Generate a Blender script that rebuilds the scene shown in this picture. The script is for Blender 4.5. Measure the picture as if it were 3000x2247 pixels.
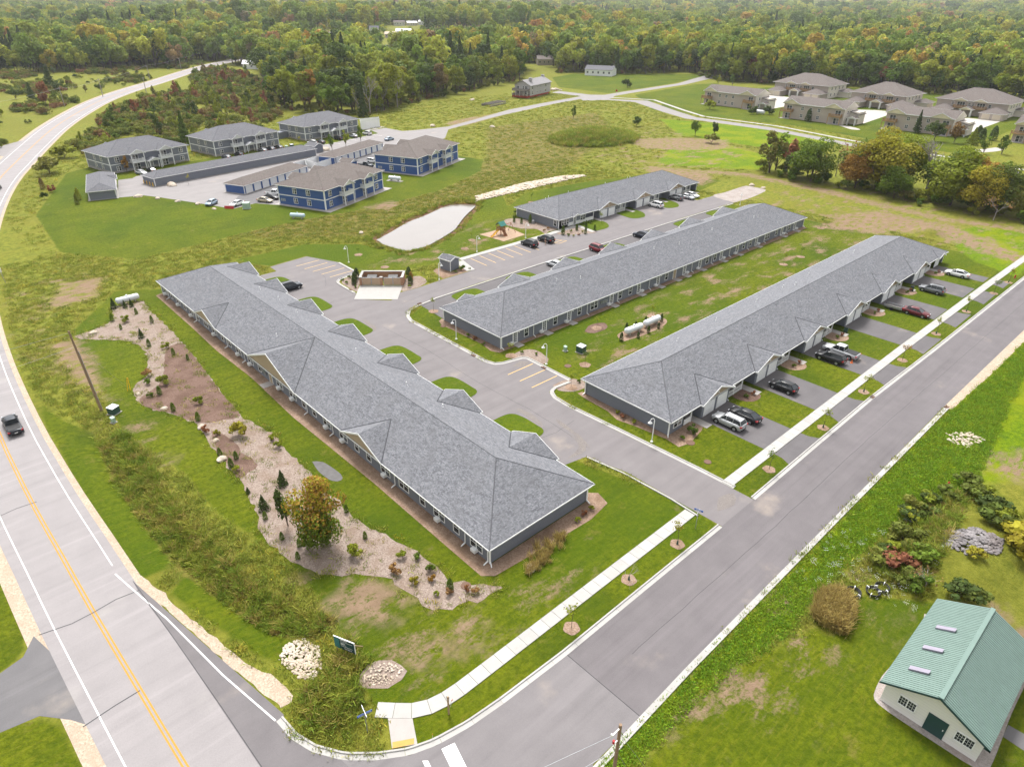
import bpy, math, random
import numpy as np
from mathutils import Matrix, Vector
for _o in list(bpy.data.objects): bpy.data.objects.remove(_o)
SC = bpy.context.scene; COL = SC.collection; R = math.radians; PI = math.pi
# ------------------------------------------------------------------ camera, sky, sun, exposure
cam = bpy.data.objects.new('camera', bpy.data.cameras.new('camera')); COL.objects.link(cam)
cam.data.sensor_width = 36; cam.data.lens = 23.456; cam.data.clip_start = 1; cam.data.clip_end = 30000
_pi, _ro, _ya = R(29.901), R(0.489), R(47.150)
_d = Vector((math.cos(_ya)*math.cos(_pi), math.sin(_ya)*math.cos(_pi), -math.sin(_pi)))
_r = Vector((math.sin(_ya), -math.cos(_ya), 0)); _u = _r.cross(_d)
_r2 = _r*math.cos(_ro) + _u*math.sin(_ro); _u2 = _u*math.cos(_ro) - _r*math.sin(_ro)
cam.matrix_world = Matrix.Translation((0, 0, 52)) @ Matrix((_r2, _u2, -_d)).transposed().to_4x4()
SC.camera = cam
SUN_EL, SUN_AZ = R(58), R(62)          # azimuth from +X towards +Y: behind the far trees
w = bpy.data.worlds.new('World'); SC.world = w; w.use_nodes = True
wn = w.node_tree.nodes; wl = w.node_tree.links; bg = wn['Background']
sky = wn.new('ShaderNodeTexSky'); sky.sky_type = 'NISHITA'; sky.sun_disc = False
sky.sun_elevation = SUN_EL; sky.sun_rotation = PI/2 - SUN_AZ; sky.dust_density = 4.0; sky.air_density = 1.0
hs = wn.new('ShaderNodeHueSaturation'); hs.inputs['Saturation'].default_value = 0.12      # a closed cloud deck: almost no blue
wl.new(sky.outputs[0], hs.inputs['Color']); wl.new(hs.outputs[0], bg.inputs[0]); bg.inputs[1].default_value = 0.125
sl = bpy.data.lights.new('sun', 'SUN'); sl.energy = 1.5; sl.angle = R(14); sl.color = (1, .97, .93)
so = bpy.data.objects.new('sun', sl); COL.objects.link(so)
so.rotation_euler = Vector((math.cos(SUN_AZ)*math.cos(SUN_EL), math.sin(SUN_AZ)*math.cos(SUN_EL), math.sin(SUN_EL))).to_track_quat('Z', 'Y').to_euler()
so.location = (0, 0, 300)
vs = SC.view_settings; vs.view_transform = 'Standard'; vs.look = 'None'; vs.exposure = 1.38; vs.gamma = 1; vs.use_curve_mapping = False
SC.render.engine = 'CYCLES'
cy = SC.cycles; cy.max_bounces = 6; cy.diffuse_bounces = 3; cy.glossy_bounces = 3; cy.transmission_bounces = 4; cy.transparent_max_bounces = 8
cy.caustics_reflective = False; cy.caustics_refractive = False; cy.use_denoising = True
rng = np.random.default_rng(7); random.seed(7)

# ------------------------------------------------------------------ materials
def srgb(r, g, b):
    f = lambda c: (c/12.92 if c <= .04045 else ((c+.055)/1.055)**2.4)
    return tuple(f(v/255) for v in (r, g, b))
class Mat:
    def __init__(s, name):
        s.m = bpy.data.materials.new(name); s.m.use_nodes = True; s.t = s.m.node_tree; s.b = s.t.nodes['Principled BSDF']
    def n(s, typ, props=None, **ins):
        nd = s.t.nodes.new('ShaderNode'+typ)
        for k, v in (props or {}).items(): setattr(nd, k, v)
        for k, v in ins.items():
            key = int(k[1:]) if k[0] == '_' and k[1:].isdigit() else k.replace('__', ' ')
            s.put(nd.inputs[key], v)
        return nd
    def put(s, sock, v):
        if isinstance(v, bpy.types.NodeSocket): s.t.links.new(v, sock)
        elif isinstance(v, bpy.types.Node): s.t.links.new(v.outputs[0], sock)
        else:
            if sock.type == 'RGBA' and len(v) == 3: v = (*v, 1)
            sock.default_value = v
    def math(s, op, a, b=0.0, c=None, clamp=False):
        nd = s.t.nodes.new('ShaderNodeMath'); nd.operation = op; nd.use_clamp = clamp
        s.put(nd.inputs[0], a); s.put(nd.inputs[1], b)
        if c is not None: s.put(nd.inputs[2], c)
        return nd.outputs[0]
    def mix(s, fac, a, b, bt='MIX'):
        nd = s.t.nodes.new('ShaderNodeMix'); nd.data_type = 'RGBA'; nd.blend_type = bt
        s.put(nd.inputs[0], fac); s.put(nd.inputs[6], a); s.put(nd.inputs[7], b); return nd.outputs[2]
    def noise(s, vec, scale, detail=3, rough=.55):
        nd = s.n('TexNoise', None, Scale=scale, Detail=detail, Roughness=rough)
        if vec is not None: s.put(nd.inputs['Vector'], vec)
        return nd.outputs[0]
    def ramp(s, fac, stops, interp='LINEAR'):
        nd = s.t.nodes.new('ShaderNodeValToRGB'); s.put(nd.inputs[0], fac); cr = nd.color_ramp; cr.interpolation = interp
        while len(cr.elements) < len(stops): cr.elements.new(0.5)
        for e, (p, c) in zip(cr.elements, stops): e.position = p; e.color = (*c, 1) if len(c) == 3 else c
        return nd.outputs[0]
    def step(s, fac, lo, hi):
        nd = s.n('MapRange', {'interpolation_type': 'SMOOTHSTEP'}); s.put(nd.inputs[0], fac); s.put(nd.inputs[1], lo); s.put(nd.inputs[2], hi)
        return nd.outputs[0]
    def attr(s, name, typ='GEOMETRY'): return s.n('Attribute', {'attribute_name': name, 'attribute_type': typ}).outputs['Fac']
    def obj(s): return s.n('TexCoord').outputs['Object']
    def uv(s): return s.n('TexCoord').outputs['UV']
    def pos(s): return s.n('NewGeometry').outputs['Position']
    def bump(s, h, dist, strength=1.0):
        nd = s.n('Bump', None, Strength=strength, Distance=dist, Height=h); s.put(s.b.inputs['Normal'], nd.outputs[0])
    def out(s, col, rough=.8, spec=.3, metal=0):
        s.put(s.b.inputs['Base Color'], col); s.put(s.b.inputs['Roughness'], rough); s.b.inputs['Specular IOR Level'].default_value = spec
        s.b.inputs['Metallic'].default_value = metal; return s.m
    def stretch(s, vec, sx, sy, sz, rz=0.0):
        return s.n('Mapping', None, Vector=vec, Rotation=(0, 0, rz), Scale=(sx, sy, sz)).outputs[0]

def plain(name, c, rough=.6, spec=.3, metal=0, var=.12, scale=1.5):
    k = Mat(name); nz = k.noise(k.pos(), scale, 4)
    a = tuple(v*(1-var) for v in c); b = tuple(min(1, v*(1+var)) for v in c)
    return k.out(k.mix(nz, a, b), rough, spec, metal)
def siding(name, c, lap=.13, var=.1):
    k = Mat(name); sx = k.n('SeparateXYZ', None, Vector=k.uv())
    saw = k.math('FRACT', k.math('DIVIDE', sx.outputs[1], lap))
    ln = k.math('LESS_THAN', saw, .1); nz = k.noise(k.stretch(k.uv(), .6, 7, 1), 1.0, 3)
    col = k.mix(nz, tuple(v*(1-var) for v in c), tuple(v*(1+var) for v in c)); col = k.mix(k.math('MULTIPLY', ln, .28), col, tuple(v*.55 for v in c))
    k.bump(saw, .014); return k.out(col, .62, .3)
def shingle(name, dark, light, patch):
    k = Mat(name); uv = k.uv()
    br = k.n('TexBrick', {'offset': .37, 'offset_frequency': 3, 'squash': .7, 'squash_frequency': 2}, Vector=uv, Color1=(0, 0, 0), Color2=(1, 1, 1), Mortar=(.1, .1, .1), Scale=1.0, Mortar__Size=.012, Bias=-.1, Brick__Width=.27, Row__Height=.145)
    br2 = k.n('TexBrick', {'offset': .61, 'offset_frequency': 2}, Vector=k.stretch(uv, 1, 1, 1), Color1=(0, 0, 0), Color2=(1, 1, 1), Mortar=(.4, .4, .4), Scale=1.0, Mortar__Size=.0, Bias=0, Brick__Width=.52, Row__Height=.29)
    nz = k.noise(uv, 26, 2); big = k.noise(uv, .35, 4); st = k.noise(k.stretch(uv, .25, 2.2, 1), 1.0, 3)
    f = k.math('ADD', k.math('MULTIPLY', br.outputs[0], .55), k.math('MULTIPLY', nz, .35))
    f = k.math('ADD', f, k.math('MULTIPLY', br2.outputs[0], .22)); f = k.math('SUBTRACT', f, .12)
    col = k.mix(f, dark, light); col = k.mix(k.step(big, .42, .68), col, k.mix(.4, col, patch)); col = k.mix(k.math('MULTIPLY', k.step(st, .5, .75), .22), col, tuple(v*.6 for v in dark))
    k.bump(br.outputs[0], .015, .45); return k.out(col, .9, .2)
def asphalt(name, c, ang=0.0, stain=(.4, .33, .26), tracks=1.0):
    k = Mat(name); p = k.pos(); fine = k.noise(p, 9, 3); mid = k.noise(p, .35, 5); st = k.noise(k.stretch(p, .03, .75, 1, ang), 1.0, 4)
    col = k.mix(fine, tuple(v*.82 for v in c), tuple(v*1.18 for v in c)); col = k.mix(mid, k.mix(.22, col, (.05, .05, .05)), k.mix(.16, col, (.36, .34, .33)))
    col = k.mix(k.math('MULTIPLY', k.step(st, .5, .72), .28*tracks), col, tuple(v*.55 for v in c)); col = k.mix(k.math('MULTIPLY', k.step(st, .48, .3), .3*tracks), col, tuple(min(1, v*1.5) for v in c))
    dst = k.noise(p, .13, 6); col = k.mix(k.math('MULTIPLY', k.step(dst, .6, .78), .4), col, stain)
    k.bump(fine, .01, .5); return k.out(col, .85, .25)
def concrete(name, c=(.365, .352, .332)):
    k = Mat(name); p = k.pos(); oi = k.n('ObjectInfo').outputs['Random']; a = k.noise(p, 1.1, 6); f = k.noise(p, 22, 2)
    t = k.math('ADD', k.math('MULTIPLY', oi, .35), k.math('MULTIPLY', a, .65)); col = k.mix(t, tuple(v*.8 for v in c), tuple(min(1, v*1.17) for v in c))
    col = k.mix(k.math('MULTIPLY', k.step(k.noise(p, 2.7, 5), .6, .78), .35), col, (.27, .23, .18)); col = k.mix(k.math('MULTIPLY', f, .18), col, (.25, .24, .22)); return k.out(col, .85, .25)
def gravelmat(name, c1, c2, c3, scale=7):
    k = Mat(name); p = k.pos(); v = k.n('TexVoronoi', None, Vector=p, Scale=scale); big = k.noise(p, .45, 5); f = k.noise(p, 14, 3)
    col = k.mix(v.outputs['Color'], c1, c2); col = k.mix(k.step(big, .42, .66), col, k.mix(.6, col, c3)); col = k.mix(k.step(f, .55, .8), col, tuple(x*.45 for x in c1))
    k.bump(v.outputs['Distance'], .05, .7); return k.out(col, .95, .1)
def paint(name, c, metal=.0):
    k = Mat(name); k.b.inputs['Coat Weight'].default_value = .22; k.b.inputs['Coat Roughness'].default_value = .1
    nz = k.noise(k.obj(), 3.0, 4); return k.out(k.mix(nz, tuple(v*.9 for v in c), tuple(min(1, v*1.06+.004) for v in c)), .36, .25, metal)
def glassmat(name, c=(.03, .035, .04), rough=.08):
    k = Mat(name); nz = k.noise(k.pos(), .7, 3); return k.out(k.mix(nz, tuple(v*.6 for v in c), tuple(v*1.7 for v in c)), rough, .5)
def leafmat(name, stops, gain=1.85):
    stops = [(p_, tuple(min(.6, v*gain) for v in c_)) for p_, c_ in stops]; k = Mat(name); oi = k.n('ObjectInfo').outputs['Random']; lv = k.attr('lv')
    base = k.ramp(oi, stops, 'LINEAR'); nz = k.noise(k.obj(), .55, 3)
    col = k.mix(nz, k.mix(.3, base, (.045, .075, .012), 'MIX'), k.mix(.25, base, (.26, .22, .03), 'MIX'))
    hsv = k.n('HueSaturation', None, Hue=k.math('ADD', .486, k.math('MULTIPLY', lv, .028)), Saturation=1.0, Value=k.math('ADD', .62, k.math('MULTIPLY', lv, .76)), Color=col)
    k.b.inputs['Subsurface Weight'].default_value = 0
    k.out(hsv.outputs[0], .75, .15)
    tr = k.n('BsdfTranslucent', None, Color=hsv.outputs[0]); ms = k.n('MixShader', None, _0=.35); k.t.links.new(k.b.outputs[0], ms.inputs[1]); k.t.links.new(tr.outputs[0], ms.inputs[2])
    k.t.links.new(ms.outputs[0], k.t.nodes['Material Output'].inputs[0]); return k.m

M = {}
M['white'] = plain('white_trim', (.78, .78, .77), .55, .3, var=.05)
M['white_dull'] = plain('white_dull', (.62, .62, .6), .6)
M['navy_siding'] = siding('slate_siding', (.178, .19, .222))
M['blue_siding'] = siding('blue_siding', (.045, .10, .27))
M['beige_siding'] = siding('beige_siding', (.43, .365, .32))
M['beige_light'] = siding('cream_siding', (.68, .62, .56))
M['tan'] = siding('tan_gable', (.40, .31, .215), .2)
M['white_siding'] = siding('white_siding', (.7, .7, .68), .16, .05)
M['barn_white'] = siding('barn_panel', (.72, .70, .66), .3, .05)
M['house_grey'] = siding('house_grey_siding', (.38, .365, .365), .15)
M['shingle'] = shingle('grey_shingle', (.082, .084, .093), (.255, .259, .278), (.13, .13, .137))
M['shingle_brown'] = shingle('brown_shingle', (.09, .075, .068), (.205, .18, .165), (.13, .105, .095))
M['shingle_dark'] = shingle('dark_shingle', (.075, .075, .085), (.2, .2, .215), (.12, .12, .12))
M['cap'] = shingle('ridge_cap_shingle', (.06, .062, .07), (.17, .17, .185), (.1, .1, .1))
M['valley'] = plain('valley_metal', (.035, .037, .045), .5)
M['glass'] = glassmat('window_glass'); M['glass_light'] = glassmat('curtained_glass', (.2, .19, .18), .2)
M['conc'] = concrete('pale_concrete'); M['conc_old'] = concrete('old_concrete', (.40, .37, .34)); M['slab'] = concrete('slab_concrete', (.33, .305, .285))
M['asph_new'] = asphalt('street_asphalt', (.118, .105, .11), 0); M['asph_seam'] = asphalt('old_street_asphalt', (.155, .142, .145), 0)
M['asph_lane'] = asphalt('lane_asphalt', (.15, .135, .137), 0, tracks=.6); M['asph_drive'] = asphalt('driveway_asphalt', (.092, .084, .088), PI/2, tracks=.6)
M['asph_hw'] = asphalt('highway_asphalt', (.255, .235, .235), PI/2, (.35, .33, .3), tracks=.8); M['asph_turn'] = asphalt('turn_lane_asphalt', (.125, .113, .117), PI/2, tracks=.5)
M['asph_far'] = asphalt('far_road_asphalt', (.225, .207, .203), 0, tracks=.6); M['asph_dark'] = asphalt('dark_lot_asphalt', (.115, .11, .114), .4)
M['yellow'] = plain('yellow_line', (.42, .21, .022), .7, var=.25, scale=4); M['bay_yellow'] = plain('bay_line_yellow', (.56, .36, .12), .7, var=.2, scale=4); M['whiteline'] = plain('white_line', (.66, .65, .64), .7, var=.2, scale=4); M['tar'] = plain('tar_seal', (.03, .03, .032), .6)
M['orange'] = plain('orange_plastic', (.7, .15, .03)); M['red'] = plain('red_paint', (.4, .03, .03)); M['rust'] = plain('rust_red', (.36, .06, .025), .8); M['iron'] = plain('rusty_iron', (.13, .075, .05), .8)
M['wood'] = plain('cedar', (.30, .13, .06), .8, var=.3); M['pole_wood'] = plain('pole_wood', (.25, .17, .11), .9, var=.35, scale=6); M['old_wood'] = plain('grey_wood', (.2, .18, .165), .9, var=.25)
M['deck'] = plain('deck_lumber', (.36, .225, .11), .8, var=.2); M['post_wood'] = plain('treated_post', (.36, .25, .15), .8, var=.2)
M['yellow_pl'] = plain('yellow_plastic', (.75, .45, .02), .4); M['green_tarp'] = plain('green_canopy', (.03, .16, .13), .6); M['green_box'] = plain('green_cabinet', (.035, .075, .06), .5); M['pale_green'] = plain('pale_green_cabinet', (.32, .43, .34), .5)
M['steel'] = plain('galvanised_steel', (.35, .36, .38), .4, .5, .6); M['black'] = plain('black_plastic', (.012, .012, .013), .5); M['rubber'] = plain('rubber', (.018, .018, .02), .8)
M['brick'] = None
_k = Mat('brick_wall'); _b = _k.n('TexBrick', None, Vector=_k.uv(), Color1=(.32, .15, .085), Color2=(.42, .22, .12), Mortar=(.35, .28, .22), Scale=1.0, Mortar__Size=.014, Brick__Width=.4, Row__Height=.2); _k.bump(_b.outputs[1], .01); M['brick'] = _k.out(_b.outputs[0], .85)
M['brick_stone'] = gravelmat('stone_veneer', (.24, .22, .2), (.42, .4, .38), (.3, .28, .27), 2.5)
M['bed'] = gravelmat('pale_gravel_bed', (.17, .125, .1), (.32, .262, .222), (.19, .135, .1)); M['mulch'] = gravelmat('brown_mulch', (.11, .068, .05), (.19, .125, .1), (.085, .05, .035), 9)
M['tanbed'] = gravelmat('tan_gravel_bed', (.19, .125, .085), (.33, .235, .175), (.15, .095, .06)); M['sandplay'] = gravelmat('play_wood_chips', (.27, .185, .125), (.42, .31, .225), (.3, .21, .145))
M['shoulder'] = gravelmat('sandy_shoulder', (.3, .235, .17), (.47, .395, .31), (.36, .27, .2)); M['endgravel'] = gravelmat('gravel_turnaround', (.26, .225, .205), (.37, .335, .31), (.24, .19, .17))
M['rock'] = gravelmat('pale_limestone', (.40, .335, .26), (.56, .49, .41), (.42, .33, .24), 1.3); M['grey_rock'] = gravelmat('grey_fieldstone', (.12, .11, .11), (.27, .25, .25), (.17, .14, .13), 1.5)
M['bark'] = plain('bark', (.095, .07, .052), .9, var=.4, scale=3); M['deadwood'] = plain('dead_wood', (.3, .27, .25), .9, var=.25, scale=3); M['twig'] = plain('bare_twig', (.14, .095, .085), .9, var=.3)
M['tank'] = plain('white_tank_paint', (.66, .68, .7), .4, .4); M['tank_blue'] = plain('pale_blue_tank_paint', (.46, .58, .66), .4, .4)
M['sign_green'] = plain('sign_green', (.012, .05, .05), .5); M['sign_teal'] = plain('sign_teal', (.03, .16, .17), .5); M['sign_blue'] = plain('sign_blue', (.03, .11, .42), .5)
M['lamp_red'] = plain('tail_lamp_red', (.42, .015, .02), .25, .5); M['lamp_clear'] = plain('head_lamp_clear', (.6, .62, .65), .2, .5)
M['skin'] = plain('skin', (.42, .24, .17), .6); M['khaki'] = plain('khaki_trousers', (.38, .28, .21), .8); M['dark_cloth'] = plain('dark_shirt', (.03, .03, .035), .8); M['hair'] = plain('dark_hair', (.03, .02, .015), .7)
M['metal_roof'] = plain('green_metal_roof', (.15, .215, .188), .6, .25, var=.14); M['skylight'] = plain('skylight_panel', (.24, .22, .27), .45, .3); M['green_door'] = plain('green_door', (.025, .06, .058), .5)
# ------------------------------------------------------------------ mesh helpers
def link(o): COL.objects.link(o); return o
class MB:
    def __init__(s): s.v = []; s.f = []; s.mi = []; s.sm = []
    def add(s, vs, fs, mi=0, smooth=False):
        n = len(s.v); s.v += [tuple(map(float, p)) for p in vs]
        for f in fs: s.f.append([i+n for i in f]); s.mi.append(mi); s.sm.append(smooth)
        return s
    def box(s, x0, y0, z0, x1, y1, z1, mi=0):
        if x0 > x1: x0, x1 = x1, x0
        if y0 > y1: y0, y1 = y1, y0
        if z0 > z1: z0, z1 = z1, z0
        return s.add([(x0,y0,z0),(x1,y0,z0),(x1,y1,z0),(x0,y1,z0),(x0,y0,z1),(x1,y0,z1),(x1,y1,z1),(x0,y1,z1)], [(3,2,1,0),(4,5,6,7),(0,1,5,4),(1,2,6,5),(2,3,7,6),(3,0,4,7)], mi)
    def prism(s, poly, z0, z1, mi=0):
        n = len(poly); a = sum(poly[i][0]*poly[(i+1)%n][1]-poly[(i+1)%n][0]*poly[i][1] for i in range(n))
        if a < 0: poly = poly[::-1]
        return s.add([(x,y,z0) for x,y in poly]+[(x,y,z1) for x,y in poly], [tuple(range(n-1,-1,-1)), tuple(range(n,2*n))]+[(i,(i+1)%n,n+(i+1)%n,n+i) for i in range(n)], mi)
    def ext(s, pts, vec, mi=0):                      # planar polygon pushed along vec
        n = len(pts); b = [tuple(p[k]+vec[k] for k in range(3)) for p in pts]
        return s.add(list(pts)+b, [tuple(range(n)), tuple(range(2*n-1,n-1,-1))]+[(i,n+i,n+(i+1)%n,(i+1)%n) for i in range(n)], mi)
    def cyl(s, p0, p1, r0, r1=None, n=10, mi=0, caps=True):
        p0, p1 = Vector(p0), Vector(p1); r1 = r0 if r1 is None else r1; d = (p1-p0).normalized(); u = d.orthogonal().normalized(); v = d.cross(u)
        vs = [tuple(p0+(u*math.cos(2*PI*i/n)+v*math.sin(2*PI*i/n))*r0) for i in range(n)]+[tuple(p1+(u*math.cos(2*PI*i/n)+v*math.sin(2*PI*i/n))*r1) for i in range(n)]
        s.add(vs, [(i,(i+1)%n,n+(i+1)%n,n+i) for i in range(n)], mi, True)
        if caps: s.add(vs, [tuple(range(n-1,-1,-1)), tuple(range(n,2*n))], mi)
        return s
    def tube(s, pts, r, n=6, mi=0):
        for a, b in zip(pts[:-1], pts[1:]): s.cyl(a, b, r if not isinstance(r, (list, tuple)) else r[0], None, n, mi)
        return s
    def lathe(s, prof, n=14, mi=0, c=(0,0,0)):       # [(r,z)]
        vs = [(c[0]+r*math.cos(2*PI*i/n), c[1]+r*math.sin(2*PI*i/n), c[2]+z) for r, z in prof for i in range(n)]
        return s.add(vs, [(k*n+i, k*n+(i+1)%n, (k+1)*n+(i+1)%n, (k+1)*n+i) for k in range(len(prof)-1) for i in range(n)], mi, True)
    def mesh(s, name, mats):
        me = bpy.data.meshes.new(name); me.from_pydata(s.v, [], s.f); mats = mats if isinstance(mats, (list, tuple)) else [mats]
        for m in mats: me.materials.append(M[m] if isinstance(m, str) else m)
        me.polygons.foreach_set('material_index', s.mi); me.polygons.foreach_set('use_smooth', s.sm)
        nf = len(me.polygons); nl = len(me.loops); no = np.empty(nf*3); me.polygons.foreach_get('normal', no); no = no.reshape(-1,3)
        lt = np.empty(nf, int); me.polygons.foreach_get('loop_total', lt); li = np.empty(nl, int); me.loops.foreach_get('vertex_index', li)
        co = np.array(s.v)[li]; nn = np.repeat(no, lt, 0); flat = np.abs(nn[:,2]) > .99
        ux = np.where(flat, 1, -nn[:,1]); uy = np.where(flat, 0, nn[:,0]); ln = np.sqrt(ux*ux+uy*uy)+1e-9; ux /= ln; uy /= ln
        vx = -uy*nn[:,2]; vy = nn[:,2]*ux; vz = nn[:,0]*uy-nn[:,1]*ux; fl = np.abs(nn[:,2]) > .99
        U = co[:,0]*ux+co[:,1]*uy; V = np.where(fl, co[:,1], co[:,0]*vx+co[:,1]*vy+co[:,2]*np.abs(vz))
        uvl = me.uv_layers.new(name='uv'); uvl.data.foreach_set('uv', np.stack([U,V],1).ravel().astype(np.float32)); return me
    def obj(s, name, mats, parent=None, loc=(0,0,0), rz=0.0): return place(name, s.mesh(name, mats), parent, loc, rz)
def place(name, me, parent=None, loc=(0,0,0), rz=0.0, sc=None, rot=None):
    o = bpy.data.objects.new(name, me); COL.objects.link(o); o.parent = parent; o.location = loc; o.rotation_euler = rot or (0,0,rz)
    if sc is not None: o.scale = sc if isinstance(sc, (tuple, list)) else (sc,)*3
    return o
def tag(o, label=None, cat=None, group=None, kind=None):
    for k, v in (('label', label), ('category', cat), ('group', group), ('kind', kind)):
        if v: o[k] = v
    return o
def thing(name, label, cat, loc=(0,0,0), rz=0.0, group=None, sc=None): return tag(place(name, None, None, loc, rz, sc), label, cat, group)
def mats_obj(o, mapping):                            # per-object material overrides {slot: material}
    for i, m in mapping.items(): o.material_slots[i].link = 'OBJECT'; o.material_slots[i].material = M[m] if isinstance(m, str) else m
def clone(root, loc, rz, label=None, group=None, remat=None, sc=None):
    def cp(o, par):
        c = o.copy(); COL.objects.link(c); c.parent = par
        if remat and o.type == 'MESH' and 'paint' in o.keys(): mats_obj(c, {int(o['paint']): remat})
        for ch in kids.get(o.name, ()): cp(ch, c)
        return c
    kids = {}
    for o in root.children_recursive: kids.setdefault(o.parent.name, []).append(o)
    c = cp(root, None); c.location = loc; c.rotation_euler = (0,0,rz)
    if sc: c.scale = (sc,)*3
    if label: c['label'] = label
    if group: c['group'] = group
    return c
PAVED = []
def sheet(name, poly, z, mat, kind='structure', label=None, cat=None, parent=None, rise=0.0):
    from mathutils.geometry import tessellate_polygon
    PAVED.append([tuple(q) for q in poly]); mb = MB(); P = [(x,y,0) for x,y in poly]; tris = tessellate_polygon([[Vector(p) for p in P]])
    vs = [(x,y,z) for x,y in poly]; fs = []
    for t in tris:
        a, b, c = (P[i] for i in t); s_ = (b[0]-a[0])*(c[1]-a[1])-(b[1]-a[1])*(c[0]-a[0]); fs.append(t if s_ > 0 else t[::-1])
    mb.add(vs, fs); o = mb.obj(name, mat, parent)
    return tag(o, label, cat, None, kind) if not parent else o
def ribbon(pts, w0, w1):                             # polygon strips along a polyline, offsets to its left: returns quads
    p = np.array(pts, float); t = np.gradient(p, axis=0); t /= np.linalg.norm(t, axis=1)[:,None]+1e-9; n = np.stack([-t[:,1], t[:,0]], 1)
    w0 = np.reshape(np.asarray(w0, float), (-1,1)); w1 = np.reshape(np.asarray(w1, float), (-1,1)); return p+n*w0, p+n*w1
def strip(name, pts, w0, w1, z, mat, parent=None, z1=None, kind='structure'):
    a, b = ribbon(pts, w0, w1); n = len(a); mb = MB()
    mb.add([(*q, z) for q in a]+[(*q, z if z1 is None else z1) for q in b], [(i,i+1,n+i+1,n+i) if np.mean(w1) > np.mean(w0) else (i,n+i,n+i+1,i+1) for i in range(n-1)])
    o = mb.obj(name, mat, parent); 
    return o if parent else tag(o, kind=kind)
def spline(pts, step=4.0):
    p = np.array(pts, float); q = [p[0]]
    for i in range(len(p)-1):
        p0 = p[max(i-1,0)]; p1 = p[i]; p2 = p[i+1]; p3 = p[min(i+2,len(p)-1)]; n = max(2, int(np.linalg.norm(p2-p1)/step))
        for t in np.linspace(0,1,n+1)[1:]:
            q.append(.5*((2*p1)+(-p0+p2)*t+(2*p0-5*p1+4*p2-p3)*t*t+(-p0+3*p1-3*p2+p3)*t**3))
    return np.array(q)
def inside(P, poly):
    x, y = P[:,0], P[:,1]; r = np.zeros(len(P), bool); n = len(poly)
    for i in range(n):
        (x1,y1),(x2,y2) = poly[i], poly[(i+1)%n]
        if y1 == y2: continue
        c = ((y1 > y) != (y2 > y)) & (x < (x2-x1)*(y-y1)/(y2-y1)+x1); r ^= c
    return r
def sdf(P, poly):                                    # + inside, - outside, metres
    d = np.full(len(P), 1e9); n = len(poly); A = np.array(poly, float)
    for i in range(n):
        a, b = A[i], A[(i+1)%n]; ab = b-a; t = np.clip(((P-a)@ab)/(ab@ab+1e-9),0,1); d = np.minimum(d, np.hypot(*(P-a-t[:,None]*ab).T))
    return np.where(inside(P, poly), d, -d)
def dline(P, pts):
    d = np.full(len(P), 1e9); A = np.array(pts, float)
    for a, b in zip(A[:-1], A[1:]):
        ab = b-a; t = np.clip(((P-a)@ab)/(ab@ab+1e-9),0,1); d = np.minimum(d, np.hypot(*(P-a-t[:,None]*ab).T))
    return d
# ------------------------------------------------------------------ layout of the place (metres; X along the street, Y away from it)
HW = spline([(3.6,5),(3.0,20),(2.5,32),(2.0,39.2),(1.5,48.6),(.9,60.5),(.5,71.2),(.1,81.4),(-.1,92.6),(-.1,104),(.6,126),(2.4,150),(6.2,182),(12.5,217),(20,250),(27.8,277.5),(36.7,303),(48,334.2),(62.5,372.3),(80,411.8),(104,459.7),(131,502.3),(165,548.2),(204,603.4),(237.7,648.2),(265,678.8),(330,745)], 4)
HWW = np.interp(HW[:,1], [0,150,290,700], [4.3,4.3,6.0,6.6])
POND = [(86,142.6),(92.7,145.8),(100.3,149.8),(107.9,152.1),(116.4,155.4),(120.5,155.2),(124.2,151.4),(123,149.6),(117.4,145.9),(111.8,141.7),(106.2,137.1),(101.8,134.7),(96.1,132.1),(91.4,130.5),(88.3,131),(86.8,130.4),(85.9,134.6),(85.4,139.3)]
PONDC = [tuple(q) for q in spline(POND+[POND[0]], 1.5)[:-1]]
BEDA = [(23.9,139.8),(29.3,139.1),(29,132.3),(28.5,115.4),(27.6,102),(26.6,92.3),(26.2,85.2),(27.4,79.3),(27.2,71.6),(27.1,66.8),(27,55.2),(28.1,50.8),(28.9,45.8),(29.4,42.6),(29.1,41.1),(31.1,38),(32.5,36.3),(31.8,36.2),(29.3,36.6),(25.5,38.8),(25.1,40.9),(24.7,44.5),(23,47.1),(21.2,48.6),(19.6,50.6),(18.5,54),(17.7,57.8),(17.9,60.6),(18.6,63.2),(20.1,71.1),(20.1,74.4),(20.3,83.1),(20.7,87.4),(19.1,92.6),(17.1,96.1),(16.7,99.9),(17.5,104.1),(20.4,107.5),(22.6,115.5),(22.4,119.7),(20.5,123.4),(15.9,128.3),(15.9,130.4),(18.4,130.7),(21,131.9),(22.7,134.1)]
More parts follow.
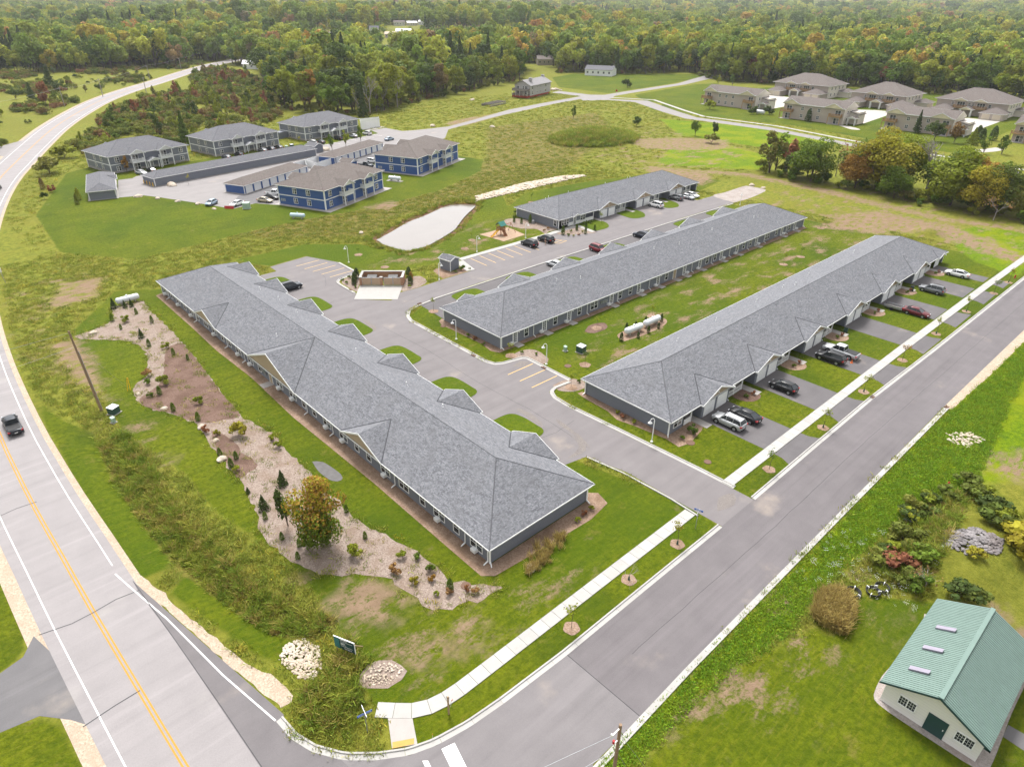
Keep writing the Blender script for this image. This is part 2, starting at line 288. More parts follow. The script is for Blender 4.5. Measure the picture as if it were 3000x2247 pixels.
LAWNS = [
 [(5.4,62),(8.8,62),(8.4,82),(9.5,96),(7,102),(5.2,112),(4.9,80)], [(7.2,58),(9.4,60),(11,53),(12.6,47),(14,43.8),(12.5,41.6),(10.6,45)], [(28,15),(36,16),(43,14.6),(52,12),(50,9),(42,7),(34,5),(24,10)],
 [(64,25.9),(186,25.5),(184,60),(182,101),(72,101.5),(64,98)],
 [(15.5,33),(16,27.6),(24,26),(57,25.9),(57.5,32),(54,46),(49,50),(49,141),(34,143),(27,148),(16,133),(14,120),(13.5,104),(12.5,92),(15.5,77),(15.5,67),(18,55),(18,46),(16.5,39)],
 [(24.4,182),(27,221),(46,272),(57,279),(60,262),(125,268),(170,282),(179,262),(165,240),(165,206),(167,197),(154,183),(127,171),(102,167),(80,169),(67,169),(36.6,165)],
 [(52,150),(57,141),(66,142),(70,126),(76,120),(92,117),(120,117.5),(126,137),(141,158),(128,151.5),(110,138.5),(95,128.5),(84,129),(80,141),(70,150)],
 [(120,116),(192,117),(206,120),(200,140),(172,148),(145,151),(126,140)],
 [(322,240),(333,160),(322,110),(318,85),(540,85),(515,240),(440,262),(380,255)],
 [(362,300),(450,311),(530,330),(440,404),(405,394),(362,345)], [(368,285),(450,296),(470,290),(430,245),(345,228),(350,262)],
 [(58.5,11.4),(62.5,6.4),(66,-2),(60,-10),(44,-9),(36,6.3),(42.6,8.4),(46.6,11),(50.7,10.6),(55,10.9)],
 [(-4.6,74),(-4.4,66.4),(-4.6,61.6),(-5.2,59.6),(-8,58.6),(-60,60),(-60,110),(-6,110)], [(-60,52),(-8.1,52.2),(-5.7,51.6),(-4.4,49.8),(-4.1,47.4),(-3.7,40),(-3,20),(-60,20)],
]
VERGE = [[(10,17.3),(105,17.3),(145,16.6),(240,18),(240,-30),(120,-12),(98,1),(88,9),(76,12.6),(70,12.8),(62.8,14.3),(55.1,14.2),(48.6,14.2),(43.3,15.1),(35.2,16),(10,16)], [(176,26.8),(215,26.8),(214,45),(200,48),(187,42),(180,36)], [(210,150),(240,165),(262,150),(255,128),(232,118),(224,128)], [(300,215),(318,160),(310,120),(270,140),(268,180)]]
DIRT = [[(207,140),(216,131),(222.5,119.5),(221.5,91.5),(217,71),(215,53),(219.5,37),(216,36.5),(210.5,53),(212.5,72),(216.5,92),(217.5,118),(211.5,130),(204,137)],
 [(190,76),(207,70),(208,50),(198,36),(192,28),(186,29),(190,40),(196,50),(188,62)], [(178,74),(196,72),(200,62),(186,58)], [(205,150),(214,131),(203,121),(196,121),(196,132),(199,146)], [(240,190),(262,176),(274,160),(258,149),(240,158),(232,172)],
 [(102,162),(109,166),(108,170),(98,169)], [(17,45.5),(21.5,40.5),(24.5,41.5),(24.2,44),(21,47)], [(212,262),(228,268),(240,272),(232,280),(214,276),(205,270)], [(236,272),(250,277),(246,281),(236,279)], [(20.5,36),(25,35),(28,33.5),(26,32.8),(21,34.2)],
 [(96,9.7),(100,6.8),(98,4),(92.7,5.2),(91.7,8.6)], [(11,130),(15,128.5),(15.5,121),(13.8,108),(12.4,104),(11.5,112)], [(62,-3.8),(66,-2),(67,2),(63,3)], [(14.5,146),(20,160),(27,158),(23,147)]]
PATCHY = [[(76,59),(178,58),(182,76),(140,75),(100,72),(76,66)], [(18,32),(40,31),(44,36),(36,37.5),(30,35),(25,40),(24,48),(18,52)], [(14,80),(17,92),(14,100),(11,120),(14,146),(30,158),(24,170),(12,168),(6,130)], [(70,124),(92,118),(118,119),(124,134),(108,134),(96,127),(80,130)], [(182,100),(230,100),(235,30),(184,30)], [(190,120),(260,140),(280,200),(220,220),(200,170)], [(30,18),(60,17),(64,8),(40,9)]]
TANGRASS = [[(55.5,14),(57.6,12.3),(56.4,10.9),(52.6,10.2),(52.2,12.7)], [(9.5,92),(12.8,92),(13.1,84),(12.4,76),(12.5,68),(13.2,62),(13.6,54),(15.8,48),(17.8,44),(15,43.5),(12.6,47),(11,53),(9.6,60),(8.8,70),(8.4,82)], [(70,176),(96,170),(125,170),(150,180),(172,200),(215,250),(290,250),(262,215),(205,180),(165,160),(128,158),(100,156),(84,146),(66,160),(60,170)]]
def hgt(P):
    x, y = P[:,0], P[:,1]; r = np.hypot(x, y); z = np.zeros(len(P))
    t = np.clip((r-900)/5200, 0, 1); z += 95*t*t*(1.6-.6*t)+np.clip((r-2200)/900,0,1)*(12*np.sin(x*.0021+1)*np.cos(y*.0017)+8*np.sin(x*.0047+y*.0031)); z += 14*np.clip(1.5*(1-((x-660)**2+(y-1000)**2)/420**2),0,1)
    d = sdf(P, POND); z += np.where(d > -5, -1.5*np.clip((d+3.2)/6.4,0,1), 0)
    e = ((x-231)/22)**2+((y-198)/17)**2; z += 3.2*np.clip(1-e,0,1)**1.1
    dd = dline(P, [(8.6,104),(9.4,82),(10.2,66),(11.2,56),(13.6,48)]); z -= .75*np.clip(1-dd/3.2,0,1)**1.5
    e = ((x-72)/11)**2+((y-6)/5.5)**2; z += 1.3*np.clip(1-e,0,1)
    e = ((x-196)/5)**2+((y-52)/4)**2; z += 1.2*np.clip(1-e,0,1)
    return z
def axis(*segs):
    out = []
    for a, b, st in segs: out += list(np.arange(a, b, st))
    return np.array(out)
gx = axis((-300,-60,20),(-60,-12,4),(-12,210,1.0),(210,300,2.0),(300,540,5),(540,1200,20),(1200,9400,160)); gy = axis((-300,-60,20),(-60,-14,4),(-14,165,1.0),(165,300,2.0),(300,460,5),(460,820,12),(820,9400,160))
GX, GY = np.meshgrid(gx, gy, indexing='ij'); GP = np.stack([GX.ravel(), GY.ravel()], 1); GZ = hgt(GP)
nx, ny = len(gx), len(gy); ii = np.arange(nx*ny).reshape(nx, ny); fq = np.stack([ii[:-1,:-1], ii[1:,:-1], ii[1:,1:], ii[:-1,1:]], -1).reshape(-1,4)
gm = bpy.data.meshes.new('ground'); gm.vertices.add(nx*ny); gm.vertices.foreach_set('co', np.column_stack([GP, GZ]).astype(np.float32).ravel())
gm.loops.add(fq.size); gm.loops.foreach_set('vertex_index', fq.ravel().astype(np.int32)); gm.polygons.add(len(fq)); gm.polygons.foreach_set('loop_start', np.arange(0, fq.size, 4, dtype=np.int32)); gm.update(calc_edges=True)
gm.polygons.foreach_set('use_smooth', np.ones(len(fq), bool))
near = (GP[:,0] < 640) & (GP[:,1] < 460) & (GP[:,0] > -80)
def gattr(name, polys):
    v = np.full(len(GP), -30.0); q = np.full(near.sum(), -30.0)
    for p in polys: q = np.maximum(q, sdf(GP[near], p))
    v[near] = np.clip(q, -30, 30); gm.attributes.new(name, 'FLOAT', 'POINT').data.foreach_set('value', v.astype(np.float32)); return v
gattr('lawn', LAWNS); gattr('verge', VERGE); gattr('dirt', DIRT); gattr('patchy', PATCHY); gattr('tangrass', TANGRASS); gattr('pond', [POND])
def ground_mat(only_lawn=False):
    k = Mat('mown_lawn' if only_lawn else 'ground_cover'); p = k.pos(); n1 = k.noise(p, .55, 5); n2 = k.noise(p, .09, 4); n3 = k.noise(p, 3.2, 4, .7); n4 = k.noise(p, .022, 3); n5 = k.noise(p, 12, 2)
    wob = k.math('MULTIPLY', k.math('SUBTRACT', n1, .5), 3.0)
    n6_ = k.noise(p, .9, 8, .78)
    mead = k.mix(k.step(n6_, .3, .7), (.075, .095, .009), (.22, .222, .03)); mead = k.mix(k.step(n2, .4, .62), mead, k.mix(.5, mead, (.165, .15, .022))); mead = k.mix(k.step(n1, .5, .7), mead, k.mix(.5, mead, (.06, .09, .008))); mead = k.mix(k.math('MULTIPLY', k.step(n4, .48, .6), .5), mead, (.125, .128, .016))
    st = k.noise(k.stretch(p, .12, 1.1, 1, .35), 1.0, 3)
    n6 = k.noise(p, 1.5, 8, .78); n7 = k.noise(k.stretch(p, .5, 3.2, 1, .5), 1.0, 6, .7)
    lawn = k.mix(k.step(n6, .3, .7), (.045, .066, .002), (.135, .155, .006)); lawn = k.mix(k.step(n2, .35, .65), lawn, k.mix(.5, lawn, (.042, .075, .002))); lawn = k.mix(k.math('MULTIPLY', k.step(n7, .5, .68), .45), lawn, (.16, .148, .014)); lawn = k.mix(k.math('MULTIPLY', k.step(st, .45, .7), .28), lawn, (.035, .06, .004)); lawn = k.mix(k.math('MULTIPLY', k.step(n4, .45, .62), .4), lawn, (.045, .085, .003)); lawn = k.mix(k.math('MULTIPLY', k.step(k.noise(p, .06, 5, .6), .5, .64), .4), lawn, (.035, .06, .004)); lawn = k.mix(k.math('MULTIPLY', k.step(k.noise(p, .3, 7, .75), .58, .68), .5), lawn, (.17, .14, .035))
    if only_lawn: k.bump(n6, .16, .8); return k.out(k.mix(.35, lawn, (.06, .105, .006)), .95, .08)
    verge = k.mix(k.step(n6, .3, .7), (.055, .105, .002), (.15, .215, .004)); verge = k.mix(k.step(n2, .42, .62), verge, k.mix(.65, verge, (.19, .21, .004))); verge = k.mix(k.math('MULTIPLY', k.step(n1, .52, .7), .5), verge, (.035, .085, .006))
    dirt = k.mix(n1, (.16, .1, .065), (.31, .22, .15)); dirt = k.mix(k.math('MULTIPLY', n5, .35), dirt, (.13, .085, .055)); dirt = k.mix(k.step(n3, .58, .72), dirt, k.mix(.55, dirt, (.10, .1, .03)))
    tan = k.mix(n3, (.10, .085, .02), (.22, .17, .05)); tan = k.mix(k.step(n1, .45, .6), tan, (.085, .095, .016))
    A = lambda nm, amp=1.0, lo=-.35, hi=.35: k.step(k.math('ADD', k.attr(nm), k.math('MULTIPLY', wob, amp)), lo, hi)
    col = k.mix(A('tangrass', 1.3, -2.5, 1.5), mead, tan); col = k.mix(A('lawn', .18), col, lawn); col = k.mix(A('verge', .7, -.8, .8), col, verge)
    bare = k.math('MULTIPLY', A('patchy', 2.0, -3, 3), k.step(k.math('ADD', k.math('MULTIPLY', k.noise(k.stretch(p, .16, .3, 1, .2), 1.0, 5, .65), .75), k.math('MULTIPLY', n3, .3)), .53, .66)); col = k.mix(bare, col, dirt)
    spots = k.math('MULTIPLY', k.step(k.noise(p, .21, 5, .6), .66, .74), .6); col = k.mix(spots, col, k.mix(.5, col, dirt))
    col = k.mix(k.math('MULTIPLY', A('dirt', 1.8, -1.8, 1.6), k.step(k.math('ADD', k.math('MULTIPLY', k.noise(k.stretch(p, .35, .8, 1, 1.2), 1.0, 5, .65), .8), k.math('MULTIPLY', n3, .25)), .42, .56)), col, dirt)
    bank = k.math('MULTIPLY', k.step(k.math('ADD', k.attr('pond'), k.math('MULTIPLY', wob, .5)), -2.6, -1.5), 1.0); col = k.mix(bank, col, (.155, .085, .052))
    k.bump(k.math('ADD', n3, k.math('MULTIPLY', n6, .8)), .2, .9); return k.out(col, .95, .08)
M['ground'] = ground_mat(); M['lawn'] = ground_mat(True); gm.materials.append(M['ground'])
ground = link(bpy.data.objects.new('ground', gm)); tag(ground, 'rough grass, lawn and bare earth', kind='structure')
_k = Mat('pond_water'); _k.bump(_k.noise(_k.pos(), 1.4, 3), .02, .12); M['water'] = _k.out(_k.mix(_k.noise(_k.pos(), .12, 3), (.15, .13, .115), (.18, .158, .142)), .06, .42)
M['puddle'] = plain('puddle_water', (.085, .08, .078), .35, .12, var=.4)
sheet('pond_water', [tuple(q) for q in spline([(x*1.0+(x-104)*.03, y+(y-143)*.03) for x, y in POND]+[POND[0]], 1.5)[:-1]], -.42, 'water')
sheet('puddle_water', [tuple(q) for q in spline([(28.5,68.6),(29.5,67.6),(29.9,63.8),(29.3,62.7),(28.4,63.4),(28.1,66),(28.5,68.6)], .6)[:-1]], .02, 'puddle')
# ------------------------------------------------------------------ roads
sel = HW[:,1] >= 4; hwp = HW[sel]; hww = HWW[sel]
strip('highway_shoulder', hwp, hww+1.3, -(hww+.7), .006, 'shoulder')
hwy = strip('highway', hwp, hww, -hww, .014, 'asph_hw')
for nm, a, b in (('centre_line', .22, .08), ('centre_line', -.08, -.22)): strip(nm, hwp, a, b, .02, 'yellow', hwy)
hl = hwp[(hwp[:,1] > 20)]; hlw = hww[(hwp[:,1] > 20)]; strip('edge_line', hl, hlw*.745+.12, hlw*.745, .02, 'whiteline', hwy)
hr = hwp[hwp[:,1] > 63]; hrw = hww[hwp[:,1] > 63]; strip('edge_line', hr, -hrw*.775, -hrw*.775-.12, .02, 'whiteline', hwy)
for pts in ([(-3.6,61.1),(-1,60.5),(.9,60.6),(3,60.9),(5.1,60.6)], [(-3,48.2),(-.5,48.5),(1.5,48.6)], [(-4,83),(-1.5,83.4),(.5,83.2)]): strip('sealed_crack', pts, .05, -.05, .0225, 'tar', hwy)
strip('wheel_seam', [(5.0,62.3),(5.6,52),(6.1,42),(6.5,32),(6.8,24)], .03, -.03, .026, 'tar', hwy)
turn = sheet('turn_lane', [(5.0,62.3),(7.2,51),(9.65,38.2),(9.0,36),(9.8,33.7),(11.3,31.4),(14,22),(13,12),(7.3,12),(6.8,24),(6.3,35.2),(5.6,52),(4.95,60.6)], .019, 'asph_turn')
strip('edge_line', [(3.95,64.6),(4.5,61.8),(5.9,55),(7.4,45.3),(8.9,38.1)], .07, -.07, .026, 'whiteline', turn)
street = sheet('street', [(31.5,26.3),(57.2,26.2),(64.2,26.2),(99,26.4),(124,25.9),(176,25.3),(260,24.2),(260,16.4),(145.4,17.9),(105,18.3),(69.6,18.2),(31.6,17.9)], .016, 'asph_new')
sheet('street_mouth', [(31.5,26.3),(27,26.6),(20.5,26.9),(17.5,27.4),(15.4,28.2),(12.5,30.3),(11.2,31.6),(13,22),(13,12),(24,14.5),(25.6,17.9),(31.6,17.9)], .0225, 'asph_seam')
strip('sealed_crack', [(31.5,26.2),(31.6,18)], .035, -.035, .028, 'tar', street)
for x0, x1, dx in ((14.2,14.75,2.5),(15.9,16.25,2.6),(17.6,18.7,2.7)): sheet('crosswalk_bar', [(x0,27.3-(x0-15)*.15),(x1,27.0-(x0-15)*.15),(x1-dx*.55,20.5),(x0-dx*.55,20.5)], .03, 'whiteline', parent=street)
sheet('street_shoulder', [tuple(q) for q in spline([(105,18.3),(145.4,17.9),(200,17.2),(200,15.6),(150,16.4),(125,16.6),(112,17.0),(104.5,17.2)], 3)], .009, 'shoulder')
sheet('highway_side_road', [(-4,61.3),(-5.2,59.3),(-8,58.4),(-60,57),(-60,53),(-8.2,52.2),(-5.4,51.7),(-3.6,49.6),(-2.6,48),(-2.2,54)], .010, 'asph_dark')
sheet('far_side_road', [(50.5,353),(38,341),(20,338),(-40,330),(-40,318),(20,326),(34,320),(38,310),(44,325)], .010, 'asph_far')
lane = sheet('complex_lane', [(57.2,26.2),(64.2,26.2),(64.1,33.8),(62.9,56),(63.1,59),(64.0,60.6),(65.4,61.2),(68.7,60.8),(68.9,71.2),(64.8,71.9),(63.5,72.7),(62.9,74.4),(63.0,96.1),(63.8,98.5),(65.6,100.4),(68,101.3),(72.8,101.9),(84.7,102.3),(128,102.3),(170,102.3),(184,101.6),(191,101.8),(195,109),(186,110.2),(178,110.4),(178,117.5),(122,117.5),(121.5,115.6),(91.3,115.6),(88.6,109.1),(80.6,109),(73.6,108.6),(69.7,108.9),(66,106.6),(60.9,112),(62.8,114.6),(63.1,121.2),(63.5,122.6),(64.4,123.4),(69.4,124.3),(69.7,132.5),(66,141.6),(56.6,140.6),(56.4,137),(49.1,136.8),(49.1,46.2),(52.5,46.2),(55.6,45.6),(57,40),(57.1,32)], .013, 'asph_lane')
bdrv = sheet('front_drives', [(68.3,92.2),(176,92.2),(176,102.2),(72.8,101.85),(69,101.4)], .010, 'asph_drive')
apt = sheet('apartment_lot', [(49.2,226.2),(55.8,224),(58.5,218.7),(65.7,202.1),(69.7,192),(77,193.6),(81,187.6),(84.5,190.5),(83,196),(112,209),(133,209),(131,217),(164,233),(172,240),(183,241),(198,258),(240,273),(300,288.5),(327,293),(327,300),(298,295),(262,287),(224,272),(203,264.5),(186,266),(179.5,268),(178.5,280),(170,279),(168,270),(130,259.5),(126,259),(94,259),(90,254),(62,252),(60,249.5),(55.8,250),(52.5,238)], .010, 'asph_far')
sheet('dark_lot', [(70.5,195),(76.5,204.6),(79.2,205.6),(107,218.3),(121,224.7),(150,237.7),(158,232),(130,218),(131.5,209.5),(117,204),(100,200),(84,192)], .0145, 'asph_dark')
fr = sheet('far_road', [(327,293.4),(340,282),(352,262),(330,226),(318.5,205),(319.5,165),(307,116),(299,56),(292,56),(300.5,116),(311.5,162),(311,207),(322,230),(341,263),(336,279),(322,287)], .010, 'asph_far')
sheet('far_branch_road', [(327,293.4),(327,300),(337,302),(336,327),(346,330),(347,303),(353,297),(375,300),(447,307.5),(492,322),(520,330),(522,312),(492,311),(446,300),(375,292.6),(354,289.5),(346,284),(340,282)], .0125, 'asph_far')
_wk = sheet('far_pavement', [(346,285),(357,262),(335,226),(323.5,205),(324.3,163),(311.5,116),(303,56),(305,56),(313.5,115.5),(326.4,163),(325.5,204.5),(337,225),(359.5,262),(348,286)], .014, 'conc')
sheet('gravel_turnaround', [tuple(q) for q in spline([(184,101.6),(191,101.2),(200,102),(205.4,103.2),(206,107),(205.5,110.3),(199,110.4),(192,110.2),(186,110.2),(184,101.6)], 2)[:-1]], .0165, 'endgravel')
for cx in (78.4,93.1,109,125.1,141.1,157.4,168.6):
    wd = 3.65 if cx < 160 else 2.0
    sheet('driveway', [(cx-wd,30.72),(cx-wd,41.2),(cx+wd,41.2),(cx+wd,30.72)], .010, 'asph_drive', label='dark asphalt driveway'); sheet('driveway_apron', [(cx-wd,29.28),(cx+wd,29.28),(cx+wd+.1,28.1),(cx+wd+.8,26.75),(cx-wd-.8,26.75),(cx-wd-.1,28.1)], .011, 'asph_drive')
for n_, (x0, y0, x1, y1) in enumerate([(49.2,53,56.1,60.3),(49.2,67.4,56.1,75),(49.2,81.8,56.1,89.7),(49.2,96.5,56,105),(49.2,111,56,119),(49.2,127,56,133.8)]):
    pts = [(x0,y0+.3),(x1-1.9,y0),(x1-.2,y0+.7),(x1,y0+2.2),(x1,y1-2.2),(x1-.6,y1-.5),(x1-2.4,y1),(x0,y1-.2)]; sheet('grass_island', [tuple(q) for q in spline(pts, .6)], .05, 'lawn')
for x0, x1 in ((75.9,82.8),(90.6,97.6),(105.6,112.8),(120.9,128.0),(136.2,143.3),(151.4,158.8),(166.8,173)):
    sheet('grass_island', [tuple(q) for q in spline([(x0,92.3),(x0,99),(x0+.4,100.4),(x0+1.8,101.0),(x1-1.8,101.0),(x1-.4,100.4),(x1,99),(x1,92.3)], .6)], .05, 'lawn')
for x0, x1 in ((131.2,139.9),(148.2,155.6),(164.3,171.6)):
    sheet('grass_island', [tuple(q) for q in spline([(x0,117.4),(x0-.6,112),(x0+.2,110.6),(x0+1.8,110),(x1-3.4,110.2),(x1-.8,113),(x1,117.4)], .6)], .05, 'lawn')
# gravel, mulch and sand beds
def blob(pts, z, mat, name='gravel_bed', j=.35, parent=None):
    q = spline(list(pts)+[pts[0]], .8)[:-1]; q = q+rng.normal(0, j*.3, q.shape); return sheet(name, [tuple(v) for v in q], z, mat, parent=parent)
blob(BEDA, .02, 'bed', j=.6)
blob([(28.5,115),(28,107.8),(27.5,101.8),(26.6,92.3),(26.3,85.6),(24,86),(21.1,87.5),(19.1,92.6),(17.3,96.1),(16.9,99.9),(20.3,102.2),(22.7,106.7),(25.1,113.3),(26.7,115)], .028, 'mulch', 'mulch_bed'); blob([(21.7,84.4),(22.7,81),(22.7,76.6),(23.1,72.7),(21.6,71.8),(20.2,71.4),(20.2,74.4),(20.4,79.8)], .028, 'mulch', 'mulch_bed')
sheet('foundation_bed', [(33.8,140.6),(32.2,140),(32.0,120),(31.7,108),(32.1,95),(31.6,80),(32.0,60),(31.9,44),(31.9,38.9),(33,37.9),(40,37.4),(47,37.0),(50.6,37.6),(51.2,39.6),(50.2,40.6),(49.1,40.6),(49.1,39.5),(33.8,39.5)], .018, 'tanbed')
sheet('foundation_bed', [(68.1,76.4),(67.3,75.4),(80,75.1),(176,75.0),(176.6,77),(176,76.4)], .018, 'tanbed'); sheet('foundation_bed', [(68.2,93),(67.1,92.5),(66.5,91),(66.9,80),(66.3,77),(67,75.3),(68.2,75.6)], .019, 'tanbed')
sheet('foundation_bed', [(67.8,57.2),(66.9,57.4),(66.6,55.4),(66.4,51),(65.6,48.6),(66.2,46),(66.9,41),(66.6,38.7),(68.5,38.2),(72.4,38.9),(74.6,40),(74.8,41.4),(67.8,41.4)], .018, 'tanbed')
for cx in (78.4,93.1,109,125.1,141.1,157.4): blob([(cx+5.4,41.2),(cx+5.2,39.6),(cx+6.2,38.2),(cx+8,37.9),(cx+9.2,38.8),(cx+9.5,40.4),(cx+9.4,41.2)], .02, 'tanbed' if int(cx) % 2 else 'mulch', 'front_bed', .15)
sheet('play_area', [(106.9,127.9),(107.8,119.7),(115.6,120.1),(116.5,127.8)], .02, 'sandplay')
blob([(119.5,116.6),(122,118),(125.2,118),(125.2,124),(124.6,131),(121,133.5),(117.5,130),(118.5,124.5),(121,121.5)], .02, 'bed', j=.2); blob([(121.9,115.0),(124,112.5),(129.6,109.6),(131.4,110.2),(130.8,114.6),(138,116.6),(132,117.4),(126,117.3)], .02, 'bed', j=.15)
blob([(63.4,121),(63.3,115.2),(65.4,117.8),(67.9,120.5),(69.2,123.8),(64.6,122.8)], .022, 'bed', j=.1); blob([(72.4,111.9),(70.4,109.2),(74.6,108.9),(77.6,110.6),(78,114),(75.2,114.6)], .022, 'bed', j=.15); blob([(81,109.4),(88.4,109.4),(87.6,111.8),(84.8,111.2),(84.4,115),(82.2,114.4)], .022, 'tanbed', j=.1)
blob([(86.3,64.0),(87.2,66.4),(92,66.8),(98,66.4),(99.6,65),(97.6,63.5),(92,63.2)], .02, 'tanbed', j=.15); blob([(84,71.4),(87,72.6),(89.6,71.4),(88,69.6),(84.8,69.8)], .02, 'mulch', 'mulch_bed', .12)
blob([(67.2,71.6),(69.2,71.4),(69.6,67.6),(71.6,68.2),(72.2,72.2),(70,73.6),(67.6,73)], .02, 'bed', j=.12); blob([(65.8,61.6),(69,61.4),(70.4,59.4),(69.2,57.8),(66.8,58.2),(65.4,59.8)], .02, 'bed', j=.12)
blob([(5.9,62.6),(6.7,58.4),(7.8,52.6),(8.7,48),(9.7,44.4),(10.7,41.6),(11.0,39.4),(9.9,38.8),(8.2,46),(5.4,61.6)], .017, 'shoulder', 'sandy_shoulder', .3); blob([(15.6,36.4),(17.6,34.4),(19.8,34.6),(19.2,36.6),(17.4,37.6)], .02, 'bed', j=.3)
sheet('barn_gravel', [tuple(q) for q in spline([(48.6,5.6),(47.8,5.3),(47.5,4),(47.5,0),(47.6,-2.6),(48.4,-3.3),(55,-3.1),(61,-3.0),(61.2,-2),(61.2,5.2),(60,5.6),(54,5.6),(50.5,5.8),(48.6,5.6)], 1)[:-1]], .016, 'endgravel'); sheet('barn_drive', [(52.2,-3.2),(53.7,-3.2),(54.2,-12),(51.6,-12)], .014, 'asph_dark')
# concrete
def resample(pts, st):
    p = np.array(pts, float); d = np.r_[0, np.cumsum(np.hypot(*np.diff(p, axis=0).T))]; n = max(1, round(d[-1]/st)); t = np.linspace(0, d[-1], n+1); return np.stack([np.interp(t, d, p[:,0]), np.interp(t, d, p[:,1])], 1)
def kerb(label, pts, st=3.0, pan=.42, top=.62, h=.13):
    par = tag(place('kerb', None), label, kind='structure'); q = resample(pts, st/4); n = len(q)-1
    t = np.gradient(q, axis=0); t /= np.linalg.norm(t, axis=1)[:,None]; nr = np.stack([-t[:,1], t[:,0]], 1); prof = [(0,.001),(0,.024),(pan,.03),(pan+.05,h),(top,h),(top,.001)]
    for a in range(0, n, 4):
        b = min(a+4, n); mb = MB(); vs = []
        for i in range(a, b+1):
            c = q[i]+t[i]*(.012 if i == a else -.012 if i == b else 0)
            vs += [(*(c+nr[i]*o), z) for o, z in prof]
        k = len(prof); m = b-a; fs = [(i*k+j, i*k+j+1, (i+1)*k+j+1, (i+1)*k+j)[::-1] for i in range(m) for j in range(k-1)]+[tuple(range(k)), tuple(range(m*k+k-1, m*k-1, -1))]
        mb.add(vs, fs); mb.obj('kerb_section', 'conc', par)
    return par
kerb('pale concrete kerb curving round the street corner', [(8.9,38),(9.1,35.8),(9.8,33.7),(11.3,31.4),(13.3,29.6),(15.4,28.2),(17.5,27.4),(20.5,26.8),(24,26.5),(31.4,26.2),(44,26.15),(57.1,26.05)])
kerb('long pale kerb beside the driveways', [(64.3,26.05),(80,26.2),(99,26.3),(124,25.8),(176,25.2),(230,24.5)]); kerb('pale kerb on the barn side of the street', [(104.5,18.2),(69.6,18.2),(38.5,18.1),(25.6,17.8),(18,17.4)])
kerb('kerb of the lane beside the driveway houses', [(64.2,29.0),(64.1,33.8),(63.5,46),(62.9,56),(63.1,59),(64,60.6),(65.4,61.2),(68.6,60.9)][::-1]); kerb('kerb behind the three parking bays', [(68.7,61),(68.8,71.1),(64.8,71.9),(63.5,72.7),(62.9,74.4),(63,96.1),(63.8,98.4),(65.6,100.4),(68,101.2),(72.8,101.8)][::-1])
kerb('long kerb along the inner lane', [(72.8,101.9),(100,102.25),(150,102.3),(183,101.5)][::-1], top=.55); kerb('kerb beside the dumpster enclosure bed', [(69.7,133),(69.5,125.2),(68.6,124.2),(64.3,123.3),(63.4,122.4),(63.1,121.2),(62.9,114.9)][::-1]); kerb('short kerb at the lane mouth', [(55.8,45.4),(56.7,40),(57,33),(56.8,29)][::-1], pan=.02, top=.28)
def slabs(name, L, Rr, z, mat='conc', label='', h=.06):
    par = tag(place(name, None), label, kind='structure'); PAVED.append([tuple(v) for v in L]+[tuple(v) for v in Rr[::-1]])
    for i in range(len(L)-1):
        a, b, c, d = (np.array(v) for v in (L[i], L[i+1], Rr[i+1], Rr[i])); m = (a+b+c+d)/4; pts = [tuple(v+(m-v)*.022) for v in (a, d, c, b)]
        MB().prism(pts, .002, z+rng.uniform(-.006, .006)).obj('slab', mat, par)
    return par
def walk(nm, cl, wd, st, label, z=.075):
    q = resample(cl, st); t = np.gradient(q, axis=0); t /= np.linalg.norm(t, axis=1)[:,None]; n_ = np.stack([-t[:,1], t[:,0]], 1); slabs(nm, q+n_*wd/2, q-n_*wd/2, z, label=label)
walk('pavement', [(15.6,33.3),(17.6,31.3),(19.2,30.45),(21.1,30.08),(26.8,30.05),(56.5,30)], 1.42, 1.5, 'white concrete pavement curving to the street corner'); walk('pavement', [(64.3,30),(120,30),(165,29.6),(215,28.7)], 1.42, 1.5, 'white concrete pavement crossing the driveways')
walk('parking_walk', [(91.2,116.4),(121.8,116.3),(130.6,116.6)], 1.5, 1.5, 'white concrete walk along the parking bays'); walk('entry_walk', [(131.4,116.6),(130.4,110)], 1.3, 1.4, 'concrete entry walk between gravel beds'); walk('shed_walk', [(90.4,115.6),(88.6,109.2)], 2.1, 2.1, 'white concrete walk beside the grey shed')
MB().prism([(15.9,32),(17.4,30.6),(16.4,28.5),(14.7,29.6)], .003, .06).obj('pavement_ramp', 'slab')['kind'] = 'structure'
MB().prism([(15.0,30),(16.5,29.1),(16.2,28.7),(14.72,29.55)], .061, .075).obj('tactile_pad', plain('tactile_yellow', (.42, .25, .06), .7, var=.2, scale=5))['kind'] = 'structure'
PAVED.append([(60.8,112),(67.2,106.2),(75.4,114.8),(68.4,121)]); MB().prism([(60.8,112),(67.2,106.2),(72.2,111.7),(65.6,117.7)], .015, .05).obj('dumpster_pad', 'conc')['kind'] = 'structure'
